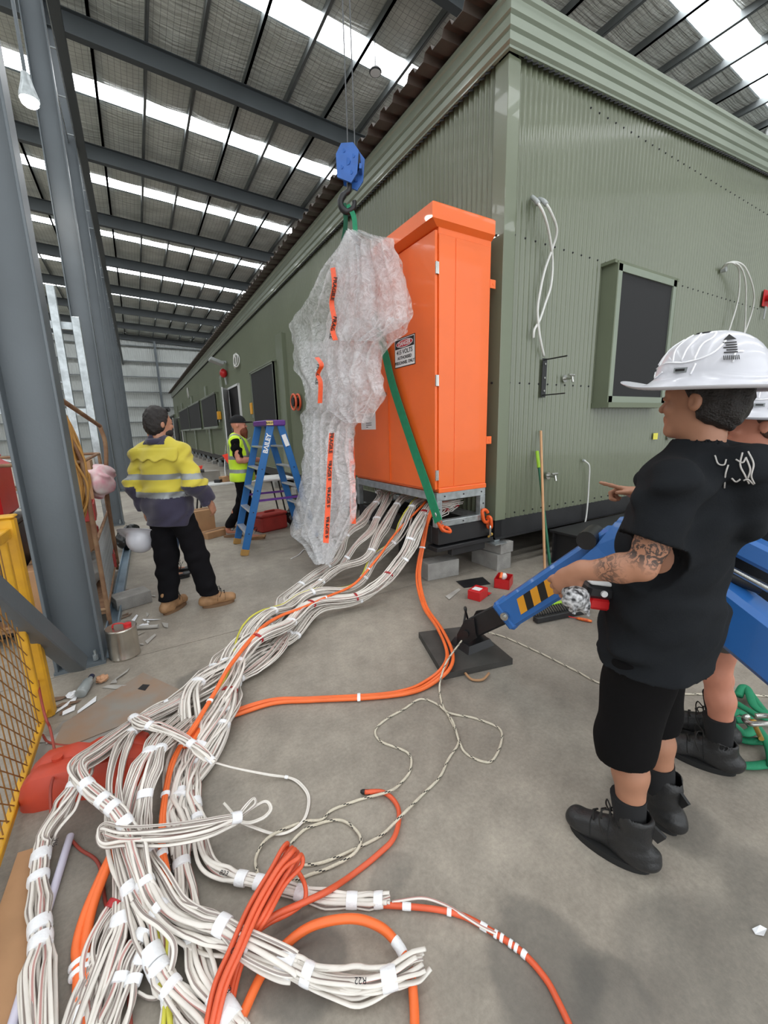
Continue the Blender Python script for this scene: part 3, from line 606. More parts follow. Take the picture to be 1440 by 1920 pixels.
# --- fan of bundles toward the camera
g2 = 'white cable bundles'
bundle('white cable bundle bending along the red plastic foot to the left picture edge', [(345, 1312, .13), (270, 1350, .13), (213, 1383, .17), (160, 1425, .21), (143, 1468, .21), (120, 1515, .15), (85, 1575, .05), (73, 1633, .04), (72, 1700, .035), (76, 1767, .035), (68, 1833, .035), (70, 1960, .035)], 13, .036, .026, r=.0072, seed=10, tapes=[(.38, .03, 'w'), (.6, .06, 'w'), (.66, .04, 'w'), (.78, .06, 'w'), (.82, .05, 'w')])
bundle('thick white cable bundle wrapped in torn tape, crossing diagonally to its cut ends', [(330, 1316, .10), (262, 1352, .13), (185, 1410, .22), (148, 1440, .25), (160, 1470, .25), (190, 1497, .23), (222, 1525, .20), (248, 1570, .15), (265, 1630, .12), (285, 1685, .09), (323, 1727, .08), (377, 1747, .07), (433, 1768, .07), (494, 1790, .06), (548, 1812, .06), (602, 1836, .05), (675, 1845, .05), (729, 1834, .05), (772, 1815, .06), (802, 1800, .06)], 15, .030, .026, r=.0072, seed=11, tapes=[(.22, .05, 'w'), (.27, .04, 'w'), (.30, .04, 'w'), (.34, .05, 'w'), (.45, .03, 'w'), (.5, .04, 'w'), (.66, .04, 'w'), (.73, .07, 'w'), (.77, .04, 'w'), (.9, .06, 'w')], ends=.06)
bundle('white cable bundle running under the diagonal bundle to the lower edge', [(330, 1330, .07), (258, 1365, .15), (230, 1400, .20), (214, 1460, .20), (216, 1520, .15), (226, 1593, .09), (245, 1667, .08), (267, 1733, .06), (290, 1800, .05), (320, 1852, .05), (380, 1910, .03), (400, 1935, .03)], 9, .032, .022, r=.0072, seed=12, tapes=[(.12, .04, 'w'), (.55, .05, 'w'), (.72, .07, 'w'), (.76, .04, 'w'), (.82, .03, 'w')], ends=.08)
bundle('loose white cables fanning down beside the taped stub', [(345, 1335, .10), (300, 1380, .17), (275, 1420, .21), (255, 1470, .19), (240, 1530, .12), (228, 1600, .05), (228, 1717, .05), (207, 1783, .04), (180, 1867, .035), (160, 1940, .035)], 10, .034, .02, r=.0072, seed=13, tapes=[(.2, .05, 'w'), (.68, .05, 'w')])
bundle('white cable bundle in the middle of the fan, left of the orange pair', [(360, 1350, .12), (310, 1392, .18), (288, 1430, .21), (272, 1490, .17), (268, 1553, .10), (278, 1600, .08), (300, 1650, .09), (330, 1700, .09), (375, 1722, .09), (417, 1735, .09), (470, 1772, .08), (530, 1806, .07), (560, 1818, .06)], 11, .032, .022, r=.0072, seed=14, tapes=[(.12, .03, 'w'), (.25, .04, 'w'), (.42, .03, 'w'), (.75, .05, 'w')], ends=.05)
bundle('white cable bundle right of the orange pair running to the lower edge', [(395, 1345, .07), (352, 1395, .08), (336, 1460, .06), (340, 1517, .05), (337, 1583, .05), (347, 1667, .04), (360, 1750, .035), (385, 1833, .035), (427, 1900, .03), (450, 1940, .03)], 11, .032, .018, r=.0072, seed=15, tapes=[(.28, .04, 'w'), (.5, .04, 'w'), (.68, .04, 'w'), (.84, .05, 'w'), (.9, .07, 'w')])
bundle('rightmost white cable bundle, curling off to the right across bare concrete', [(415, 1310, .06), (410, 1350, .06), (372, 1410, .06), (364, 1473, .05), (370, 1533, .045), (378, 1590, .04), (393, 1623, .035), (427, 1641, .03), (470, 1650, .03), (541, 1668, .028), (613, 1685, .025), (693, 1688, .02), (735, 1684, .03)], 9, .026, .018, r=.007, seed=16, tapes=[(.2, .03, 'w'), (.3, .06, 'w'), (.34, .03, 'w'), (.64, .05, 'w'), (.7, .07, 'w'), (.78, .05, 'w'), (.88, .05, 'w'), (.95, .04, 'w')], ends=.08)
bundle('short white cable bundle with red band lying below the orange pair', [(218, 1690, .05), (200, 1720, .04), (183, 1760, .03), (175, 1800, .03), (176, 1850, .03), (180, 1930, .03)], 6, .026, .014, r=.0075, seed=17, tapes=[(.05, .03, 'r')])
bundle('white cable stub with written tape pointing to the lower left', [(268, 1750, .05), (240, 1800, .04), (225, 1835, .035), (205, 1890, .03), (190, 1940, .03)], 5, .024, .012, r=.0085, seed=18, tapes=[(.05, .04, 'w'), (.5, .03, 'w')])
bundle('second white cable stub with written tape, right of the first', [(272, 1780, .05), (255, 1825, .04), (240, 1870, .035), (222, 1940, .03)], 4, .02, .012, r=.0085, seed=19, tapes=[(.15, .04, 'w'), (.45, .03, 'w')])
bundle('white cable bundle at the lower edge with yellow green strand', [(300, 1700, .06), (312, 1760, .05), (306, 1820, .04), (318, 1870, .03), (316, 1940, .03)], 6, .022, .012, r=.0072, seed=20, tapes=[(.55, .05, 'w'), (.75, .04, 'w')], yg=2)
bundle('white cable bundle at the left lower corner beside the orange pair', [(180, 1790, .03), (160, 1830, .03), (140, 1880, .03), (122, 1950, .03)], 4, .018, .01, r=.008, seed=21)
bundle('white crossing bundle tied to a point above the fan', [(250, 1345, .18), (268, 1356, .20), (300, 1366, .19), (343, 1385, .18), (377, 1407, .16), (403, 1430, .12)], 9, .026, .016, r=.0068, seed=22, tapes=[(.04, .05, 'w'), (.3, .03, 'w'), (.7, .04, 'w'), (.95, .06, 'w')], fan=-.6)
bundle('curved white loop of flat cable at the lower middle', [(250, 1690, .12), (268, 1715, .13), (300, 1738, .12), (325, 1770, .10), (322, 1815, .06), (300, 1865, .02), (280, 1872, .015), (258, 1862, .02)], 1, .005, .005, r=.009, flat=.45, seed=23)
lp = [(443, 1533, .11), (380, 1545, .15), (300, 1556, .17), (235, 1560, .18), (197, 1552, .17), (190, 1567, .16), (200, 1578, .15), (240, 1572, .16), (320, 1572, .15), (390, 1560, .13), (443, 1536, .1)]
bundle('horizontal white cable loop tied at its right end, lying across the fan', lp, 5, .022, .02, r=.006, seed=24, mess=.5, tapes=[(.005, .05, 'w')])
bundle('small bow of thin white cable beyond the tie of the horizontal loop', [(443, 1534, .09), (462, 1510, .11), (476, 1497, .11), (478, 1508, .10), (455, 1528, .08), (495, 1503, .07), (507, 1517, .06), (490, 1535, .05), (455, 1541, .05), (420, 1505, .1)], 2, .006, .006, r=.005, seed=25)
bundle('thin white cable running right from the tied crossing bundle in a wide curve', [(403, 1430, .11), (440, 1440, .07), (501, 1452, .03), (545, 1459, .01), (567, 1474, .008), (579, 1497, .008), (572, 1533, .008), (548, 1556, .012), (516, 1563, .012), (470, 1548, .03), (443, 1537, .07)], 2, .005, .003, r=.0045, seed=26, tapes=[(.28, .02, 'w')])
# --- orange
go = 'orange power cables'
def orange(label, pts, n=1, W=.014, r=.011, mt=M_orc, tapes=(), seed=0, res=10, H=.003, ends=None):
    return bundle(label, pts, n, W, H, r=r, flat=1.0, tapes=tapes, seed=seed, mats=[mt, mt], group=go, cat='cable', name='orange_cable', mess=.9, res=res, ends=ends)
orange('three orange cables sweeping from the cabinet corner round to the pile', [Vector((2.9, 3.5, .8)), Vector((2.7, 3.42, .80)), (808, 962, .74), (794, 1015, .45), (785, 1077, .18), (796, 1134, .05), (823, 1178, .08), (841, 1221, .085), (836, 1252, .075), (805, 1280, .02), (765, 1297, .016), (693, 1306, .016), (584, 1311, .016), (512, 1315, .016), (440, 1337, .02), (400, 1352, .06), (370, 1365, .10), (350, 1400, .11)], 3, .03, .0115, tapes=[(.19, .02, 'w'), (.66, .025, 'w'), (.86, .025, 'w')], seed=31, H=.006)
orange('orange cable pair lying on top of the white cable pile', [Vector((2.7, 3.66, .8)), (790, 950, .76), (742, 1000, .52), (708, 1046, .34), (664, 1095, .17), (615, 1118, .18), (570, 1138, .19), (525, 1155, .2), (487, 1181, .22), (433, 1247, .20), (400, 1303, .16), (367, 1357, .14), (335, 1405, .12), (318, 1450, .11), (306, 1517, .10), (303, 1580, .10), (312, 1640, .08), (320, 1680, .06)], 2, .012, .009, seed=32, tapes=[(.2, .02, 'w'), (.3, .02, 'w'), (.6, .02, 'w'), (.7, .02, 'w'), (.8, .025, 'w'), (.9, .03, 'w')])
orange('two thick orange cables curving to the lower left edge', [(240, 1560, .08), (213, 1600, .07), (187, 1652, .05), (163, 1717, .03), (151, 1783, .02), (153, 1867, .02), (155, 1960, .02)], 2, .018, .0165, seed=33, tapes=[(.72, .02, 'w'), (.76, .02, 'w'), (.9, .05, 'w')])
orange('thick orange cable making a big arch at the bottom of the picture', [(435, 1950, .02), (487, 1834, .02), (527, 1780, .03), (584, 1737, .05), (657, 1722, .06), (711, 1737, .05), (747, 1773, .04), (769, 1823, .03), (776, 1878, .016), (778, 1960, .016)], 1, .002, .0135, seed=34, tapes=[(.66, .03, 'w'), (.7, .03, 'w')])
orange('red orange cable with black cap bending through the rope loops', [(684, 1485, .013), (722, 1487, .013), (747, 1517, .013), (740, 1567, .02), (707, 1603, .013), (657, 1643, .013), (613, 1672, .05), (566, 1694, .06), (512, 1718, .06), (469, 1755, .08), (425, 1810, .06), (398, 1870, .03), (386, 1950, .03)], 1, .002, .0095, mt=M_oro, seed=35)
cap = MB().tube([F(676, 1484, .013), F(680, 1484.5, .013), F(694, 1485, .013)], [.006, .0105, .0105], 10).build('cable_end_cap', mat('black_rubber', lin(26, 26, 28), .6)); tag(cap, 'black rubber cap on the end of the red orange cable', 'cable cap')
orange('red orange cable bound with white spiral tape, running off at the lower edge', [(480, 1652, .02), (530, 1668, .02), (613, 1692, .013), (700, 1696, .013), (801, 1703, .012), (866, 1717, .012), (924, 1748, .012), (978, 1785, .011), (1020, 1831, .011), (1044, 1873, .011), (1085, 1960, .011)], 1, .002, .0095, mt=M_oro, seed=36, tapes=[(.12, .03, 'w'), (.22, .02, 'w'), (.36, .04, 'w'), (.46, .02, 'w'), (.58, .03, 'w'), (.61, .014, 'w'), (.635, .014, 'w'), (.66, .014, 'w'), (.685, .014, 'w'), (.71, .02, 'w')])
bundle('thin white cable beside the spiral taped orange cable', [(735, 1690, .02), (790, 1683, .018), (830, 1695, .012), (862, 1712, .02), (900, 1735, .02), (930, 1750, .02)], 1, .003, .003, r=.005, seed=37)
for k, (dx, h) in enumerate([(0, .0), (8, .012), (-8, .02), (14, .03), (4, .035)]):
    orange('red orange cable loop, %s strand of the hairpin coil' % ordn[k], [(388 + dx * .8, 1950, .03), (410 + dx, 1850, .05 + h), (440 + dx, 1780, .08 + h), (475 + dx, 1700, .10 + h), (515 + dx, 1632, .13 + h), (538 + dx * 1.3, 1600 + dx * .8, .15 + h), (548 + dx * 1.2, 1590 + dx, .14 + h), (546 + dx * 1.4, 1610 + dx, .11 + h), (520 + dx, 1660, .08 + h), (488 + dx, 1718, .07 + h), (455 + dx, 1770, .06), (430 + dx, 1840, .03), (412 + dx, 1950, .025)], 1, .002, .0085, mt=M_oro, seed=40 + k)
orange('red orange cable curl at the right side of the hairpin coil', [(545, 1625, .10), (562, 1640, .08), (573, 1665, .07), (570, 1690, .06), (545, 1710, .05), (505, 1730, .05), (470, 1756, .06)], 1, .002, .0085, mt=M_oro, seed=47)
# a few reds at left: lead and cord
M_cord = mat('dull_red_cord', lin(150, 62, 50), 0.5, var=0.1)
def cord(name, label, pts, r, mt, cat='cord', group=None, res=10, n=8, flat=1.0):
    P = path(pts, res)
    for p in P: p.z = max(p.z, r * flat + .001)
    b = MB().tube(P, r, n, flat); o = b.build(name, mt, None, smooth='all', fix=False); return tag(o, label, cat, group)
cord('extension_lead', 'dull red lead hanging from the cage gate over the plastic foot', [Vector(OX(45, 1120, -1.05)), (75, 1300, .25), (95, 1370, .16), (104, 1430, .13), (95, 1480, .14), (96, 1530, .10)], .006, M_cord)
cord('red_lead', 'dull red lead lying on the steel plate', [(80, 1378, .008), (92, 1392, .008), (130, 1398, .008), (180, 1392, .02), (235, 1370, .06)], .006, M_cord)
cord('red_lead', 'dull red lead on the concrete below the plastic foot', [(128, 1568, .007), (150, 1592, .007), (185, 1620, .007), (200, 1700, .007), (235, 1765, .007), (245, 1930, .007)], .006, M_cord)
# --- speckled rope
M_rope = mat('cream_rope', lin(214, 205, 186), 0.8, var=0.08, vs=40, bump=0.5, bs=300); M_ropeb = mat('rope_black_fleck', lin(40, 38, 36), 0.8, var=0.1)
def rope(label, pts, r=.0058, res=24):
    P = path(pts, res); Q = [P[0]]                        # even steps so that the flecks keep one size
    for p in P[1:]:
        while (p - Q[-1]).length > .006: Q.append(Q[-1] + (p - Q[-1]).normalized() * .006)
    for p in Q: p.z = max(p.z, r)
    b = MB(); b.tube(Q, r, 8); L = (len(Q) - 1) * 8
    b.mi = [1 if (k < L and ((k // 8 + 2 * (k % 8)) % 16) in (0, 1) and (k // 8 // 7) % 1 == 0) else 0 for k in range(len(b.f))]
    o = b.build('rope', [M_rope, M_ropeb], None, smooth='all', fix=False); return tag(o, label, 'rope', 'speckled rope runs')
rz = .006
rope('cream rope with black flecks coming down over the crane foot to the long diagonal run', [(905, 1160, .16), (885, 1178, .13), (859, 1210, .10), (838, 1240, .10), (827, 1270, .06), (824, 1293, .012), (829, 1320, rz), (842, 1345, rz), (855, 1372, rz), (859, 1394, rz), (841, 1423, rz), (823, 1459, rz), (787, 1495, rz), (751, 1531, .03), (714, 1567, rz), (671, 1589, rz), (602, 1618, rz), (545, 1622, rz)])
rope('cream rope with black flecks forming the wavy loop left of the crane plate', [(838, 1335, .016), (815, 1318, rz), (787, 1311, rz), (758, 1329, rz), (725, 1348, rz), (704, 1369, rz), (714, 1390, rz), (765, 1412, rz), (769, 1444, rz), (750, 1470, rz), (729, 1484, .03), (690, 1495, rz), (649, 1508, rz), (621, 1520, rz), (602, 1537, rz), (566, 1542, rz), (505, 1569, .02), (480, 1607, rz), (483, 1639, .03)])
rope('cream rope with black flecks forming the small closed loop beside the orange coil', [(545, 1582, rz), (560, 1565, rz), (584, 1549, rz), (639, 1538, rz), (675, 1567, .017), (664, 1600, .017), (613, 1629, rz), (574, 1643, rz), (545, 1655, .03)])
rope('cream rope with black flecks forming the teardrop loop below the crane plate', [(838, 1336, .018), (860, 1341, rz), (891, 1347, rz), (935, 1365, rz), (940, 1390, rz), (924, 1425, rz), (902, 1427, rz), (873, 1412, rz), (861, 1390, .017), (850, 1355, .017), (838, 1337, .02)])
rope('cream rope with black flecks trailing right from the crane foot behind the worker', [(915, 1186, .10), (930, 1190, rz), (1001, 1219, rz), (1078, 1257, rz), (1135, 1284, rz), (1250, 1300, rz), (1390, 1302, rz), (1480, 1310, rz)])
# ================================================================ hook block, slings, plastic wrap
from mathutils import noise as mnoise
M_blue = mat('blue_crane_paint', lin(44, 104, 176), 0.35, var=0.06, vs=4, coat=0.25); M_blueb = mat('blue_block_paint', lin(46, 98, 176), 0.4, var=0.1, vs=10)
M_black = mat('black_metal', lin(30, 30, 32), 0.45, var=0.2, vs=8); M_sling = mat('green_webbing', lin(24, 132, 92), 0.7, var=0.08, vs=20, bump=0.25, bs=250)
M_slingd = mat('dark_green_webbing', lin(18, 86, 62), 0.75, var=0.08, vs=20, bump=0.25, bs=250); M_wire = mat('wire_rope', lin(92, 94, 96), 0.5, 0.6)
HK = OX(657, 312, 2.45); SD = Vector((.86, -.51, 0)); UP = Vector((0, 0, 1)); FWD = Vector((.5, .85, 0)).normalized()
hb = thing('hook_block', 'blue crane hook block hanging above the orange cabinet', 'hook block', HK)
RH = Matrix((SD, FWD, UP)).transposed() @ Matrix.Rotation(.12, 3, 'Y')
for s in (-1, 1):
    b = MB(); pr = [(-.10, -.16), (.06, -.20), (.12, -.10), (.12, .12), (.05, .19), (-.08, .17), (-.13, .06)]
    b.plate([HK + RH @ Vector((x + s * .03, s * .07 - .012, z)) for x, z in pr], RH @ Vector((0, 1, 0)), .024); b.build('side_plate', M_blueb, hb)
b = MB().cyl(HK + RH @ Vector((0, -.05, .06)), HK + RH @ Vector((0, .05, .06)), .11, n=20); b.build('sheave', M_black, hb, smooth=40)
for x, z in ((-.05, .1), (.06, .06), (-.06, -.06), (.05, -.1), (0, 0)):
    MB().cyl(HK + RH @ Vector((x - .03, -.085, z)), HK + RH @ Vector((x + .03, .09, z)), .022 if (x, z) != (0, 0) else .038, n=8).build('bolt', M_blueb, hb)
MB().box(HK + RH @ Vector((.12, 0, -.02)), (.03, .14, .05), RH).build('cross_bar', M_blueb, hb)
hk = [HK + RH @ Vector(p) for p in [(-.0, 0, -.17), (.0, 0, -.24), (-.055, 0, -.29), (-.085, 0, -.36), (-.06, 0, -.43), (0, 0, -.455), (.06, 0, -.42), (.075, 0, -.37), (.07, 0, -.34)]]
MB().tube(spline(hk, 5), [.03] * 10 + [.036] * 15 + [.032] * 8 + [.026] * 8, 10).build('hook', M_black, hb, smooth='all')
for k, (pa, dz) in enumerate(((-.03, 0), (.05, 0))):
    a = HK + RH @ Vector((pa, 0, .08)); o = MB().cyl(a, Vector((a.x + .0 + (.0 if k == 0 else -.02), a.y, 11.3)), .007, n=6).build('crane_rope', M_wire)
    tag(o, ['left wire rope rising from the hook block', 'right wire rope rising from the hook block'][k], 'wire rope', 'crane wire ropes')
def strap(name, label, pts, wvec, w, mt, th=.006, res=8):
    P = spline(pts, res); wv = Vector(wvec).normalized(); rings = []
    for i, p in enumerate(P):
        t = (P[min(i + 1, len(P) - 1)] - P[max(i - 1, 0)]).normalized(); ww = (wv - t * wv.dot(t)).normalized(); n = t.cross(ww).normalized(); h = w / 2
        rings.append([p - ww * h - n * th / 2, p + ww * h - n * th / 2, p + ww * h + n * th / 2, p - ww * h + n * th / 2])
    o = MB().loft(rings).build(name, mt, None, smooth=30); return tag(o, label, 'sling', 'green lifting slings')
hkb = HK + RH @ Vector((-.01, 0, -.425))
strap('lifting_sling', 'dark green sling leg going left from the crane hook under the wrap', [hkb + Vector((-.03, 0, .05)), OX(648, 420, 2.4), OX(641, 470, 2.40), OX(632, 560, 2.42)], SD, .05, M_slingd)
strap('lifting_sling', 'bright green sling leg going right from the crane hook into the wrap', [hkb + Vector((.01, 0, .04)), OX(663, 405, 2.45), OX(667, 440, 2.45), OX(676, 520, 2.44)], SD, .055, M_sling)
strap('lifting_sling', 'long green sling running down across the orange doors to the frame corner', [OX(700, 590, 2.43), OX(721, 660, 2.44), OX(737, 725, 2.44), OX(775, 840, 2.45), OX(803, 920, 2.44), OX(822, 978, 2.44)], (0, -1, 0), .125, M_sling)
# plastic wrap
def wrap_material():
    m = bpy.data.materials.new('clear_bubble_wrap'); m.use_nodes = True; nt = m.node_tree; b = nt.nodes['Principled BSDF']; L = nt.links.new
    tc = nt.nodes.new('ShaderNodeTexCoord')
    b.inputs['Base Color'].default_value = (.96, .97, .99, 1); b.inputs['Roughness'].default_value = .16; b.inputs['Specular IOR Level'].default_value = .8
    n = nt.nodes.new('ShaderNodeTexNoise'); n.inputs['Scale'].default_value = 9; n.inputs['Detail'].default_value = 9; n.inputs['Roughness'].default_value = .72; n.inputs['Distortion'].default_value = 2.2; L(tc.outputs['Object'], n.inputs['Vector'])
    v = nt.nodes.new('ShaderNodeTexVoronoi'); v.feature = 'DISTANCE_TO_EDGE'; v.inputs['Scale'].default_value = 70; L(tc.outputs['Object'], v.inputs['Vector'])
    mr = nt.nodes.new('ShaderNodeMapRange'); L(n.outputs['Fac'], mr.inputs['Value']); mr.inputs['From Min'].default_value = .32; mr.inputs['From Max'].default_value = .66; mr.inputs['To Min'].default_value = .16; mr.inputs['To Max'].default_value = .86; L(mr.outputs[0], b.inputs['Alpha'])
    b1 = nt.nodes.new('ShaderNodeBump'); b1.inputs['Strength'].default_value = .8; b1.inputs['Distance'].default_value = .016; L(n.outputs['Fac'], b1.inputs['Height'])
    b2 = nt.nodes.new('ShaderNodeBump'); b2.inputs['Strength'].default_value = .5; b2.inputs['Distance'].default_value = .012; L(v.outputs['Distance'], b2.inputs['Height']); L(b1.outputs[0], b2.inputs['Normal']); L(b2.outputs[0], b.inputs['Normal'])
    tl = nt.nodes.new('ShaderNodeBsdfTranslucent'); tl.inputs['Color'].default_value = (.97, .98, 1, 1); tp = nt.nodes.new('ShaderNodeBsdfTransparent')
    a1 = nt.nodes.new('ShaderNodeMixShader'); L(mr.outputs[0], a1.inputs[0]); L(tp.outputs[0], a1.inputs[1]); L(tl.outputs[0], a1.inputs[2])
    a2 = nt.nodes.new('ShaderNodeMixShader'); a2.inputs[0].default_value = .4; L(b.outputs[0], a2.inputs[1]); L(a1.outputs[0], a2.inputs[2]); L(a2.outputs[0], nt.nodes['Material Output'].inputs['Surface'])
    return m
M_wrap = wrap_material()
def xdepth(py): return float(np.interp(py, [430, 607, 780, 900, 980, 1060], [2.36, 2.22, 2.05, 1.83, 1.66, 1.49]))
def wrap_sheet(name, rows, off, seed, parent, folds=5, amp=.05, nx=46, ny=90):
    ys = [r[0] for r in rows]; b = MB()
    for j in range(ny + 1):
        py = ys[0] + (ys[-1] - ys[0]) * j / ny; l = np.interp(py, ys, [r[1] for r in rows]); r = np.interp(py, ys, [r[2] for r in rows])
        for i in range(nx + 1):
            u = i / nx; q = mnoise.noise(Vector((u * 5 + seed, py * .012, seed))); jag = mnoise.noise(Vector((py * .05, seed * 3.1, i // nx)))
            ux = l + (r - l) * u + (jag * 7 if i in (0, nx) else 0) + q * 3
            p = OX(ux, py, xdepth(py) + off)
            f = math.sin(u * folds * 2 * math.pi + seed + 2.2 * mnoise.noise(Vector((u * 2, py * .01, seed + 5)))) * amp
            f += .06 * mnoise.noise(Vector((u * 7, py * .012, seed + 9))) + .022 * mnoise.noise(Vector((u * 22, py * .05, seed + 2))) + .010 * mnoise.noise(Vector((u * 55, py * .14, seed + 4)))
            p.x += f * (0.25 + .75 * math.sin(math.pi * min(1, max(0, u))) ** .5); p.y += f * .4
            if p.z < .02: p.z = .02
            b.v.append(tuple(p))
    n = nx + 1; b.f = [(j * n + i, j * n + i + 1, (j + 1) * n + i + 1, (j + 1) * n + i) for j in range(ny) for i in range(nx)]; b.mi = [0] * len(b.f)
    return b.build(name, M_wrap, parent, smooth='all', fix=False)
wp = thing('bubble_wrap', 'crumpled clear bubble wrap hanging from the sling over the left cabinet door', 'plastic wrap', OX(620, 1040, 1.55))
wrap_sheet('film_tail', [(436, 652, 668), (465, 632, 690), (508, 600, 702), (564, 572, 706), (607, 543, 708), (650, 548, 712), (692, 552, 714), (730, 573, 720), (765, 572, 704), (775, 561, 690), (800, 566, 664), (850, 568, 660), (911, 562, 667), (960, 550, 667), (1003, 541, 650), (1020, 566, 640), (1056, 595, 620)], 0, 1.3, wp, 6, .07, 52, 120)
wrap_sheet('film_tail_inner', [(640, 560, 690), (700, 566, 690), (765, 575, 670), (850, 575, 655), (930, 566, 660), (1000, 556, 640)], .10, 8.7, wp, 4, .05, 40, 80)
wrap_sheet('film_hood', [(432, 656, 674), (442, 650, 700), (450, 645, 738), (470, 637, 744), (497, 630, 754), (546, 627, 767), (600, 625, 773), (616, 626, 752), (640, 630, 702)], -.07, 4.1, wp, 5, .05, 50, 70)
wrap_sheet('film_hood_inner', [(448, 648, 732), (480, 636, 746), (546, 632, 762), (606, 630, 765)], .04, 6.1, wp, 4, .05, 40, 50)
wrap_sheet('film_flap', [(598, 620, 770), (625, 612, 762), (645, 606, 735), (665, 604, 718), (700, 602, 713), (741, 600, 725), (768, 608, 708), (793, 648, 690)], -.03, 2.9, wp, 4, .05, 44, 60)
# orange FRAGILE tape on the film
M_ftape = mat('orange_fragile_tape', lin(240, 84, 30), 0.35, var=0.08, vs=20)
def fragile(pts, label, off, w=.066, txt=True, words=3):
    P3 = spline([OX(p[0], p[1], xdepth(p[1]) + off) for p in pts], 10); t_ = thing('fragile_tape', label, 'tape', P3[0], 'orange tape on the film')
    sd = Vector((.55, -.83, 0)); rings = []
    for i, p in enumerate(P3): rings.append([p - sd * w / 2, p + sd * w / 2])
    o = MB().loft(rings, cap=False, closed=False).build('strip', M_ftape, t_, fix=False); o.modifiers.new('thickness', 'SOLIDIFY').thickness = .001
    if txt:
        for k in range(words):
            i = int((k + .5) / words * (len(P3) - 1)); d = (P3[min(i + 2, len(P3) - 1)] - P3[max(i - 2, 0)]).normalized(); nrm = Vector((-.83, -.55, 0))
            text_mesh('FRAGILE', .066, M_blk, 'lettering', t_, face_mat(P3[i] + nrm * .005, d, nrm.cross(d)), .0004, bold=.002)
fragile([(624, 502), (627, 535), (622, 568), (627, 600), (624, 620), (629, 638)], 'orange tape with black print at the top of the hanging wrap', -.13, words=2)
fragile([(594, 670), (603, 685), (596, 702), (601, 718), (600, 756)], 'crumpled orange tape halfway down the hanging wrap', -.13, words=1)
fragile([(622, 812), (618, 876), (615, 947), (611, 1018)], 'long orange FRAGILE tape down the lower tail of the wrap', -.12, words=4)
fragile([(659, 823), (661, 890), (662, 982)], 'orange tape glimpsed through the right edge of the wrap tail', .06, words=3)
# ================================================================ spider crane outriggers
M_haz_y = mat('hazard_yellow', lin(232, 160, 40), 0.4, var=0.03); M_haz_k = mat('hazard_black', lin(30, 28, 26), 0.4, var=0)
M_pad = mat('black_plastic_pad', lin(62, 60, 57), 0.75, var=0.15, vs=10, bump=0.2)
pad = thing('outrigger_pad', 'square black plastic pad under the blue crane leg', 'pad', (1.87, 2.1, 0))
pc = [F(785, 1195), F(886, 1182), F(961, 1246), F(832, 1275)]
MB().plate([(p.x, p.y, 0.0) for p in pc], (0, 0, 1), .045).build('board', M_pad, pad)
MB().tube(spline([F(872, 1262, .02), F(885, 1274, .012), F(905, 1274, .012), F(917, 1262, .02)], 6), .008, 8).build('rope_handle', mat('tan_rope', lin(168, 128, 92), .8), pad, smooth='all')
cr = thing('spider_crane', 'blue compact crane with outrigger legs behind the workers', 'crane', (2.5, 1.1, 0))
pf0 = F(885, 1208, .045); A0 = D(892, 1190, 2.88); A1 = D(950, 1150, 2.70); A2 = D(1165, 1010, 2.20)
pa = pf0 + Vector((0, 0, .0))
MB().loft([[pf0 + Vector((x * 1.25, y * 1.25, 0)) for x, y in ((-.1, -.08), (.1, -.08), (.1, .08), (-.1, .08))], [pf0 + Vector((x, y, .05)) for x, y in ((-.1, -.08), (.1, -.08), (.1, .08), (-.1, .08))]]).build('foot', M_black, cr)
ax = (A2 - A1).normalized(); sdl = ax.cross(UP).normalized(); upl = sdl.cross(ax)
for s in (-1, 1): MB().plate([pf0 + sdl * (s * .085) + ax * x + UP * z for x, z in ((-.11, .04), (.11, .04), (.08, .2), (-.02, .24), (-.1, .17))], sdl, .012 * s).build('foot_cheek', M_black, cr)
MB().cyl(pf0 + sdl * .11 + UP * .13, pf0 - sdl * .11 + UP * .13, .025, n=12).build('foot_pin', M_black, cr, smooth=40)
MB().tube(spline([pf0 - ax * .1 + UP * .2, pf0 - ax * .11 + UP * .31 + sdl * -.05, pf0 - ax * .06 + UP * .33 + sdl * .04, pf0 - ax * .05 + UP * .22], 5), .008, 8).build('lock_handle', M_black, cr, smooth='all')
MB().beam(pf0 + UP * .13, A1 + ax * .12, .125, .14, UP, .01).build('inner_leg', M_black, cr)
lg = MB().beam(A1, A2, .165, .185, UP, .018).build('outer_leg', M_blue, cr)
MB().beam(A1 - ax * .012, A1 + ax * .05, .182, .202, UP, .018).build('leg_collar', M_blue, cr)
nr = -sdl if (-sdl).dot(-(A1 + Vector((0, 0, -EYE)))) > 0 else sdl
for k in range(6):
    x0 = .13 + k * .055; o_ = A1 + nr * .0845
    MB().plate([o_ + ax * (x0 + .0) - upl * .045, o_ + ax * (x0 + .055) - upl * .045, o_ + ax * (x0 + .10) + upl * .045, o_ + ax * (x0 + .045) + upl * .045], nr, .001).build('hazard_stripe', M_haz_y if k % 2 == 0 else M_haz_k, cr)
MB().cyl(A1 + ax * .035 + nr * .09, A1 + ax * .035 + nr * .108, .026, n=12).cyl(A1 + ax * .035 + nr * .1, A1 + ax * .035 + nr * .125, .012, n=8).build('lock_pin', M_chrome, cr, smooth=40)
for o_ in (0, .14):
    MB().plate([D(1082, 1052, 2.34) + sdl * o_, D(1130, 1010, 2.28) + sdl * o_, D(1163, 969, 2.24) + sdl * o_, D(1250, 963, 2.1) + sdl * o_, D(1260, 1040, 2.1) + sdl * o_, D(1180, 1060, 2.2) + sdl * o_], sdl, .025).build('knuckle_plate', M_blue, cr)
MB().cyl(A2 - ax * .1 + upl * .1 - sdl * .05, A2 - ax * .1 + upl * .1 + sdl * .15, .05, n=16).build('knuckle_pin', M_black, cr, smooth=40)
E0 = D(1300, 1095, 1.70); E1 = D(1540, 1285, 1.42)
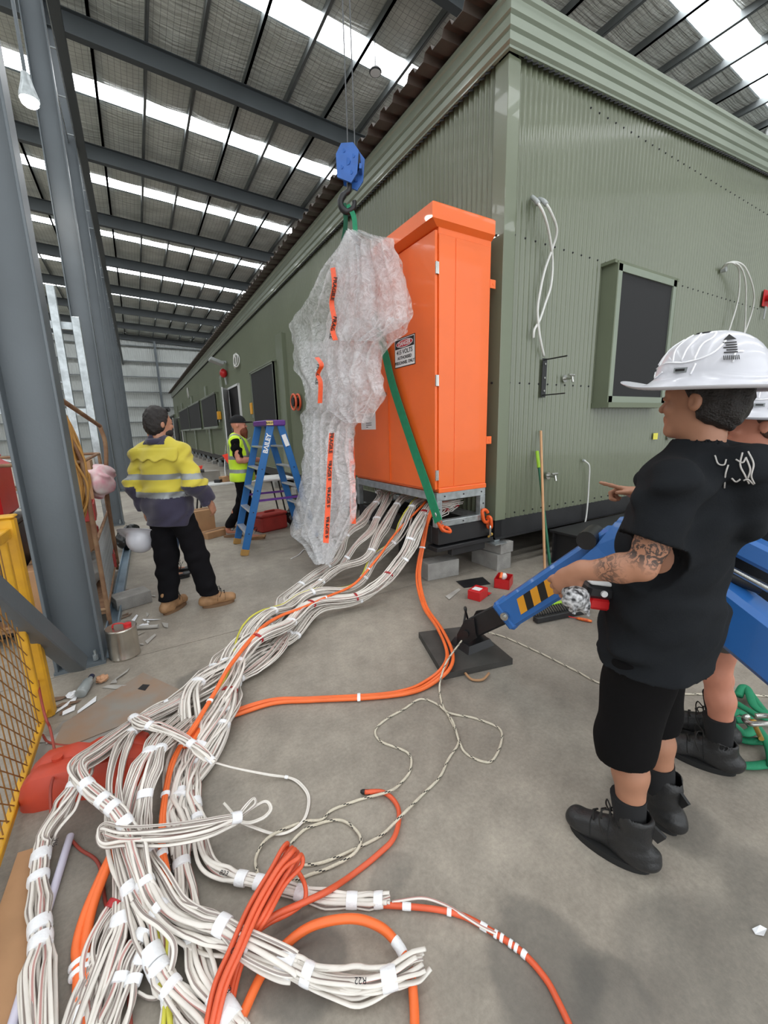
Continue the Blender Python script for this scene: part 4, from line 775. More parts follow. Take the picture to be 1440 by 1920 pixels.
MB().beam(E0, E1, .16, .20, UP, .02).build('outer_leg', M_blue, cr)
ed = (E1 - E0).normalized(); E2 = E1 + ed * ((E1.z - .14) / -ed.z); MB().beam(E1 - ed * .1, E2, .12, .15, UP, .01).build('inner_leg', M_black, cr); MB().ab((E2.x - .12, E2.y - .1, 0), (E2.x + .12, E2.y + .1, .05), .01).ab((E2.x - .07, E2.y - .05, .05), (E2.x + .07, E2.y + .05, .17)).build('foot', M_black, cr)
G0 = D(1320, 985, 1.64); G1 = D(1520, 1085, 1.46)
MB().beam(G0, G1, .12, .085, UP, .015).build('outer_leg', M_blue, cr)
MB().beam(A2 + ax * .05, E0, .12, .15, UP, .015).build('link_arm', M_blue, cr); MB().cyl(D(1310, 1035, 1.66), D(1500, 1135, 1.46), .014, n=12).build('ram_rod', M_chrome, cr, smooth=40)
MB().cyl(D(1300, 1052, 1.68), D(1430, 1102, 1.55), .028, n=14).build('ram_cylinder', M_black, cr, smooth=40)
cc = D(1330, 1000, 3.0)
MB().box(cc + Vector((.25, .1, -.1)), (.75, .5, .34), Matrix.Rotation(-.5, 3, 'Z'), .03).build('body', M_black, cr)
MB().box(cc + Vector((.25, .1, -.52)), (.9, .4, .34), Matrix.Rotation(-.5, 3, 'Z'), .12).build('track', M_black, cr)
# ================================================================ step ladder
M_lad = mat('blue_fibreglass', lin(36, 104, 168), 0.4, var=0.06, vs=6); M_pur = mat('purple_plastic', lin(92, 44, 130), 0.4, var=0.05); M_alu = mat('aluminium', lin(200, 202, 206), 0.35, 0.7, var=0.08); M_tan = mat('tan_rubber', lin(170, 130, 70), 0.7)
ld = thing('step_ladder', 'blue fibreglass double sided step ladder with purple top cap', 'ladder', (1.5, 5.6, 0))
fb = [F(458, 1042), F(444, 1020)]; ft = [D(512, 800, 0), D(497, 800, 0)]
d0 = fb[1] - fb[0]; top0 = depth_pt = None
ft = [Vector((fb[0].x + .50, fb[0].y + .03, 1.70)), Vector((fb[1].x + .46, fb[1].y - .0, 1.70))]
rb_ = [Vector((ft[0].x + .56, fb[0].y + .05, 0)), Vector((ft[1].x + .52, fb[1].y + .02, 0))]; rt = [ft[0] + Vector((.13, 0, 0)), ft[1] + Vector((.13, 0, 0))]
def stile(a, c):
    b = MB(); s = (c - a).normalized(); o = b.beam(a + s * .07, c, .03, .095, (1, 0, .3), .006).build('stile', M_lad, ld)
    link('foot', MB().beam(a, a + s * .09, .036, .105, (1, 0, .3), .006).mesh('foot', M_tan), o); return o
st = [stile(fb[0], ft[0]), stile(fb[1], ft[1])]; stile(rb_[0], rt[0]); stile(rb_[1], rt[1])
for side in ((fb, ft), (rb_, rt)):
    for k in range(5):
        t = (.17 + .165 * k); a = side[0][0].lerp(side[1][0], t); c = side[0][1].lerp(side[1][1], t); MB().beam(a, c, .09, .025, UP, .004).build('step', M_alu, ld)
        MB().cyl(a + Vector((.0, -.016, 0)), a + Vector((0, -.024, 0)), .008, n=8).build('rivet', M_black, ld)
MB().ab((min(ft[0].x, ft[1].x) - .06, ft[0].y - .05, 1.69), (rt[0].x + .06, ft[1].y + .05, 1.765), .012).build('top_cap', M_pur, ld)
MB().ab((min(ft[0].x, ft[1].x) - .065, ft[0].y - .052, 1.70), (ft[0].x + .02, ft[0].y - .049, 1.755)).build('cap_sticker', mat('cap_yellow', lin(222, 196, 120), .5), ld)
for y in (0, 1): MB().beam(fb[y].lerp(ft[y], .42) + UP * .0, rb_[y].lerp(rt[y], .42), .012, .03, UP).build('spreader', M_pur, ld)
dst = (ft[0] - fb[0]).normalized()
text_mesh('BAILEY', .085, M_sgn, 'lettering', ld, face_mat(fb[0].lerp(ft[0], .86) + Vector((0, -.0175, 0)), dst, (-1, 0, .3)), .0005, bold=.003)
text_mesh('BAILEY', .034, M_blk, 'lettering', ld, face_mat((ft[0].x - .02, ft[0].y - .053, 1.727), (1, 0, 0), (0, 0, 1)), .0004, bold=.001)
MB().ab((-.03, -.002, -.08), (.03, 0, .08)).build('warning_sticker', M_sgn, ld).matrix_world = Matrix.Translation(rb_[0].lerp(rt[0], .88) + Vector((0, -.017, 0))) @ Matrix.Rotation(-.31, 4, 'Y')
# ================================================================ people: distance fields -> continuous surfaces
from mathutils.bvhtree import BVHTree
class Field:
    def __init__(s, lo, hi, h):
        s.lo = np.array(lo, float); s.h = h; s.n = np.ceil((np.array(hi, float) - s.lo) / h).astype(int) + 1
        s.v = np.full(s.n, 1.0, np.float32)
    def _sub(s, lo, hi):
        a = np.clip(np.floor((lo - s.lo) / s.h).astype(int), 0, s.n); b = np.clip(np.ceil((hi - s.lo) / s.h).astype(int) + 1, 0, s.n)
        if (b <= a).any(): return None, None
        g = np.meshgrid(*[(s.lo[i] + s.h * np.arange(a[i], b[i])).astype(np.float32) for i in range(3)], indexing='ij')
        return (slice(a[0], b[0]), slice(a[1], b[1]), slice(a[2], b[2])), g
    def _merge(s, sl, d, k):
        o = s.v[sl]
        if k <= 0: s.v[sl] = np.minimum(o, d); return
        t = np.clip(.5 + .5 * (o - d) / k, 0, 1); s.v[sl] = o + (d - o) * t - k * t * (1 - t)
    def _capd(s, g, a, b, ra, rb, flat):
        q = [g[i] - a[i] for i in range(3)]; ab = b - a
        if flat is not None:
            f = np.array(flat[0], float); f = f / np.linalg.norm(f); e = (q[0] * f[0] + q[1] * f[1] + q[2] * f[2]) * (1 / flat[1] - 1); q = [q[i] + f[i] * e for i in range(3)]
            ab = ab + f * (ab @ f) * (1 / flat[1] - 1)
        t = np.clip((q[0] * ab[0] + q[1] * ab[1] + q[2] * ab[2]) / max(ab @ ab, 1e-9), 0, 1)
        return np.sqrt((q[0] - ab[0] * t) ** 2 + (q[1] - ab[1] * t) ** 2 + (q[2] - ab[2] * t) ** 2) - (ra + (rb - ra) * t)
    def cap(s, a, b, ra, rb=None, k=.02, flat=None, sub=False):
        a = np.array(a, float); b = np.array(b, float); rb = ra if rb is None else rb; m = max(ra, rb) + k + 3 * s.h
        sl, g = s._sub(np.minimum(a, b) - m, np.maximum(a, b) + m)
        if sl is None: return s
        d = s._capd(g, a, b, ra, rb, flat)
        if sub: s.v[sl] = np.maximum(s.v[sl], -d)
        else: s._merge(sl, d, k)
        return s
    def ell(s, c, r, R=None, k=.02, sub=False):
        c = np.array(c, float); r = np.array(r, float); m = r.max() + k + 3 * s.h; sl, g = s._sub(c - m, c + m)
        if sl is None: return s
        q = [g[i] - c[i] for i in range(3)]
        if R is not None:
            R = np.array(R); q = [R[0][i] * q[0] + R[1][i] * q[1] + R[2][i] * q[2] for i in range(3)]
        l = np.sqrt(sum((q[i] / r[i]) ** 2 for i in range(3))); l2 = np.sqrt(sum((q[i] / r[i] ** 2) ** 2 for i in range(3))); d = l * (l - 1) / np.maximum(l2, 1e-6)
        if sub: s.v[sl] = np.maximum(s.v[sl], -d)
        else: s._merge(sl, d, k)
        return s
    def grid(s): return np.meshgrid(*[(s.lo[i] + s.h * np.arange(s.n[i])).astype(np.float32) for i in range(3)], indexing='ij')
    def cut(s, p, n, where=None):
        g = s.grid(); n = np.array(n, float); n = n / np.linalg.norm(n); d = sum((g[i] - p[i]) * n[i] for i in range(3))
        nv = np.maximum(s.v, d)
        if where is not None:
            c, r = where; w_ = sum((g[i] - c[i]) ** 2 for i in range(3)) < r * r; s.v = np.where(w_, nv, s.v)
        else: s.v = nv
        return s
    def folds(s, amp, waves):
        g = s.grid(); x = np.zeros_like(s.v)
        for (kx, ky, kz, ph) in waves: x += np.sin(kx * g[0] + ky * g[1] + kz * g[2] + ph + 1.5 * np.sin(kz * .7 * g[2] + 6 * g[0] + ph))
        s.v += (amp / len(waves) * x).astype(np.float32); return s
    def mesh(s, name, mats, classify=None):
        v = s.v; v[0] = v[-1] = 1; v[:, 0] = v[:, -1] = 1; v[:, :, 0] = v[:, :, -1] = 1
        ins = v < 0; cn = [ins[a:v.shape[0] - 1 + a, b:v.shape[1] - 1 + b, c:v.shape[2] - 1 + c] for a in (0, 1) for b in (0, 1) for c in (0, 1)]
        sm = sum(c.astype(np.int8) for c in cn); act = (sm > 0) & (sm < 8); idx = np.argwhere(act); num = np.full(act.shape, -1, np.int64); num[act] = np.arange(len(idx))
        pos = np.zeros((len(idx), 3)); cnt = np.zeros(len(idx)); offs = [(a, b, c) for a in (0, 1) for b in (0, 1) for c in (0, 1)]
        val = [v[idx[:, 0] + o[0], idx[:, 1] + o[1], idx[:, 2] + o[2]] for o in offs]
        for i in range(8):
            for j in range(i + 1, 8):
                df = [offs[j][q] - offs[i][q] for q in range(3)]
                if sum(abs(x) for x in df) != 1: continue
                a, b = val[i], val[j]; m_ = (a < 0) != (b < 0); t = np.where(m_, a / np.where(m_, a - b, 1), 0)
                for q in range(3): pos[:, q] += np.where(m_, offs[i][q] + df[q] * t, 0)
                cnt += m_
        pos = (idx + pos / cnt[:, None]) * s.h + s.lo; faces = []
        for ax in range(3):
            sl0 = [slice(None)] * 3; sl1 = [slice(None)] * 3; sl0[ax] = slice(0, -1); sl1[ax] = slice(1, None)
            A = ins[tuple(sl0)]; B = ins[tuple(sl1)]; e = np.argwhere(A != B); o1, o2 = [(1, 2), (2, 0), (0, 1)][ax]
            e = e[(e[:, o1] > 0) & (e[:, o2] > 0)]; fl = A[e[:, 0], e[:, 1], e[:, 2]]; q = []
            for da, db in ((0, 0), (1, 0), (1, 1), (0, 1)):
                c = e.copy(); c[:, o1] -= da; c[:, o2] -= db; q.append(num[c[:, 0], c[:, 1], c[:, 2]])
            q = np.stack(q, 1); q[~fl] = q[~fl][:, ::-1]; faces.append(q)
        fc = np.concatenate(faces); fc = fc[(fc >= 0).all(1)]
        for _ in range(2):                                     # light smoothing
            acc = np.zeros_like(pos); ct = np.zeros(len(pos))
            for a, b in ((0, 1), (1, 2), (2, 3), (3, 0)):
                for x, y in ((a, b), (b, a)): np.add.at(acc, fc[:, x], pos[fc[:, y]]); np.add.at(ct, fc[:, x], 1)
            pos = pos * .5 + .5 * acc / np.maximum(ct, 1)[:, None]
        me = bpy.data.meshes.new(name); me.vertices.add(len(pos)); me.vertices.foreach_set('co', pos.astype(np.float32).ravel())
        me.loops.add(len(fc) * 4); me.loops.foreach_set('vertex_index', fc.astype(np.int32).ravel()); me.polygons.add(len(fc)); me.polygons.foreach_set('loop_start', np.arange(0, len(fc) * 4, 4, dtype=np.int32))
        for mm in (mats if isinstance(mats, (list, tuple)) else [mats]): me.materials.append(mm)
        me.update(calc_edges=True)
        me.polygons.foreach_set('use_smooth', [True] * len(fc))
        if classify is not None: me.polygons.foreach_set('material_index', classify(pos[fc].mean(1)).astype(np.int32))
        me.validate(); return me
M_skin = mat('skin', lin(172, 122, 96), 0.5, var=0.06, vs=12, bump=0.05, bs=200); M_tat = mat('tattooed_skin', lin(96, 78, 70), 0.5, var=0.2, vs=40)
M_hair = mat('dark_hair', lin(30, 24, 22), 0.6, var=0.3, vs=60, bump=0.6, bs=180); M_hairb = mat('brown_hair', lin(74, 50, 38), 0.6, var=0.3, vs=60, bump=0.6, bs=180); M_beard = mat('red_beard', lin(120, 62, 40), 0.7, var=0.25, vs=60, bump=0.6, bs=180)
M_blacks = mat('black_cotton', lin(29, 31, 34), 0.95, spec=.15, var=0.12, vs=8, bump=0.15, bs=220); M_shorts = mat('black_shorts_fabric', lin(15, 14, 15), 0.95, spec=.15, var=0.1, vs=8, bump=0.1, bs=200)
M_bootb = mat('black_leather', lin(38, 38, 39), 0.45, var=0.2, vs=18, bump=0.2, bs=120); M_sole = mat('black_rubber_sole', lin(24, 24, 24), 0.8, var=0.1); M_boott = mat('tan_leather', lin(158, 120, 84), 0.65, var=0.15, vs=18, bump=0.2, bs=120); M_solet = mat('brown_sole', lin(122, 92, 66), .8)
M_sock = mat('black_sock', lin(24, 24, 26), 0.95, var=0.1); M_navy = mat('navy_cotton', lin(50, 46, 66), 0.9, var=0.08, bump=0.15, bs=200, sheen=.2); M_yel = mat('yellow_hivis_cotton', lin(196, 180, 62), 0.85, var=0.05, bump=0.1, bs=200, sheen=.2)
M_lime = mat('lime_hivis_mesh', lin(206, 240, 44), 0.8, var=0.04, sheen=.2); M_refl = mat('reflective_tape', lin(140, 144, 146), 0.45, 0.3, var=0.05); M_hat = mat('white_hard_hat', lin(206, 206, 213), 0.3, var=0.02, coat=.3); M_jean = mat('blue_denim', lin(56, 72, 96), 0.9, var=0.15, vs=20, bump=.2, bs=250)
M_lace = mat('lace', lin(38, 36, 34), .9, var=0)
V = lambda *a: np.array(a, float)
def arr(p): return np.array(tuple(p), float)
class Man:
    def __init__(s, label, O, ang, h, J=None, lean=(0, 0), group=None, head=None):
        s.O = V(*O, 0); s.f = V(math.cos(ang), math.sin(ang), 0); s.l = V(-math.sin(ang), math.cos(ang), 0); s.u = V(0, 0, 1); s.k = h / 1.80; s.lean = lean
        s.root = thing('person', label, 'person', (O[0], O[1], 0), group); J = J or {}
        P = s.P
        s.J = dict(shL=P(.178, -.02, 1.425), shR=P(-.178, -.02, 1.425), elL=P(.24, -.04, 1.16), elR=P(-.24, -.04, 1.16), wrL=P(.25, .05, .92), wrR=P(-.25, .05, .92),
                   hipL=P(.09, 0, .94), hipR=P(-.09, 0, .94), knL=P(.10, .03, .50), knR=P(-.10, .03, .50), anL=P(.11, -.03, .09), anR=P(-.11, -.03, .09))
        s.J.update({k: arr(v) for k, v in J.items()})
        ha = head if head is not None else ang; s.hf = V(math.cos(ha), math.sin(ha), 0); s.hl = V(-math.sin(ha), math.cos(ha), 0)
        s.hc = P(0, .01, 1.66); s.fa = {}
    def P(s, a, b, z):
        w_ = max(0, (z - .9) / .9); return s.O + s.l * (a * s.k + s.lean[0] * w_) + s.f * (b * s.k + s.lean[1] * w_) + s.u * (z * s.k)
    def H(s, a, b, z): return s.hc + s.hl * (a * s.k) + s.hf * (b * s.k) + s.u * (z * s.k)
    def HR(s): return np.stack([s.hl, s.hf, s.u], 1)
    def bounds(s, m=.14):
        pts = list(s.J.values()) + [s.P(0, .2, 1.84), s.P(0, -.2, 0), s.P(.2, .25, 0), s.P(-.2, .25, 0), s.H(.12, .15, .14), s.H(-.12, -.15, 0)]; pts = np.array(pts); return pts.min(0) - m, pts.max(0) + m
    def torso(s, F_, g=0.0, k=.05):
        P = s.P; q = s.k; fl = (s.f, .74)
        F_.cap(P(-.06, -.01, .95), P(.06, -.01, .95), (.115 + g) * q, k=k * q, flat=(s.f, .95)); F_.cap(P(0, 0, .98), P(0, .0, 1.16), (.135 + g) * q, (.14 + g) * q, k=k, flat=fl)
        F_.cap(P(0, -.005, 1.20), P(0, -.015, 1.35), (.158 + g) * q, (.16 + g) * q, k=k, flat=(s.f, .70)); F_.cap(s.J['shL'] + s.u * (-.01), s.J['shR'] + s.u * (-.01), (.056 + g * .7) * q, k=k * q)
        for S in 'LR': F_.cap(P(.03 if S == 'L' else -.03, -.03, 1.485), s.J['sh' + S] + s.u * .01, (.05 + g * .6) * q, (.045 + g * .6) * q, k=k * q)
        return F_
    def hand(s, F_, side, d, n, curls, thumb=.5, sc=1.0):
        W = s.J['wr' + side]; d = d / np.linalg.norm(d); n = n - d * (n @ d); n = n / np.linalg.norm(n); c = np.cross(d, n)                 # c = across, toward thumb
        q = s.k * sc; R = np.stack([d, c, n], 1); F_.ell(W + d * .048 * q, V(.056, .042, .017) * q, R, .015); F_.cap(W - d * .02, W + d * .03 * q, .026 * q, .024 * q, k=.02)
        for i, L in enumerate((.078, .085, .080, .062)):
            p = W + d * (.088 - .004 * abs(i - 1)) * q + c * (.030 - .0205 * i) * q; dd = d + c * (.10 - .06 * i); dd = dd / np.linalg.norm(dd); cu = curls[i]; r = (.0095 - .0007 * (i == 3)) * q
            nn = n - dd * (n @ dd); nn = nn / np.linalg.norm(nn)
            for j, fr in enumerate((.45, .32, .23)):
                a_ = cu * (1.0 if j else .75); dd, nn = dd * math.cos(a_) + nn * math.sin(a_), nn * math.cos(a_) - dd * math.sin(a_)
                e = p + dd * L * fr * q; F_.cap(p, e, r, r * .93, k=.006); p = e; r *= .93
        p = W + d * .022 * q + c * .030 * q; dd = d * .65 + c * .75 * thumb + n * .25; dd = dd / np.linalg.norm(dd); e = p + dd * .04 * q; F_.cap(p, e, .012 * q, .0105 * q, k=.012); dd = dd * .8 + d * .5 + n * .15; dd = dd / np.linalg.norm(dd); F_.cap(e, e + dd * .032 * q, .0105 * q, .009 * q, k=.006)
    def body(s, h, hands, mats=None, classify=None, fine=True):
        lo, hi = s.bounds(); F_ = Field(lo, hi, h); J = s.J; q = s.k; P = s.P; Hh = s.H
        s.torso(F_, -.012); F_.cap(P(0, -.03, 1.42), Hh(0, -.015, -.06), .060 * q, .054 * q, k=.03)
        R = s.HR(); F_.ell(Hh(0, -.005, .03), V(.076, .098, .105) * q, R, .02); F_.ell(Hh(0, .035, -.055), V(.056, .060, .058) * q, R, .03); F_.cap(Hh(-.018, .075, -.088), Hh(.018, .075, -.088), .018 * q, k=.02)
        F_.cap(Hh(0, .088, .018), Hh(0, .110, -.018), .008 * q, .013 * q, k=.012); F_.cap(Hh(-.032, .082, .034), Hh(.032, .082, .034), .013 * q, k=.015)
        for sg in (-1, 1):
            F_.ell(Hh(sg * .082, -.010, .0), V(.011, .019, .030) * q, R, .006); F_.ell(Hh(sg * .096, -.004, .0), V(.010, .010, .018) * q, R, 0, sub=True); F_.ell(Hh(sg * .034, .074, -.02), V(.022, .018, .02) * q, R, .015); F_.ell(Hh(sg * .030, .092, .014), V(.014, .008, .008) * q, R, .004, sub=False)
        F_.cap(Hh(-.018, .092, -.046), Hh(.018, .092, -.046), .0075 * q, k=.006); F_.cap(Hh(-.014, .090, -.056), Hh(.014, .090, -.056), .0085 * q, k=.006)
        for S in 'LR':
            sh, el, wr = J['sh' + S], J['el' + S], J['wr' + S]
            F_.cap(sh, el, .052 * q, .041 * q, k=.03); F_.cap(sh + (el - sh) * .25, sh + (el - sh) * .7, .050 * q, .046 * q, k=.02); mid = el + (wr - el) * .3; F_.cap(el, mid, .041 * q, .044 * q, k=.02); F_.cap(mid, wr, .044 * q, .027 * q, k=.02)
            hp, kn, an = J['hip' + S], J['kn' + S], J['an' + S]
            F_.cap(hp, kn, .088 * q, .056 * q, k=.04); cf = kn + (an - kn) * .32 - s.f * .012; F_.cap(kn, cf, .055 * q, .056 * q, k=.03); F_.cap(cf, an, .056 * q, .036 * q, k=.03); fd = s.fa.get(S, s.f); F_.cap(an - s.u * .04 * q, an + fd * .13 * q - s.u * .045 * q, .028 * q, .022 * q, k=.02)
            if S in hands: s.hand(F_, S, *hands[S])
        return link('body', F_.mesh('body', mats or [M_skin], classify), s.root)
    def boot(s, S, mt, sole, top=.20, lace=M_lace, pull=False):
        q = s.k; an = s.J['an' + S].copy(); fd = s.fa.get(S, s.f); sd = np.cross(fd, s.u); g = V(an[0], an[1], 0) + fd * .0
        hl = g - fd * .06 * q; to = g + fd * .185 * q; lo = np.minimum(hl, to) - .13; hi = np.maximum(hl, to) + .13; hi[2] = top * q + .05; lo[2] = -.03; F_ = Field(lo, hi, .004 if s.near else .007)
        F_.cap(hl + s.u * .06, to + s.u * .05, .043 * q, .041 * q, k=.02, flat=(s.u, .95)); F_.ell(to + s.u * .054 - fd * .018, V(.060, .047, .042) * q, np.stack([fd, sd, s.u], 1), .02); F_.cap(hl + s.u * .05 + fd * .05, an + s.u * (top - .09) * q, .052 * q, .056 * q, k=.03, flat=(fd, 1.15)); F_.cap(g + fd * .03 + s.u * .10, g + fd * .12 + s.u * .075, .045 * q, .04 * q, k=.03)
        F_.cap(an + s.u * (top - .13) * q, an + s.u * (top + .1) * q, .047 * q, k=0, sub=True, flat=(fd, 1.1)); F_.cut((0, 0, top * q), (-fd[0] * .12, -fd[1] * .12, 1)); F_.cut((0, 0, .024), (0, 0, -1)); F_.folds(.003, [(60, 30, 50, 0), (20, 70, 60, 1)])
        b = link('boot', F_.mesh('boot', mt), s.root)
        out = []
        for t in range(28):
            a = 2 * math.pi * t / 28; cx_ = math.cos(a); sy = math.sin(a); L = (.158 if cx_ > 0 else .126) * q; wd = (.059 + .007 * cx_) * q; out.append(g + fd * (.055 * q + cx_ * L) + sd * (sy * wd * (1 if abs(cx_) < .8 else .98)))
        r0 = [Vector(p + s.u * .001) for p in out]; r1 = [Vector(p + s.u * .028) for p in out]; link('sole', MB().loft([r0, r1]).mesh('sole', sole, 40), b)
        lc = MB()
        for i in range(4):
            c_ = g + fd * (.125 - .028 * i) * q + s.u * (.122 + .024 * i) * q; w2 = .030 * q
            lc.tube([Vector(c_ - sd * w2 - s.u * .008), Vector(c_ + s.u * .008 + fd * .008), Vector(c_ + sd * w2 - s.u * .008)], .0035, 6)
        c_ = g + fd * .04 * q + s.u * (top - .03) * q
        for sg in (-1, 1): lc.tube(spline([Vector(c_ + fd * .03), Vector(c_ + fd * .055 + sd * sg * .03 + s.u * .01), Vector(c_ + fd * .06 + sd * sg * .045 - s.u * .03), Vector(c_ + fd * .04 + sd * sg * .055 - s.u * .07)], 4), .003, 6)
        link('laces', lc.mesh('laces', lace, 'all'), b)
        bv = BVHTree.FromPolygons([v.co for v in b.data.vertices], [tuple(p.vertices) for p in b.data.polygons])
        for nm, base, w_ in (('toe_cap_seam', g + fd * .125 * q, .0025), ('quarter_seam', g + fd * .06 * q, .002)):
            pts = []
            for i in range(15):
                a_ = math.pi * (i / 14); o_ = base + sd * (math.cos(a_) * .12) + s.u * (.045 + math.sin(a_) * .14) + fd * (.02 * math.sin(a_)); t_ = base + s.u * .06; h_ = bv.ray_cast(Vector(o_), Vector(t_ - o_).normalized())
                if h_[0] is not None: pts.append(h_[0] + h_[1] * .0005)
            if len(pts) > 4: link(nm, MB().tube(pts, w_, 6).mesh(nm, sole, 'all'), b)
        if pull:
            c_ = g - fd * .07 * q + s.u * .175 * q; link('pull_tab', MB().box(c_, (.012, .05, .045), Matrix(np.stack([sd, fd, s.u], 1).tolist()) @ Matrix.Rotation(.5, 3, 'X')).mesh('pull_tab', mt), b)
        return b
    near = False
def legs_field(s, F_, g0, g1, kz=None, k=.04):
    for S in 'LR':
        hp, kn, an = s.J['hip' + S], s.J['kn' + S], s.J['an' + S]; F_.cap(hp, kn, (.095 + g0) * s.k, (.062 + g1) * s.k, k=k)
        if kz: F_.cap(kn, kn + (an - kn) * kz, (.062 + g1) * s.k, (.05 + g1) * s.k, k=k * .6)
    F_.cap(s.P(-.06, -.015, .95), s.P(.06, -.015, .95), (.125 + g0 * .6) * s.k, k=.04, flat=(s.f, .95)); F_.cap(s.P(-.02, 0, .95), s.P(.02, 0, 1.04), (.145 + g0 * .3) * s.k, k=.04, flat=(s.f, .78)); return F_
def hard_hat(parent, c, fwd, label=None, tilt=0.0, sc=1.0, lines=True, top=False):
    f = Vector(fwd).normalized(); u = Vector((0, 0, 1)); l = u.cross(f).normalized(); R = Matrix((l, f, u)).transposed() @ Matrix.Rotation(tilt, 3, 'X'); c = Vector(c)
    if parent is None: root = thing('hard_hat', label, 'hard hat', c); 
    else:
        root = bpy.data.objects.new('hard_hat', None); COL.objects.link(root); root.parent = parent; root.matrix_parent_inverse = parent_inv(parent); root.empty_display_size = .05
    def S(th, ph): return Vector((.118 * sc * math.cos(ph) * math.sin(th) ** .9, (.146 * math.sin(ph) + (-.006)) * sc * math.sin(th) ** .9, .138 * sc * math.cos(th)))
    n = 56; rings = []
    for th in [.02, .12, .25, .4, .55, .7, .85, 1.0, 1.15, 1.3, 1.43, 1.53]: rings.append([c + R @ S(th, 2 * math.pi * j / n) for j in range(n)])
    for ro, dz in ((.012, -.010), (.030, -.020), (.055, -.030), (.072, -.034), (.078, -.026), (.078, -.030), (.070, -.038), (.05, -.036), (.02, -.026), (-.008, -.012)):
        rg = []
        for j in range(n):
            ph = 2 * math.pi * j / n; p = S(1.55, ph); d = Vector((math.cos(ph), math.sin(ph), 0)); fr = max(0, math.sin(ph)); bk = max(0, -math.sin(ph))
            ext = ro * (1 + .25 * fr ** 2 + .15 * bk ** 2) * sc if ro > 0 else ro * sc
            rg.append(c + R @ (p + d * ext + Vector((0, 0, dz * sc * (1 - 0.75 * abs(fr) ** 3 * (ro > .04)) + .012 * fr ** 4 * sc * (ro > .06)))))
        rings.append(rg)
    for th in (1.45, 1.2, .8, .3, .02):
        rings.append([c + R @ (S(th, 2 * math.pi * j / n) * .965 - Vector((0, 0, .004))) for j in range(n)])
    b = MB(); b.loft(rings); sh = b.mesh('shell', M_hat, 'all')
    o = link('shell', sh, parent); 
    if parent is None: o.parent = root; o.matrix_parent_inverse = parent_inv(root)
    else: bpy.data.objects.remove(root); o.name = 'hard_hat'
    tgt = o
    if lines:
        def curve(pts, r=.0028): return MB().tube(spline([c + R @ (S(t, p) * 1.008) for t, p in pts], 6), r * sc, 6)
        M_rdg = mat('glossy_white_ridge', lin(246, 246, 250), .15, var=0, coat=.5)
        for sg in (1, -1):
            A = lambda a: (math.pi / 2 - a) if sg < 0 else (math.pi / 2 + a)
            for cv in ([(.5, A(.25)), (.75, A(.5)), (.95, A(.55)), (1.25, A(.62))], [(.35, A(.6)), (.6, A(.9)), (.9, A(.95)), (1.2, A(1.1))], [(.35, A(1.2)), (.6, A(1.35)), (.9, A(1.3)), (1.2, A(1.3))], [(.4, A(1.9)), (.65, A(1.8)), (.85, A(1.6)), (1.2, A(1.55))], [(1.28, A(.3)), (1.2, A(.9)), (1.24, A(1.4)), (1.12, A(1.8)), (.85, A(2.05)), (.55, A(2.2))], [(.7, A(.2)), (.95, A(.3)), (1.2, A(.35))], [(1.3, A(2.2)), (1.1, A(2.25)), (1.08, A(2.4))], [(1.36, A(.25)), (1.5, A(.6)), (1.4, A(.9))], [(1.28, A(1.6)), (1.5, A(1.55))]):
                link('ridge', curve(cv).mesh('ridge', M_rdg, 'all'), tgt)
            for k in range(3):
                p = S(.22 + .03 * k, A(.5 + .45 * k)) * 1.0; link('vent', MB().box(c + R @ p, (.012 * sc, .016 * sc, .004), R @ Matrix.Rotation(-sg * .2, 3, 'Y')).mesh('vent', M_blk), tgt)
            # maker's sticker with mark, lines and bar code
            th, ph = .95, A(2.15); p0 = S(th, ph) * 1.012; px_ = (S(th, A(2.0)) - p0).normalized(); px_ = (S(th, ph + .1) - S(th, ph - .1)).normalized() * (-1 if sg > 0 else 1); up_ = (S(th - .1, ph) - S(th + .1, ph)).normalized(); px_ = -px_ if px_.cross(up_).dot(p0) < 0 else px_
            b2 = MB()
            b2.plate([c + R @ (p0 + px_ * x + up_ * y) for x, y in ((-.016, .022), (.012, .022), (-.002, .040))], R @ px_.cross(up_), .001)
            for r_ in range(5):
                y = .014 - r_ * .008; b2.plate([c + R @ (p0 + px_ * x + up_ * yy) for x, yy in ((-.016, y), (.014 - .006 * (r_ % 2), y), (.014 - .006 * (r_ % 2), y - .0035), (-.016, y - .0035))], R @ px_.cross(up_), .001)
            for r_ in range(9): b2.plate([c + R @ (p0 + px_ * x + up_ * yy) for x, yy in ((-.018 + r_ * .004, -.03), (-.016 + r_ * .004, -.03), (-.016 + r_ * .004, -.044), (-.018 + r_ * .004, -.044))], R @ px_.cross(up_), .001)
            link('printed_sticker', b2.mesh('printed_sticker', M_blk), tgt)
            p0 = S(1.4, A(1.35)) * 1.02; link('side_badge', MB().box(c + R @ p0, (.004, .034 * sc, .014 * sc), R).mesh('side_badge', M_refl), tgt); link('badge_print', MB().box(c + R @ (p0 * 1.012), (.004, .024 * sc, .006 * sc), R).mesh('badge_print', M_blk), tgt)
    return o
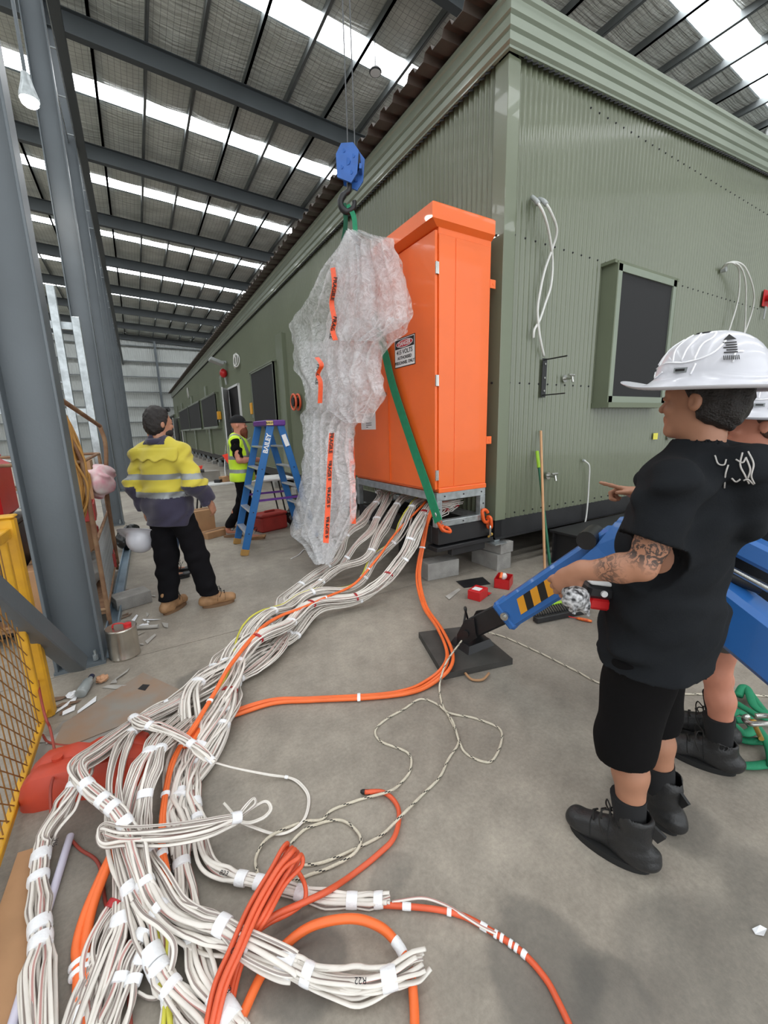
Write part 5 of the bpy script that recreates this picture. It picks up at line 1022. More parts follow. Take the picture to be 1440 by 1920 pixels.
# ---------------------------------------------------------------- nearest worker, black T-shirt and shorts, white hard hat
N = Man('worker in black hooded T-shirt and long black shorts, white hard hat, nearest the camera', (1.50, .66), math.radians(100), 1.80, lean=(-.0, -.05), head=math.radians(92),
        J=dict(elL=D(1203, 1062, 1.23), wrL=D(1082, 1072, 1.36), elR=D(1262, 1010, 1.58), wrR=D(1204, 928, 1.72)))
N.near = True; N.hc = N.P(0, -.005, 1.675)
N.fa = dict(L=arr((F(1075, 1548) - F(1225, 1640)).normalized()), R=arr((F(1160, 1462) - F(1272, 1572)).normalized()))
N.J['anL'] = arr(F(1225, 1640)) + N.fa['L'] * .08 + V(0, 0, .09); N.J['anR'] = arr(F(1272, 1572)) + N.fa['R'] * .08 + V(0, 0, .09)
N.J['knL'] = N.J['anL'] * .52 + N.J['hipL'] * .48 + N.f * .05; N.J['knR'] = N.J['anR'] * .52 + N.J['hipR'] * .48 + N.f * .05
def tat(c):
    e, w_ = N.J['elL'], N.J['wrL']; sh = N.J['shL']; out = np.zeros(len(c)); 
    m1 = np.linalg.norm(c - (e + (w_ - e) * .42), axis=1) < .05; m2 = np.linalg.norm(c - (e + (sh - e) * .18), axis=1) < .065
    nz = np.sin(c[:, 0] * 210 + 3 * np.sin(c[:, 2] * 90)) * np.sin(c[:, 2] * 170 + 2 * np.sin(c[:, 1] * 120)) + .5 * np.sin(c[:, 1] * 260 + c[:, 0] * 100)
    out[(m1 | m2) & (nz > .25)] = 1; return out
dl = N.J['wrL'] - N.J['elL']
def tattoo_material():
    m = mat('inked_skin', lin(172, 122, 96), 0.5, var=0.06, vs=12).copy(); m.name = 'inked_skin'; nt = m.node_tree; b = nt.nodes['Principled BSDF']; L = nt.links.new; old = b.inputs['Base Color'].links[0].from_socket; tc = nt.nodes.new('ShaderNodeTexCoord'); e, w_, sh = N.J['elL'], N.J['wrL'], N.J['shL']; tot = None
    for c, r in ((e + (w_ - e) * .40, .065), (e + (sh - e) * .22, .085)):
        ds = nt.nodes.new('ShaderNodeVectorMath'); ds.operation = 'DISTANCE'; L(tc.outputs['Object'], ds.inputs[0]); ds.inputs[1].default_value = tuple(c)
        q = nt.nodes.new('ShaderNodeMapRange'); L(ds.outputs['Value'], q.inputs['Value']); q.inputs['From Min'].default_value = r * .6; q.inputs['From Max'].default_value = r; q.inputs['To Min'].default_value = 1; q.inputs['To Max'].default_value = 0
        if tot is None: tot = q.outputs[0]
        else: mx = nt.nodes.new('ShaderNodeMath'); mx.operation = 'MAXIMUM'; L(tot, mx.inputs[0]); L(q.outputs[0], mx.inputs[1]); tot = mx.outputs[0]
    n = nt.nodes.new('ShaderNodeTexNoise'); n.inputs['Scale'].default_value = 38; n.inputs['Detail'].default_value = 3; n.inputs['Distortion'].default_value = 2.5; L(tc.outputs['Object'], n.inputs['Vector'])
    r_ = nt.nodes.new('ShaderNodeMapRange'); L(n.outputs['Fac'], r_.inputs['Value']); r_.inputs['From Min'].default_value = .47; r_.inputs['From Max'].default_value = .53
    mu = nt.nodes.new('ShaderNodeMath'); mu.operation = 'MULTIPLY'; L(r_.outputs[0], mu.inputs[0]); L(tot, mu.inputs[1]); mu2 = nt.nodes.new('ShaderNodeMath'); mu2.operation = 'MULTIPLY'; L(mu.outputs[0], mu2.inputs[0]); mu2.inputs[1].default_value = .95
    mi = nt.nodes.new('ShaderNodeMix'); mi.data_type = 'RGBA'; L(mu2.outputs[0], mi.inputs[0]); L(old, mi.inputs[6]); mi.inputs[7].default_value = (*lin(64, 54, 50), 1); L(mi.outputs[2], b.inputs['Base Color']); return m
N.body(.0048, dict(L=(dl / np.linalg.norm(dl) * .75 + V(0, 0, -.6), -N.l * .8 + N.f * .2, (.75, .8, .85, .9)), R=(arr(D(1132, 907, 1.80)) - N.J['wrR'], -N.u + .25 * N.l, (0.02, 1.15, 1.2, 1.2), .35)), [tattoo_material()])
def tshirt(s, mt, hem=.86, sleeve=.72, g=.022, h=.006, name='tshirt', hood=True, flare=.03, classify=None, mats=None, bot=None):
    lo, hi = s.bounds(.12); lo[2] = s.P(0, 0, hem - .1)[2]; F_ = Field(lo, hi, h); J = s.J; q = s.k; P = s.P
    s.torso(F_, g, .05); F_.cap(P(0, .0, 1.25), P(0, .0, hem - .05), (.165 + g * .6) * q, (.165 + g + flare) * q, k=.04, flat=(s.f, .80)); F_.cap(P(0, -.03, 1.42), P(0, -.02, 1.52), (.06 + g) * q, k=.04)
    for S in 'LR':
        a, b = J['sh' + S], J['el' + S]; e = a + (b - a) * min(sleeve, 1); F_.cap(a, e, (.052 + g * .75) * q, (.060 + g * 1.2) * q, k=.05)
        if sleeve > 1: w_ = J['wr' + S]; F_.cap(b, b + (w_ - b) * (sleeve - 1), (.054 + g) * q, (.044 + g * .7) * q, k=.03)
    if hood:
        F_.cap(P(.10, -.04, 1.50), P(.05, -.12, 1.50), .035, .045, k=.03); F_.cap(P(-.10, -.04, 1.50), P(-.05, -.12, 1.50), .035, .045, k=.03); F_.cap(P(-.06, -.13, 1.49), P(.06, -.13, 1.49), .05, k=.03); F_.cap(P(0, -.15, 1.47), P(0, -.18, 1.30), .065, .035, k=.04); F_.cap(P(.09, .0, 1.49), P(.06, .08, 1.44), .03, .025, k=.02); F_.cap(P(-.09, .0, 1.49), P(-.06, .08, 1.44), .03, .025, k=.02)
    F_.folds(.034, [(14, 8, 9, 0), (-10, 16, 12, 1.3), (22, -14, -26, 2.1), (8, 24, 30, .4), (40, 20, -34, .9)])
    F_.cut(P(0, 0, hem), s.u * -1 - s.f * .12); 
    for S in 'LR':
        a, b = (J['sh' + S], J['el' + S]) if sleeve <= 1 else (J['el' + S], J['wr' + S]); t = sleeve if sleeve <= 1 else sleeve - 1; d = (b - a) / np.linalg.norm(b - a); e = a + (b - a) * t; F_.cut(e, d, (e + d * .07, .115)); F_.cap(e - d * .03, e + d * .08, .052 * q, k=0, sub=True)
    F_.cap(P(0, -.02, 1.46), s.H(0, .01, .02), .066 * q, .072 * q, k=0, sub=True)
    return link(name, F_.mesh(name, mats or [mt], classify), s.root)
ts = tshirt(N, M_blacks, .80, .66, .024, .006, 'hooded_tshirt', flare=.048)
M_print = mat('grey_print', lin(190, 186, 182), .8)
def on_surface(ob, pts, off=.003):                              # lay points on an object's surface along the line of sight
    me = ob.data; bv = BVHTree.FromPolygons([v.co for v in me.vertices], [tuple(p.vertices) for p in me.polygons]); out = []; E_ = Vector((0, 0, EYE))
    for px, py in pts:
        d = Vector(_ray(px, py)).normalized(); h_ = bv.ray_cast(E_, d)
        if h_[0] is not None: out.append(h_[0] + h_[1] * off)
    return out
for k, st_ in enumerate(([(1340, 855), (1346, 870), (1358, 872), (1362, 862)], [(1366, 872), (1360, 890), (1356, 915)], [(1392, 850), (1388, 872), (1396, 890), (1404, 905)], [(1402, 848), (1412, 870), (1408, 892), (1414, 905)], [(1380, 862), (1392, 868), (1398, 860)], [(1394, 900), (1402, 898), (1412, 906)], [(1398, 858), (1406, 880), (1402, 896)], [(1372, 896), (1380, 902), (1388, 898)])):
    q_ = on_surface(ts, st_)
    if len(q_) >= 3: link('back_print', MB().tube(spline(q_, 5), .0022, 6).mesh('back_print', M_print, 'all'), ts)
def shorts(s, mt, zc, g0=.035, g1=.045, h=.006, name='shorts', wz=.84):
    lo, hi = s.bounds(.1); hi[2] = s.P(0, 0, 1.12)[2]; lo[2] = zc - .08; F_ = Field(lo, hi, h); legs_field(s, F_, g0, g1, .5); F_.folds(.012, [(12, 10, 8, 0), (-14, 18, 10, 1), (24, 8, -18, 2)]); F_.cut((s.O[0], s.O[1], zc), -s.u - s.f * .18); F_.cut(s.P(0, 0, wz), s.u)
    for S in 'LR':
        kn, an = s.J['kn' + S], s.J['an' + S]; F_.cap(kn, kn + (an - kn) * .5, .06 * s.k, k=0, sub=True) if False else None
    return link(name, F_.mesh(name, mt), s.root)
shorts(N, M_shorts, .43, .014, .038, wz=.84)
def socks(s, mt, z=.27):
    for S in 'LR':
        an, kn = s.J['an' + S], s.J['kn' + S]; d = (kn - an) / np.linalg.norm(kn - an); link('sock', MB().tube([Vector(an), Vector(an + d * .08), Vector(an + d * (z - .09)), Vector(an + d * (z - .088))], [.046, .052, .060, .050], 18).mesh('sock', mt, 50), s.root)
socks(N, M_sock)
N.boot('L', M_bootb, M_sole, pull=True); N.boot('R', M_bootb, M_sole, pull=True)
def hair_cap(s, mt, top=True, low=-.05, thick=.012, h=.005, face=.03, sides=True):
    c = s.hc; F_ = Field(c - .2, c + .2, h); R = s.HR(); F_.ell(s.H(0, -.012, .035), V(.083 + thick * .3, .104 + thick * .4, .110 + thick) * s.k, R, 0); F_.ell(s.H(0, -.045, -.01), V(.075, .07, .085) * s.k, R, .02)
    F_.cut(s.H(0, face, .05), s.hf * 1.0 - s.u * .45); F_.cut(s.H(0, -.05, low), -s.u + s.hf * .55); F_.folds(.006, [(120, 80, 60, 0), (-90, 110, 80, 1), (70, -60, 130, 2)])
    for sg in (-1, 1): F_.ell(s.H(sg * .09, -.004, -.005), V(.022, .018, .028) * s.k, R, 0, sub=True)
    return link('hair', F_.mesh('hair', mt), s.root)
hair_cap(N, M_hair, low=-.075)
hard_hat(N.root, N.H(0, .0, .065), N.hf, tilt=.05, sc=.99)
# what he holds: bundled glove and crane remote
M_glv = mat('black_white_glove', lin(44, 44, 46), .85, vs=70, col2=lin(206, 206, 208), detail=1)
gl = arr(D(1078, 1118, 1.36)); F_ = Field(gl - .14, gl + .14, .005); F_.ell(gl, (.045, .04, .035), None, .02)
for k, (a, b, c) in enumerate(((.04, -.02, -.05), (.06, -.01, -.07), (.03, .02, -.06), (-.03, -.02, -.03), (.07, 0, -.03))): F_.cap(gl + V(0, 0, .01), gl + V(a, b, c), .02, .013, k=.012)
F_.folds(.008, [(90, 60, 70, 0), (50, 90, 60, 1)]); gv = link('work_glove', F_.mesh('work_glove', M_glv)); tag(gv, 'bunched black and white work glove held in the near worker\'s left hand', 'glove')
rm = D(1130, 1104, 1.45); rc = thing('crane_remote', 'red and black crane remote with two white buttons held against the worker', 'remote control', rm)
Rr = Matrix.Rotation(math.radians(-32), 3, 'Z') @ Matrix.Rotation(.15, 3, 'Y')
M_redpl = mat('red_plastic', lin(196, 32, 36), .35, var=.05); MB().box(rm, (.15, .10, .05), Rr, .012).build('casing', M_black, rc, smooth=30); MB().box(rm + Rr @ Vector((0, 0, -.045)), (.12, .085, .045), Rr, .01).build('lower_casing', M_redpl, rc); MB().box(rm + Rr @ Vector((0, 0, .03)), (.14, .09, .012), Rr, .004).build('top_plate', M_sgn, rc)
for k in (-1, 1): MB().cyl(rm + Rr @ Vector((k * .022, -.05, 0)), rm + Rr @ Vector((k * .022, -.058, 0)), .011, n=12).build('button', M_sgn, rc, smooth=40)
# ---------------------------------------------------------------- second worker behind him
S2 = Man('worker in black T-shirt and white hard hat, half hidden behind the nearest worker', (2.26, .70), math.radians(112), 1.72, head=math.radians(118)); S2.near = False
S2.J['elR'] = S2.P(-.24, .06, 1.17); S2.J['wrR'] = S2.P(-.18, .28, 1.10); S2.J['elL'] = S2.P(.20, .10, 1.17); S2.J['wrL'] = S2.P(.08, .30, 1.12)
S2.body(.007, dict(L=(S2.f * 1.0 - S2.l * .5, -S2.u, (.6, .6, .6, .6)), R=(S2.f * 1.0 + S2.l * .5, -S2.u, (.6, .6, .6, .6))), [mat('ruddy_skin', lin(198, 132, 108), .5, var=.08, vs=12)])
tshirt(S2, M_blacks, .84, .68, .022, .008, 'tshirt', hood=False); shorts(S2, mat('grey_shorts_fabric', lin(84, 80, 76), .9), .62, .02, .025, .008, wz=.9); socks(S2, M_sock); S2.boot('L', M_bootb, M_sole); S2.boot('R', M_bootb, M_sole); hair_cap(S2, M_hairb, low=-.06); hard_hat(S2.root, S2.H(0, 0, .065), S2.hf, tilt=.05, sc=.99)
# ---------------------------------------------------------------- worker in yellow and navy shirt, seen from behind
Yf = math.radians(48)
Y_ = Man('worker seen from behind in yellow and navy reflective shirt, dark trousers and tan boots', (.17, 4.06), Yf, 1.84, head=math.radians(22))
Y_.fa = dict(L=arr((F(358, 1122) - F(305, 1156)).normalized()), R=arr((F(437, 1128) - F(374, 1142)).normalized()))
Y_.J['anL'] = arr(F(306, 1156)) + Y_.fa['L'] * .09 + V(0, 0, .09); Y_.J['anR'] = arr(F(376, 1141)) + Y_.fa['R'] * .09 + V(0, 0, .09)
for S in 'LR': Y_.J['kn' + S] = Y_.J['an' + S] * .5 + Y_.J['hip' + S] * .5 + Y_.f * .03
Y_.J['elL'] = Y_.P(.27, -.05, 1.17); Y_.J['wrL'] = Y_.P(.25, .02, .93); Y_.J['elR'] = Y_.P(-.29, -.03, 1.17); Y_.J['wrR'] = Y_.P(-.33, .10, .98)
Y_.body(.008, dict(L=(-Y_.u + Y_.f * .2, -Y_.l, (.7, .7, .7, .7)), R=(-Y_.u * .8 + Y_.f * .5, Y_.l, (.5, .5, .5, .5))))
def ycls(c):
    z = c[:, 2] / Y_.k; d = c - Y_.O; side = d @ Y_.l / Y_.k; arm = np.abs(side) > .205; out = np.zeros(len(c)); tz = z + .0
    navy = np.where(arm, z < 1.155, z < 1.06); out[navy] = 1; band = np.where(arm, (z > 1.215) & (z < 1.262), ((z > 1.215) & (z < 1.262)) | ((z > 1.06) & (z < 1.11))); out[band] = 2; out[(z > 1.50) & (np.abs(side) < .11)] = 1; return out
tshirt(Y_, M_yel, .80, 1.93, .030, .008, 'work_shirt', hood=False, flare=.02, classify=ycls, mats=[M_yel, M_navy, M_refl])
wsh = bpy.data.objects['work_shirt'].data; wbv = BVHTree.FromPolygons([v.co for v in wsh.vertices], [tuple(p.vertices) for p in wsh.polygons]); rows = []
for j, (z, off) in enumerate(((1.475, .003), (1.45, .006), (1.42, .010), (1.39, .016), (1.375, .020))):
    rw = []
    for i in range(19):
        a = -.225 + .45 * i / 18; zz = z - (.014 * math.sin(i * 1.15) if j >= 3 else 0); o_ = Vector(Y_.P(a, -.5, zz)); h_ = wbv.ray_cast(o_, Vector(Y_.f)); rw.append((h_[0] if h_[0] is not None else Vector(Y_.P(a, -.12, zz))) - Vector(Y_.f) * off)
    rows.append(rw)
o = MB().loft(rows, cap=False, closed=False).build('back_yoke', M_yel, Y_.root, smooth='all', fix=False); o.modifiers.new('thickness', 'SOLIDIFY').thickness = .004
link('collar', MB().tube(spline([Vector(Y_.P(.075 * math.cos(a), -.02 + .085 * math.sin(a), 1.525)) for a in [math.pi * 2 * k / 10 for k in range(11)]], 4), .02, 8, 1.3).mesh('collar', M_navy, 'all'), Y_.root)
lo, hi = Y_.bounds(.1); hi[2] = 1.15; lo[2] = .12; F_ = Field(lo, hi, .009); legs_field(Y_, F_, .018, .034, 1.0); F_.cut(Y_.P(0, 0, .9), Y_.u); F_.folds(.012, [(14, 10, 22, 0), (-14, 18, 26, 1), (24, 8, -30, 2)]); link('trousers', F_.mesh('trousers', mat('black_trousers', lin(18, 17, 20), .95, spec=.15)), Y_.root)
Y_.boot('L', M_boott, M_solet, .19); Y_.boot('R', M_boott, M_solet, .19); hair_cap(Y_, M_hair, low=-.085, thick=.016, h=.007, face=.045)
F_ = Field(Y_.hc - .2, Y_.hc + .2, .007); F_.ell(Y_.H(0, .04, -.065), V(.062, .066, .052) * Y_.k, Y_.HR(), 0); F_.cut(Y_.H(0, .03, -.03), -Y_.hf * .8 + Y_.u * .6); link('beard', F_.mesh('beard', M_hair), Y_.root)
link('sunglasses', MB().box(Y_.H(0, .075, .125), (.12, .02, .035), Matrix(np.stack([Y_.hl, Y_.hf, Y_.u], 1).tolist()), .008).mesh('sunglasses', M_black), Y_.root)
hh = hard_hat(None, D(264, 1008, 3.70), (.5, .8, .1), 'white hard hat hanging upside down from the yellow shirted worker\'s left hand', tilt=2.4, sc=.95, lines=False)
# ---------------------------------------------------------------- man hidden behind him
Hm = Man('man in jeans and dark beanie almost hidden behind the yellow shirted worker', (.17, 5.15), math.radians(-10), 1.76, head=math.radians(-60)); Hm.body(.011, dict(L=(-Hm.u, -Hm.l, (.4,) * 4), R=(-Hm.u, Hm.l, (.4,) * 4))); tshirt(Hm, M_blacks, .85, 1.9, .02, .011, 'jacket', hood=False)
lo, hi = Hm.bounds(.1); hi[2] = 1.12; lo[2] = .08; F_ = Field(lo, hi, .011); legs_field(Hm, F_, .015, .02, .9); link('jeans', F_.mesh('jeans', M_jean), Hm.root); Hm.boot('L', M_bootb, M_sole, .13); Hm.boot('R', M_bootb, M_sole, .13)
F_ = Field(Hm.hc - .2, Hm.hc + .2, .009); F_.ell(Hm.H(0, -.01, .045), V(.09, .112, .115) * Hm.k, Hm.HR(), 0); F_.cut(Hm.H(0, .04, .04), -Hm.u * 1 + Hm.hf * .15); link('beanie', F_.mesh('beanie', M_sock), Hm.root)
# ---------------------------------------------------------------- bearded man in lime vest
Vm = Man('bearded man with black cap, black sleeves and lime reflective vest behind the ladder', (1.30, 6.40), math.radians(-24), 1.86, head=math.radians(-16))
Vm.J['elL'] = Vm.P(.25, .02, 1.18); Vm.J['wrL'] = Vm.P(.12, .22, 1.15); Vm.J['elR'] = Vm.P(-.25, .03, 1.18); Vm.J['wrR'] = Vm.P(-.10, .24, 1.18); Vm.J['anL'] = Vm.P(.12, -.32, .12); Vm.J['knL'] = Vm.P(.11, -.08, .52); Vm.J['anR'] = Vm.P(-.1, .05, .09); Vm.J['knR'] = Vm.P(-.1, .05, .5)
Vm.body(.010, dict(L=(Vm.f - Vm.l, -Vm.u, (.6,) * 4), R=(Vm.f + Vm.l, -Vm.u, (.6,) * 4)), [mat('ruddy_skin', (1, 1, 1))]); tshirt(Vm, M_shorts, .9, .92, .006, .010, 'black_tshirt', hood=False)
def vcls(c): z = c[:, 2] / Vm.k; out = np.zeros(len(c)); out[((z > 1.19) & (z < 1.24)) | ((z > 1.0) & (z < 1.05))] = 1; s_ = (c - Vm.O) @ Vm.l / Vm.k; out[(z > 1.24) & (np.abs(np.abs(s_) - .13) < .026)] = 1; return out
lo, hi = Vm.bounds(.1); lo[2] = .8; F_ = Field(lo, hi, .009); Vm.torso(F_, .046, .04); F_.cap(Vm.P(0, 0, 1.25), Vm.P(0, 0, .85),   .20 * Vm.k, .21 * Vm.k, k=.04, flat=(Vm.f, .82)); F_.folds(.010, [(14, 8, 9, 0), (-10, 16, 12, 1.3)]); F_.cut(Vm.P(0, 0, .87), -Vm.u); F_.cap(Vm.P(0, -.02, 1.46), Vm.P(0, .06, 1.6), .075, .1, k=0, sub=True)
for S, sg in (('L', 1), ('R', -1)): F_.cut(Vm.P(sg * .215, 0, 1.4), Vm.l * sg, (Vm.P(sg * .3, 0, 1.35), .2))
link('safety_vest', F_.mesh('safety_vest', [M_lime, M_refl], vcls), Vm.root)
lo, hi = Vm.bounds(.1); hi[2] = 1.15; lo[2] = .14; F_ = Field(lo, hi, .011); legs_field(Vm, F_, .012, .015, .85); F_.folds(.01, [(14, 10, 22, 0), (-14, 18, 26, 1)]); link('trousers', F_.mesh('trousers', MATS['black_trousers']), Vm.root)
Vm.boot('L', M_boott, M_solet, .2); Vm.boot('R', M_boott, M_solet, .2)
F_ = Field(Vm.hc - .25, Vm.hc + .25, .008); F_.ell(Vm.H(0, .05, -.075), V(.062, .066, .075) * Vm.k, Vm.HR(), 0); F_.cap(Vm.H(0, .07, -.1), Vm.H(0, .085, -.16), .045, .03, k=.03); F_.cut(Vm.H(0, .03, -.03), -Vm.hf * .8 + Vm.u * .6); link('beard', F_.mesh('beard', M_beard), Vm.root)
F_ = Field(Vm.hc - .25, Vm.hc + .25, .007); F_.ell(Vm.H(0, -.005, .045), V(.088, .112, .105) * Vm.k, Vm.HR(), 0); F_.cut(Vm.H(0, 0, .035), -Vm.u); F_.ell(Vm.H(0, .12, .045), V(.07, .085, .012) * Vm.k, Vm.HR(), .01); link('cap', F_.mesh('cap', M_sock), Vm.root)
# ================================================================ left side: gate, plates, clutter
M_yelp = mat('yellow_gate_paint', lin(214, 160, 30), 0.5, var=0.15, vs=8, col2=lin(190, 140, 40)); M_rust = mat('rusty_steel', lin(120, 84, 62), 0.75, vs=9, col2=lin(150, 120, 90)); M_rwire = mat('rusty_yellow_wire', lin(140, 100, 50), 0.7, var=0.2)
M_plate = mat('stained_steel_plate', lin(150, 122, 100), 0.6, vs=5, col2=lin(140, 134, 126)); M_sheetg = mat('grey_sheet', lin(134, 130, 124), 0.6, var=0.15, vs=4); M_card = mat('cardboard', lin(172, 132, 96), 0.85, var=0.08, vs=6); M_redfoot = mat('red_plastic_foot', lin(190, 68, 46), 0.45, var=0.12, vs=5)
br = MB().beam(F(147, 1246, .10), OY(-70, 1062, 2.35), .10, .10, UP, .006).build('steel_brace', M_steel); tag(br, 'grey square steel brace rising left from the foot of the near column', 'brace')
gt = thing('yellow_gate', 'yellow steel mesh gate panel standing at the left edge', 'gate', (-.66, 2.6, 0))
MB().ab((-.70, 2.84, 0), (-.62, 2.92, 1.20), .01).build('post', M_yelp, gt); MB().ab((-.705, 2.835, 1.20), (-.615, 2.925, 1.215), .006).build('post_cap', M_yelp, gt)
MB().ab((-.68, .9, 1.10), (-.64, 2.84, 1.15), .004).build('top_rail', M_yelp, gt); MB().ab((-.675, .9, .03), (-.645, 2.84, .06), .003).build('bottom_rail', M_yelp, gt); MB().ab((-.68, 2.72, .06), (-.64, 2.76, 1.10), .004).build('inner_stile', M_yelp, gt)
wm = MB().cyl((0, 0, 0), (0, 0, 1.05), .0028, n=6).mesh('mesh_wire', M_rwire)
for k in range(30): link('mesh_wire', wm, gt, (-.66, 2.68 - k * .06, .055))
L_ = 1.05
for k in range(26):
    y0 = 2.72 - k * .085 + .5; a = Vector((-.655, min(2.72, y0), .055 + max(0, (y0 - 2.72)) * 1.0)); b_ = Vector((-.655, y0 - 1.05, 1.105))
    if a.y <= .9: continue
    if b_.y < .9: t = (a.y - .9) / (a.y - b_.y); b_ = a.lerp(b_, t)
    link('mesh_wire', MB().cyl(a, b_, .0026, n=6).mesh('mesh_wire', M_rwire), gt)
# red plastic gate foot
rf = thing('gate_foot', 'moulded red plastic block foot under the cable bundles', 'block foot', (-.4, 2.1, 0))
ca, cb_ = Vector((-.60, 2.22, 0)), Vector((-.06, 2.10, 0)); dx = (cb_ - ca).normalized(); sx = Vector((-dx.y, dx.x, 0)); rings = []
for t, ww, hh_ in ((-.03, .09, .075), (-.015, .105, .115), (.03, .12, .15), (.15, .125, .16), (.20, .115, .145), (.24, .125, .16), (.36, .125, .16), (.38, .11, .14), (.41, .125, .155), (.455, .11, .13), (.47, .09, .08)):
    o_ = ca + dx * t; rings.append([o_ + sx * x + UP * z for x, z in ((-ww, 0), (-ww, hh_ * .6), (-ww * .78, hh_ * .94), (-ww * .5, hh_), (-ww * .12, hh_ * .98), (0, hh_ * .93), (ww * .12, hh_ * .98), (ww * .5, hh_), (ww * .78, hh_ * .94), (ww, hh_ * .6), (ww, 0))])
MB().loft(rings).build('block', M_redfoot, rf, smooth=35)
for t in (.1, .34): MB().cyl(ca + dx * t + UP * .15, ca + dx * t + UP * .165, .022, n=14).build('tube_socket', M_redfoot, rf)
def slab_on(name, label, px, mt, z0, th, cat):
    o = MB().plate([F(*p, z0) for p in px], (0, 0, 1), th).build(name, mt); return tag(o, label, cat)
slab_on('steel_plate', 'brown stained steel plate lying by the near column', [(268, 1262), (345, 1298), (225, 1362), (92, 1415), (118, 1358)], M_plate, .004, .005, 'steel plate')
slab_on('grey_sheet', 'thin grey sheet under the brown steel plate beside the gate', [(118, 1352), (330, 1312), (262, 1380), (140, 1440), (58, 1470), (70, 1405)], M_sheetg, 0.0005, .003, 'sheet')
slab_on('cardboard_strip', 'long brown cardboard strip at the lower left edge', [(34, 1602), (78, 1588), (66, 1728), (22, 1935), (-70, 1935), (-20, 1760)], M_card, .001, .008, 'cardboard')
slab_on('small_black_patch', 'small black label on the brown steel plate', [(258, 1292), (268, 1283), (281, 1284), (272, 1295)], M_blk, .0095, .001, 'label')
cp = MB().tube([F(132, 1567, .016), F(60, 1800, .016), F(15, 1950, .016)], .014, 12).build('conduit', mat('pale_conduit', lin(206, 202, 220), .35, var=.05), smooth=40); tag(cp, 'pale plastic conduit pipe lying along the left cable bundle', 'pipe')
# tin with red cap
tc_ = F(235, 1228); tn = thing('solvent_tin', 'shiny metal tin with red cap standing beside the near column', 'tin', tc_)
M_tin = mat('tinplate', lin(186, 180, 170), 0.25, 0.9, var=0.15, vs=8)
MB().tube([tc_ + UP * z for z in (0, .006, .012, .018, .215, .221, .227, .233)], [.098, .103, .103, .1, .1, .103, .103, .098], 32).build('body', M_tin, tn, smooth=40)
MB().cyl(tc_ + Vector((.045, -.03, .233)), tc_ + Vector((.045, -.03, .258)), .026, n=16).build('cap', M_redpl, tn, smooth=40); MB().tube(spline([tc_ + Vector(p) for p in ((-.05, -.005, .236), (-.04, -.01, .262), (.0, -.02, .266), (.035, -.03, .255))], 5), .01, 8, .5).build('handle', M_redpl, tn, smooth='all')
# bottle, crumpled paper, blue cap
bt = F(158, 1290, .033); bdx = (F(176, 1262, .04) - bt).normalized(); bo_ = thing('plastic_bottle', 'clear plastic bottle with dark blue cap lying at the column foot', 'bottle', bt)
M_clear = mat('clear_plastic', lin(150, 156, 156), .12, var=.05); MB().tube([bt + bdx * t for t in (-.06, -.055, 0, .06, .09, .11)], [.028, .033, .033, .032, .018, .014], 16).build('body', M_clear, bo_, smooth=50); MB().cyl(bt + bdx * .105, bt + bdx * .13, .017, n=14).build('cap', mat('navy_cap', lin(24, 30, 60), .4), bo_, smooth=40)
def lump(name, label, c, r, mt, cat, seed=0, group=None, sq=.7):
    b = MB(); b.ball(Vector(c) + UP * r * sq * .85, (r, r, r * sq), 12, 8); rs = np.random.RandomState(seed); b.v = [tuple(np.array(v) + rs.uniform(-.18, .18, 3) * r) for v in b.v]; b.v = [(x, y, max(z, .0005)) for x, y, z in b.v]
    return tag(b.build(name, mt), label, cat, group)
lump('crumpled_bag', 'crumpled brown paper bag at the foot of the column', F(192, 1278), .035, mat('brown_paper', lin(196, 150, 116), .8), 'paper bag', 3)
lump('crushed_cup', 'crushed white plastic cup on the dirty floor by the bottle', F(135, 1305), .03, M_tape, 'cup', 4, sq=.4)
M_scr = mat('grey_scrap', lin(168, 164, 158), .7, var=.2); M_scb = mat('brown_scrap', lin(120, 96, 78), .8, var=.2)
rs = np.random.RandomState(5)
for k in range(34):
    a = [(265, 1150), (290, 1165), (230, 1150), (300, 1130), (150, 1320), (215, 1275), (120, 1320), (245, 1180), (280, 1180), (100, 1375), (210, 1120), (270, 1195)][k % 12]; px, py = a[0] + rs.uniform(-22, 22), a[1] + rs.uniform(-14, 14); c = F(px, py, .003); an_ = rs.uniform(0, 6.28); L2 = rs.uniform(.02, .09); w2 = rs.uniform(.008, .03); d = Vector((math.cos(an_), math.sin(an_), 0)); e = Vector((-d.y, d.x, 0))
    pts = [c - d * L2 - e * w2, c + d * L2 * .7 - e * w2 * .6, c + d * L2 + e * w2 * .5, c - d * L2 * .4 + e * w2]; pts = [p + UP * rs.uniform(0, .008) for p in pts]; m_ = [M_tape, M_scr, M_scb, M_scr][k % 4]
    o = MB().plate(pts, (0, 0, 1), .0015).build('scrap', m_); cn_ = ['white', 'grey', 'brown', 'grey'][k % 4]; ln_ = {265: 'behind the tin', 290: 'between the tin and the tan boots', 230: 'beside the tin', 300: 'behind the grey tube offcut', 150: 'beside the bottle', 215: 'beside the paper bag', 120: 'next to the gate post', 245: 'just behind the tin', 280: 'right of the tin', 100: 'at the gate post foot', 210: 'by the steel channel', 270: 'right of the tin lid'}[a[0]]; tag(o, 'small torn %s packaging scrap on the floor %s' % (cn_, ln_), 'scrap', 'scraps around the tin')
o = MB().cyl(F(195, 1182, .02), F(297, 1174, .018), .016, n=12).build('tube_offcut', M_scr, smooth=40); tag(o, 'grey plastic tube offcut lying behind the tin', 'tube')
ch = thing('steel_channel', 'blue grey steel channel lying along the floor beside the cage', 'steel channel', F(215, 1150))
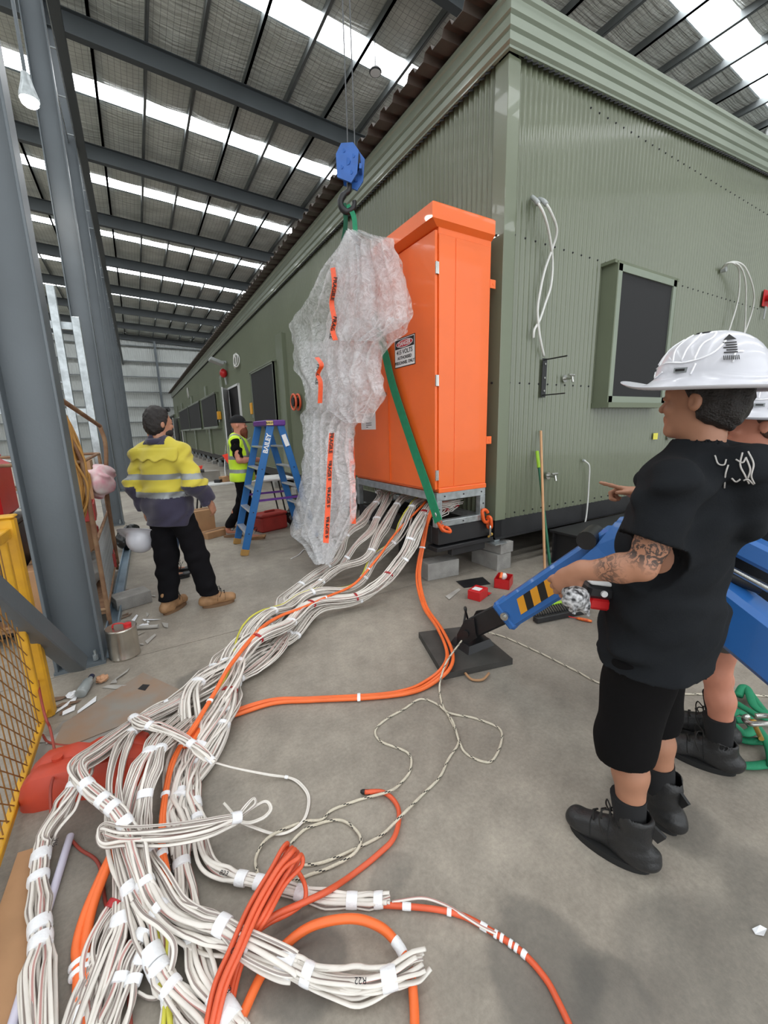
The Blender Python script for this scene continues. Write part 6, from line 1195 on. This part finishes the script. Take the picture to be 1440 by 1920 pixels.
ca_, cb2 = F(203, 1234, 0), F(240, 1030, 0); MB().prof([(-.045, .001), (.045, .001), (.045, .06), (.035, .06), (.035, .01), (-.035, .01), (-.035, .06), (-.045, .06)], ca_, cb2).build('channel', mat('blue_grey_galv', lin(134, 152, 166), .4, .5), ch)
block(F(246, 1122, .06), (.30, .20, .12), .3, 'grey block lying on the floor beside the steel channel', 'loose blocks')
# cage trolley with clutter
cg = thing('cage_trolley', 'rusty mesh cage trolley behind the near column, filled with packaging', 'trolley', (-.85, 4.8, 0))
x0_, x1_, ya_, yb_, zt_ = -1.35, -.40, 4.05, 5.75, 1.42
for x in (x0_, x1_):
    for y in (ya_, yb_): MB().cyl((x, y, .02), (x, y, zt_), .018, n=10).build('corner_tube', M_rust, cg, smooth=40)
for x in (x0_, x1_):
    for z in (.16, .75, zt_): MB().cyl((x, ya_, z), (x, yb_, z), .014, n=10).build('side_rail', M_rust, cg, smooth=40)
for y in (ya_, yb_):
    for z in (.16, zt_): MB().cyl((x0_, y, z), (x1_, y, z), .014, n=10).build('end_rail', M_rust, cg, smooth=40)
vw = MB().cyl((0, 0, .16), (0, 0, .75), .0022, n=5).mesh('cage_wire', M_galv); hw = MB().cyl((0, ya_, 0), (0, yb_, 0), .0022, n=5).mesh('cage_wire', M_galv)
for k in range(33): link('cage_wire', vw, cg, (x1_, ya_ + .05 * (k + 1), 0))
for k in range(8): link('cage_wire', hw, cg, (x1_, 0, .2 + .07 * k))
MB().ab((x0_, ya_, .12), (x1_, yb_, .16)).build('deck', M_rust, cg)
MB().cyl((-.52, 4.05, 1.95), (-.32, 5.3, 1.72), .02, n=10).build('push_handle', M_rust, cg, smooth=40); MB().tube(spline([Vector(p) for p in ((-.32, 5.3, 1.72), (-.30, 5.34, 1.5), (-.36, 5.4, 1.0), (-.38, 5.6, .4), (-.39, 5.72, .1))], 6), .02, 10).build('bent_upright', M_rust, cg, smooth='all')
MB().cyl((-.52, 4.05, 1.95), (-.40, 4.05, 1.42), .016, n=10).build('handle_stay', M_rust, cg, smooth=40)
M_crate = mat('red_crate', lin(160, 52, 46), .5, var=.12)
def carton(name, label, c, size, rz, mt, cat='box', group=None, lines=True):
    t = thing(name, label, cat, c, group); R = Matrix.Rotation(rz, 3, 'Z'); MB().box(Vector(c) + UP * size[2] / 2, size, R, .004).build('carton', mt, t); MB().box(Vector(c) + UP * (size[2] + .0008), (size[0] * .98, .045, .0016), R).build('packing_tape', M_scb, t); return t
carton('cardboard_box', 'brown cardboard box at the top of the cage trolley', (-.62, 5.25, .95), (.3, .4, .3), .1, M_card); carton('cardboard_box', 'brown cardboard box lower in the cage trolley', (-.66, 4.75, .56), (.36, .4, .28), -.1, M_card); carton('cardboard_box', 'brown cardboard box on the cage trolley deck', (-.75, 5.2, .16), (.45, .5, .38), .05, M_card); carton('cardboard_box', 'wide cardboard box beneath the hanging hose coil', (-.75, 4.5, .16), (.4, .5, .38), .05, M_card)
for i, (c, rz) in enumerate((((-.56, 4.75, .845), .05), ((-.62, 5.2, .545), .2), ((-.52, 5.5, .16), .1))):
    t = thing('red_crate', ['dark red plastic crate on the box in the cage trolley', 'dark red plastic crate in the middle of the cage trolley', 'dark red plastic crate low at the far end of the cage trolley'][i], 'crate', c); R = Matrix.Rotation(rz, 3, 'Z'); c = Vector(c)
    for a, s_ in (((0, 0, .01), (.26, .36, .02)), ((.125, 0, .08), (.012, .36, .16)), ((-.125, 0, .08), (.012, .36, .16)), ((0, .175, .08), (.26, .012, .16)), ((0, -.175, .08), (.26, .012, .16))): MB().box(c + R @ Vector(a), s_, R, .003).build('panel', M_crate, t)
def sack(name, label, c, r, mt, seed, cat='sack'):
    c = Vector(c); F_ = Field(np.array(c) - .4, np.array(c) + .4, .016); F_.ell(np.array(c), r, None, .03); F_.ell(np.array(c) + V(.06, .08, .08), np.array(r) * .7, None, .06); F_.folds(.03, [(22, 16, 30, seed), (-26, 30, 14, seed + 1), (40, -30, 36, seed + 2)]); return tag(link(name, F_.mesh(name, mt)), label, cat)
sack('white_sack', 'white and pink printed plastic sack bulging from the cage trolley', OY(185, 905, 5.3), (.13, .2, .16), mat('white_pink_plastic', lin(222, 214, 210), .4, vs=5, col2=lin(206, 120, 140)), 1); sack('rubbish_bag', 'black rubbish bag on the floor beside the steel channel', F(240, 1010, .16), (.16, .16, .15), mat('black_bag', lin(20, 20, 22), .25), 3, 'bag'); sack('grey_sack', 'grey crumpled plastic in the lower cage trolley', (-.58, 4.9, .3), (.14, .3, .12), mat('grey_film', lin(150, 150, 146), .4), 5)
# hose coil
hz_ = thing('hose_coil', 'coil of tan hose hanging on the trolley handle', 'hose', OY(104, 748, 4.1))
M_hose = mat('tan_hose', lin(176, 128, 62), .5, var=.12, vs=10)
for k in range(16):
    j = rs.uniform(-1, 1, 6); yy = 4.02 + .012 * k; top = OY(104 + j[0] * 3, 748 + j[1] * 4, yy); P_ = [top, OY(128 + j[2] * 8, 800, yy), OY(148 + j[3] * 10, 860, yy), OY(160 + j[4] * 9, 915 + j[1] * 15, yy), OY(148 + j[5] * 8, 955 + 20 * abs(j[0]), yy + .02), OY(118, 970 + 18 * j[2], yy + .04), OY(95, 930, yy + .06), OY(92, 850, yy + .05), top + Vector((-.01, .03, 0))]
    MB().tube(spline(P_, 6), .0085, 8).build('hose_loop', M_hose, hz_, smooth='all', fix=False)
# galvanised rack uprights behind
rk = thing('storage_rack', 'galvanised pallet rack frame behind the columns', 'rack', (-.6, 7, 0))
for x, y, z in ((-.71, 7.0, 3.5), (-.50, 7.0, 3.15), (-1.7, 7.0, 3.5)): MB().ab((x - .045, y - .04, 0), (x + .045, y + .04, z), .004).build('upright', M_galv, rk)
for k in range(5): MB().cyl((-.71, 7, .5 + .6 * k), (-1.7, 7, .8 + .6 * k), .016, n=8).build('diagonal_brace', M_galv, rk)
for z in (.9, 1.9, 3.0): MB().ab((-2.6, 7.04, z), (-.5, 7.10, z + .09)).build('shelf_beam', M_galv, rk)
MB().ab((-2.6, 6.7, .97), (-.55, 7.1, 1.0)).build('shelf_board', M_rust, rk)
for i, (x, c_) in enumerate(((-.75, 'first'), (-1.15, 'second'), (-1.6, 'third'))): carton('cardboard_box', 'brown cardboard box on the rack shelf, %s from the column row' % c_, (x, 6.9, 1.0), (.34, .34, .3), .1 * i, M_card)
rd = tag(MB().ab((-1.55, 4.3, .95), (-1.0, 4.9, 1.45), .05).ab((-1.5, 4.33, 1.45), (-1.05, 4.87, 1.5), .02).build('red_drum_box', M_redpl), 'bright red plastic tub glimpsed at the left picture edge behind the column', 'tub')
st_ = tag(MB().ab((-1.6, 4.25, .0), (-.98, 4.95, .90), .02).ab((-1.62, 4.23, .90), (-.96, 4.97, .948), .01).build('black_cabinet', M_black), 'black low cabinet under the red tub at the left edge', 'cabinet')
# ================================================================ middle distance
carton('cardboard_box', 'upright brown cardboard box beside the yellow shirted worker', (.74, 7.05, 0), (.30, .26, .42), .3, M_card); carton('cardboard_box', 'small flat cardboard box on the floor beside the upright one', F(400, 1006, 0), (.34, .2, .10), .5, M_card)
tb = thing('trestle_table', 'white folding table covered with tools and small boxes', 'table', (1.2, 7.4, 0))
MB().ab((.55, 7.15, .76), (2.35, 7.85, .80), .008).build('table_top', M_white, tb)
for x in (.7, 2.2):
    for y in (7.25, 7.75): MB().cyl((x, y, 0), (x + (.12 if x < 1 else -.12), y, .76), .014, n=8).build('leg', M_black, tb, smooth=40)
its = ['small brown carton on the table nearest the yellow worker', 'grey metal bracket box on the table', 'open brown parts carton on the table', 'small brown carton on the table next to the vest wearer', 'low red tray on the table', 'low grey tin on the table', 'white paper sheet on the table behind the ladder']
for k, (x, y, s_, mt) in enumerate(((.66, 7.3, (.16, .14, .1), M_card), (1.0, 7.6, (.3, .16, .18), M_sheetg), (1.2, 7.35, (.14, .14, .09), M_card), (1.42, 7.4, (.2, .16, .12), M_card), (1.7, 7.35, (.25, .14, .04), M_redpl), (1.08, 7.3, (.1, .1, .05), M_black), (2.0, 7.5, (.3, .21, .004), M_sgn))):
    z_ = .80 + s_[2] / 2; b = MB().box((x, y, z_), s_, Matrix.Rotation(.2 * k, 3, 'Z'), .004)
    if k in (0, 2, 3): b.box((x + s_[0] * .4, y, z_ + s_[2] * .62), (s_[0] * .5, s_[1], .004), Matrix.Rotation(.5, 3, 'Y'))
    tag(b.build('table_item', mt), its[k], 'box' if k < 6 else 'paper', 'items on the table')
dr = thing('cordless_drill', 'dark cordless drill standing on the folding table', 'drill', (.8, 7.45, .8)); MB().ab((.75, 7.4, .80), (.85, 7.5, .86), .01).build('battery', M_black, dr); MB().ab((.785, 7.43, .86), (.825, 7.47, .98), .01).build('grip', M_black, dr); MB().cyl((.74, 7.45, 1.0), (.90, 7.45, 1.0), .03, n=12).build('motor_body', M_black, dr, smooth=40)
fs_ = MB().tube(spline([OX(362, 882, 1.0), OX(380, 872, 1.15), OX(425, 853, 1.45), OX(470, 820, 1.8)], 6), .004, 6).build('flag_line', M_scr, smooth='all'); tag(fs_, 'thin line carrying the red flags between the workers', 'line')
M_flag = mat('red_orange_flag', lin(246, 62, 40), .6, var=.04, emit=0)
for i, (px, py, x) in enumerate(((372, 876, 1.08), (426, 853, 1.45))):
    a = OX(px, py, x); k_ = .16 if i == 0 else .2; tag(MB().plate([a + Vector((-.5, .86, 0)) * 0 + SD * -.1, a + SD * .1 + UP * .05, a + SD * .02 - UP * .2], (.5, -.85, 0), .002).build('bunting_flag', M_flag), ['red triangular flag hanging beside the yellow shirted worker', 'red triangular flag hanging left of the lime vest'][i], 'flag', 'red flags on the line')
tbx = thing('red_toolbox', 'red plastic toolbox on the floor behind the blue ladder', 'toolbox', (1.75, 6.75, 0)); MB().box((1.75, 6.75, .12), (.5, .28, .24), Matrix.Rotation(.3, 3, 'Z'), .02).build('box', M_crate, tbx); MB().box((1.75, 6.75, .27), (.52, .30, .06), Matrix.Rotation(.3, 3, 'Z'), .02).build('lid', M_crate, tbx); MB().box((1.75, 6.75, .32), (.2, .03, .03), Matrix.Rotation(.3, 3, 'Z'), .008).build('handle', M_crate, tbx)
sack('black_tool_bag', 'black tool bag on the floor between the ladder and the wrap', (2.2, 6.75, .16), (.2, .16, .15), mat('black_bag', lin(20, 20, 22), .25), 7, 'bag')
bs_ = thing('black_stool', 'black square stool behind the tool bag', 'stool', (2.45, 7.1, 0)); MB().ab((2.25, 6.9, .42), (2.65, 7.3, .46), .01).build('seat', M_black, bs_)
for x in (2.28, 2.62):
    for y in (6.93, 7.27): MB().ab((x - .015, y - .015, 0), (x + .015, y + .015, .42)).build('leg', M_black, bs_)
tag(MB().beam(F(395, 992, .012), F(445, 986, .012), .09, .02, UP).build('timber_offcut', M_card), 'thin timber board on the floor left of the blue ladder', 'board')
tag(MB().tube(spline([F(545, 1048, .004), F(560, 1040, .01), F(572, 1030, .012), F(585, 1046, .004), F(600, 1050, .004)], 6), .007, 6, .3).build('plastic_strap', M_tape, smooth='all'), 'white plastic strap lying on the floor below the wrap', 'strap')
# ================================================================ lamps in the roof
lm = thing('high_bay_lamp', 'glaring round lamp high beside the second column', 'lamp', OY(56, 192, 7.2)); lc_ = OY(56, 192, 7.2)
MB().tube([lc_ + UP * z for z in (.02, .06, .2, .3)], [.10, .10, .06, .04], 20).build('reflector', M_galv, lm, smooth=50); MB().cyl(lc_ + UP * .3, lc_ + UP * 1.2, .02, n=8).build('stem', M_steel, lm); MB().ball(lc_ + UP * .0, (.09, .09, .05), 16, 8).build('lens', mat('lamp_glow', (1, .98, .92), emit=150, var=0), lm, smooth='all')
dc = F(704, 137, 10.9); dl_ = thing('pendant_lamp', 'small round pendant lamp under the roof near the crane rope', 'lamp', dc); MB().tube([dc + UP * z for z in (0, .03, .12, .16)], [.16, .17, .1, .03], 18).build('shade', M_black, dl_, smooth=50); MB().cyl(dc + UP * .16, dc + UP * .75, .012, n=6).build('rod', M_steel, dl_); MB().cyl(dc - UP * .004, dc + UP * .004, .14, n=18).build('diffuser', M_sgn, dl_)
# ================================================================ things on and under the end wall
YW = BYN - .012
def wy(px, py, y=YW): return OY(px, py, y)
M_wc = mat('white_wall_cable', lin(214, 214, 210), .45, var=.04); M_gcon = mat('grey_conduit', lin(170, 174, 174), .45)
def wall_cable(label, pts, r=.012, sleeve=None):
    t = thing('wall_cable', label, 'cable', wy(*pts[0][:2]), 'white cables on the end wall'); P_ = spline([wy(p[0], p[1], YW - p[2]) for p in pts], 8)
    MB().tube(P_, r, 8).build('sheath', M_wc, t, smooth='all', fix=False)
    if sleeve: MB().tube(P_[:sleeve], r * 1.7, 8).build('conduit_end', M_gcon, t, smooth='all', fix=False)
wall_cable('left of two white cables hanging from the wall left of the window', [(998, 370, 0), (1008, 380, .12), (1020, 402, .16), (1030, 440, .12), (1036, 490, .06), (1033, 535, .05), (1022, 570, .04), (1012, 600, .04), (1002, 618, .04), (1000, 634, .03)], .013, 10)
wall_cable('right of two white cables, ending at the black bracket', [(1010, 374, 0), (1020, 378, .14), (1033, 398, .18), (1044, 432, .14), (1036, 465, .08), (1022, 505, .06), (1012, 550, .05), (1008, 585, .05), (1012, 630, .05), (1020, 668, .03)], .013, 12)
wall_cable('left white cable of the tuft above the hard hats', [(1352, 505, 0), (1362, 494, .1), (1376, 494, .16), (1386, 510, .16), (1384, 560, .1), (1370, 610, .08), (1356, 650, .06)], .011)
wall_cable('second white cable of the tuft above the hard hats', [(1352, 507, 0), (1368, 492, .12), (1388, 500, .2), (1398, 530, .18), (1398, 580, .12), (1396, 620, .1), (1388, 640, .1)], .011)
wall_cable('right white cable of the tuft above the hard hats', [(1356, 505, 0), (1372, 491, .12), (1396, 500, .22), (1412, 540, .2), (1412, 575, .14), (1398, 620, .1), (1380, 665, .08)], .011)
b = thing('cable_gland', 'grey conduit stub where the cable tuft leaves the wall', 'conduit', wy(1353, 507)); MB().cyl(wy(1353, 507), wy(1353, 507) + Vector((.0, -.06, 0)), .035, n=14).build('stub', M_gcon, b, smooth=40)
wall_cable('short white cable curling down the lower wall to a small coil', [(1093, 863, 0), (1099, 866, .05), (1105, 875, .06), (1104, 905, .03), (1102, 940, .02), (1098, 975, .02), (1090, 1000, .04), (1083, 1012, .06)], .010, 6)
cl = thing('cable_coil', 'small loose coil of white cable below the end wall', 'cable', wy(1080, 1003)); c0 = wy(1078, 1000, YW - .08)
for k in range(4): MB().torus(c0 + Vector((.02 * k, 0, -.015 * k)), .05 + .012 * (k % 2), .007, (.2 * k - .3, -1, .3 - .15 * k), 20, 6).build('turn', M_wc, cl, smooth='all')
MB().tube(spline([c0 + Vector((.05, 0, -.04)), c0 + Vector((.03, 0, -.14)), c0 + Vector((-.01, 0, -.25))], 6), .007, 6).build('tail', M_wc, cl, smooth='all')
bk = thing('wall_bracket', 'black steel bracket with two prongs under the hanging cable', 'bracket', wy(1018, 710)); a = wy(1021, 672); c = wy(1016, 745)
MB().ab((a.x - .035, YW - .012, c.z), (a.x + .035, YW, a.z), .003).build('backplate', M_black, bk)
for z in (a.z - .02, c.z + .02): MB().ab((a.x - .03, YW - .30, z - .006), (a.x - .018, YW, z + .006)).build('prong', M_black, bk)
for z in (a.z - .06, (a.z + c.z) / 2, c.z + .07): MB().cyl((a.x, YW - .012, z), (a.x, YW - .02, z), .012, n=8).build('screw', M_chrome, bk)
for i, (px, py) in enumerate(((1058, 710), (1027, 892), (1253, 820))):
    p = wy(px, py); t = thing('wall_tap', ['chrome tap on the wall left of the window', 'chrome tap on the lower wall beside the broom handles', 'chrome tap glimpsed beside the near worker\'s chin'][i], 'tap', p, 'taps on the end wall')
    MB().cyl(p, p + Vector((0, -.012, 0)), .042, n=18).build('flange', M_chrome, t, smooth=40); MB().cyl(p + Vector((0, -.01, 0)), p + Vector((0, -.11, 0)), .016, n=12).build('stem', M_chrome, t, smooth=40); MB().cyl(p + Vector((-.05, -.09, .03)), p + Vector((.05, -.09, .03)), .013, n=10).build('handle', M_chrome, t, smooth=40); MB().cyl(p + Vector((0, -.10, .01)), p + Vector((0, -.115, -.05)), .014, n=12).build('spout', M_chrome, t, smooth=40)
tag(MB().ab(wy(1228, 818) + Vector((-.05, -.004, -.045)), wy(1228, 818) + Vector((.07, 0, .045))).build('yellow_tag', mat('yellow_label', lin(224, 216, 90), .5)), 'small yellow label on the wall beside the tap', 'label')
p = wy(1434, 560); t = thing('fire_alarm', 'red alarm sounder with conduit on the end wall at the right edge', 'alarm', p); MB().ab(p + Vector((-.1, -.02, -.13)), p + Vector((.12, 0, .13)), .005).build('backplate', M_redpl, t); MB().tube([p + Vector((0, -.02, 0)), p + Vector((0, -.06, 0)), p + Vector((-.0, -.13, 0)), p + Vector((0, -.14, 0))], [.05, .06, .10, .09], 18).build('horn', M_redpl, t, smooth=50); MB().cyl(p + Vector((0, -.03, -.13)), p + Vector((-.02, -.03, -.34)), .014, n=8).build('conduit', M_gcon, t, smooth=40)
# brooms leaning on the wall
def lean(name, label, bot, top, parts):
    t = thing(name, label, 'broom', bot, 'brooms leaning on the wall')
    for nm, t0, t1, r, mt in parts: MB().cyl(bot.lerp(top, t0), bot.lerp(top, t1), r, n=10).build(nm, mt, t, smooth=40)
    return t
M_lime2 = mat('lime_plastic', lin(160, 208, 50), .45); M_dgreen = mat('green_handle_metal', lin(20, 96, 66), .4); M_wood = mat('timber_handle', lin(196, 150, 108), .6, var=.1)
lean('broom', 'green broom handle with lime grip leaning on the wall', F(1033, 1077, .02), wy(1007, 846, YW - .02), [('grip', .86, 1, .019, M_lime2), ('handle', .5, .87, .013, M_dgreen), ('lower_handle', 0, .5, .016, M_dgreen)])
lean('broom', 'plain timber broom handle leaning behind the green one', F(1022, 1085, .02), wy(1014, 808, YW - .02), [('handle', 0, 1, .014, M_wood)])
bh = thing('push_broom', 'black bristled broom head with lime back lying behind the blue crane leg', 'broom', F(1050, 1158)); a = F(1003, 1162, .03); c = F(1102, 1142, .03)
MB().beam(a, c, .06, .05, UP, .006).build('bristle_block', M_black, bh); MB().beam(a.lerp(c, .1) + Vector((.05, .1, .05)), c.lerp(a, .05) + Vector((.05, .1, .05)), .03, .02, UP, .004).build('lime_back', M_lime2, bh)
br_m = None
for k in range(22):
    p = a.lerp(c, (k + .5) / 22); MB().beam(p + Vector((.0, .0, .025)), p + Vector((.05, .095, .05)), .010, .012, UP).build('bristle_tuft', M_chassis, bh)
sd_ = thing('screwdriver', 'orange and red screwdriver on the floor by the broom head', 'screwdriver', F(1092, 1162)); MB().tube([F(1080, 1159, .014), F(1086, 1160, .014), F(1100, 1163, .014), F(1110, 1165, .014)], [.007, .012, .014, .009], 10).build('handle', mat('orange_grip', lin(236, 130, 50), .4, col2=lin(180, 40, 30), vs=30), sd_, smooth='all'); MB().cyl(F(1066, 1156, .014), F(1081, 1159, .014), .004, n=8).build('shaft', M_redpl, sd_)
# red boxes and offcuts below the corner
t = thing('red_carton', 'closed red carton with white label on the floor below the building corner', 'box', F(895, 1120)); R = Matrix.Rotation(.35, 3, 'Z'); c = F(896, 1112, .045); MB().box(c, (.17, .13, .09), R, .003).build('carton', M_redpl, t); MB().box(c + Vector((-.01, 0, .0465)), (.075, .08, .002), R).build('label', M_sgn, t); MB().box(c + R @ Vector((.115, -.02, -.03)), (.06, .11, .004), R).build('flap', M_redpl, t)
t = thing('red_carton', 'open red carton holding plugs, right of the closed one', 'box', F(945, 1110)); R = Matrix.Rotation(.55, 3, 'Z'); c = F(944, 1098, .0)
for a, s_ in (((0, 0, .006), (.2, .15, .01)), ((.098, 0, .05), (.004, .15, .1)), ((-.098, 0, .05), (.004, .15, .1)), ((0, .073, .05), (.2, .004, .1)), ((0, -.073, .05), (.2, .004, .1))): MB().box(c + R @ Vector(a), s_, R).build('panel', M_redpl, t)
tag(MB().cyl(c + Vector((-.05, 0, .09)), c + Vector((.0, .03, .13)), .014, n=10).build('orange_plug', M_orc, smooth=40), 'orange plug sticking out of the open red carton', 'plug'); tag(MB().ball(c + Vector((.02, .02, .09)), (.04, .03, .04), 8, 6).build('clear_bag', M_sleeve), 'clear bag inside the open red carton', 'bag')
for i, (q, mt, lb) in enumerate((([(835, 1118), (860, 1103), (864, 1106), (842, 1124)], M_scr, 'grey metal offcut on the floor left of the red cartons'), ([(925, 1132), (965, 1118), (985, 1128), (945, 1146)], M_card, 'flat piece of cardboard in front of the red cartons'), ([(965, 1130), (975, 1112), (990, 1100), (984, 1118)], M_tape, 'white offcut sticking up beside the open red carton'), ([(918, 1150), (935, 1142), (945, 1148), (925, 1156)], M_tape, 'white paper scrap in front of the red cartons'), ([(855, 1090), (905, 1082), (920, 1095), (870, 1102)], M_black, 'black plastic offcut behind the closed red carton'), ([(1410, 1742), (1425, 1735), (1438, 1742), (1432, 1755), (1416, 1752)], M_tape, 'torn white paper scrap alone on the concrete at the right edge'))):
    tag(MB().plate([F(*p, .003 + .004 * (k % 2)) for k, p in enumerate(q)], (0, 0, 1), .002).build('offcut', mt), lb, 'offcut', 'floor offcuts')
a = OY(1030, 993, 3.05); t = thing('black_deck', 'low black steel deck on the floor in front of the end wall', 'deck', (a.x + 1, 2.8, 0)); MB().ab((a.x, 2.45, a.z - .03), (a.x + 2.6, 3.05, a.z), .004).build('deck_plate', M_chassis, t)
for k in range(3): MB().ab((a.x + .05 + 1.2 * k, 2.5, 0), (a.x + .15 + 1.2 * k, 3.0, a.z - .03)).build('bearer', M_chassis, t)
MB().ab((a.x, 2.98, .0), (a.x + 2.6, 3.0, a.z - .03)).build('skirt', M_chassis, t)
# green round sling heap on the right
sl = thing('sling_heap', 'heap of green round slings on the floor at the right edge', 'sling', F(1410, 1360))
def roundsling(pts, r=.022): MB().tube(spline([F(*p) for p in pts], 8), r, 10, .55, twist=.03).build('sling_turn', M_sling, sl, smooth='all', fix=False)
roundsling([(1330, 1400, .02), (1350, 1420, .02), (1385, 1434, .02), (1430, 1434, .02), (1490, 1420, .02)]); roundsling([(1372, 1352, .03), (1368, 1372, .02), (1395, 1388, .02), (1435, 1390, .02), (1480, 1395, .02)]); roundsling([(1368, 1340, .05), (1385, 1335, .06), (1410, 1352, .05), (1440, 1395, .05), (1450, 1440, .03)]); roundsling([(1384, 1305, .04), (1392, 1290, .06), (1402, 1292, .06), (1415, 1325, .05), (1450, 1345, .04)]); roundsling([(1380, 1318, .03), (1400, 1330, .04), (1430, 1345, .05), (1470, 1350, .03)]); roundsling([(1376, 1360, .06), (1395, 1375, .06), (1412, 1368, .06), (1400, 1352, .07), (1380, 1350, .06)]); roundsling([(1405, 1298, .03), (1425, 1325, .04), (1448, 1350, .04)])
shackle('bow_shackle', D(1424, 1350, 1.97), 'brass and silver shackle lying on the green sling heap', (.6, -.6, .2))
# fittings along the long side wall
def sw(px, py): return OX(px, py, BX - .012)
M_yb = mat('yellow_box_plastic', lin(226, 160, 40), .45)
for i, (px, py, lb) in enumerate(((479, 766, 'yellow isolator box beside the first side window'), (414, 779, 'yellow isolator box beyond the open door'), (428, 777, 'small yellow isolator box next to the open door'))):
    p = sw(px, py); t = thing('isolator_box', lb, 'switch box', p, 'yellow boxes on the side wall'); MB().ab(p + Vector((-.14, -.13, -.17)), p + Vector((.0, .13, .17)), .01).build('housing', M_yb, t); MB().cyl(p + Vector((-.08, 0, -.17)), p + Vector((-.08, 0, -.28)), .025, n=8).build('gland', M_gcon, t)
p = sw(424, 679); t = thing('flood_light', 'grey flood light high on the side wall above the door', 'flood light', p); MB().box(p + Vector((-.35, 0, 0)), (.5, .5, .12), Matrix.Rotation(.35, 3, 'Y'), .02).build('housing', M_gcon, t); MB().ab(p + Vector((-.2, -.04, -.04)), p + Vector((0, .04, .04))).build('arm', M_gcon, t)
p = sw(445, 678); t = thing('wall_cable_coil', 'coiled white cable beside the flood light', 'cable', p)
for k in range(4): MB().torus(p + Vector((-.06, .12 * (k - 1.5), .05 * (k % 2))), .2, .022, (-1, .2 * k - .3, .1), 20, 6).build('turn', M_wc, t, smooth='all')
p = sw(354, 737); t = tag(MB().torus(p + Vector((-.05, 0, 0)), .32, .03, (-1, .2, 0), 24, 6).build('cable_ring', M_wc, smooth='all'), 'single ring of white cable further along the side wall', 'cable')
p = sw(425, 700); t = thing('alarm_sounder', 'red alarm sounder beside the open door', 'alarm', p); MB().ball(p + Vector((-.12, 0, 0)), (.14, .17, .17), 14, 8).build('dome', M_redpl, t, smooth='all'); MB().cyl(p + Vector((-.08, 0, -.1)), p + Vector((-.05, 0, -.42)), .03, n=8).build('lead', M_gcon, t)
p = sw(561, 754); t = thing('cable_reel', 'orange cable reel hanging on the side wall beside the wrap', 'cable reel', p)
for dx_ in (-.03, -.13): MB().torus(p + Vector((dx_, 0, 0)), .17, .025, (-1, 0, 0), 24, 8).build('rim', M_oro, t, smooth='all')
MB().cyl(p + Vector((0, 0, 0)), p + Vector((-.16, 0, 0)), .1, n=18).build('hub', M_black, t, smooth=40)
MB().tube(spline([sw(430, 800), sw(427, 830) + Vector((-.05, 0, 0)), sw(426, 870) + Vector((-.1, 0, 0)), F(424, 900, .02)], 6), .03, 6).build('side_cable', M_wc, smooth='all'); tag(bpy.data.objects['side_cable'], 'white cable hanging to the floor behind the red flag', 'cable')
# writing on the cables
M_pen = mat('marker_ink', lin(30, 30, 34), .7, var=0)
def pen(s, px, py, z, px2, py2, size=.022):
    a = F(px, py, z); d = F(px2, py2, z) - a; t = text_mesh(s, size, M_pen, 'ink_mark', None, face_mat(a, d, UP.cross(d)), .0004); tag(t, 'handwritten black mark %s on the cable sheath' % s, 'writing', 'handwriting on the cables')
pen('R22', 676, 1838, .082, 648, 1838); pen('W10', 446, 1785, .105, 426, 1778); pen('B23', 420, 1637, .056, 434, 1640); pen('V65', 103, 1580, .088, 98, 1600); pen('B73', 425, 1850, .06, 434, 1872)
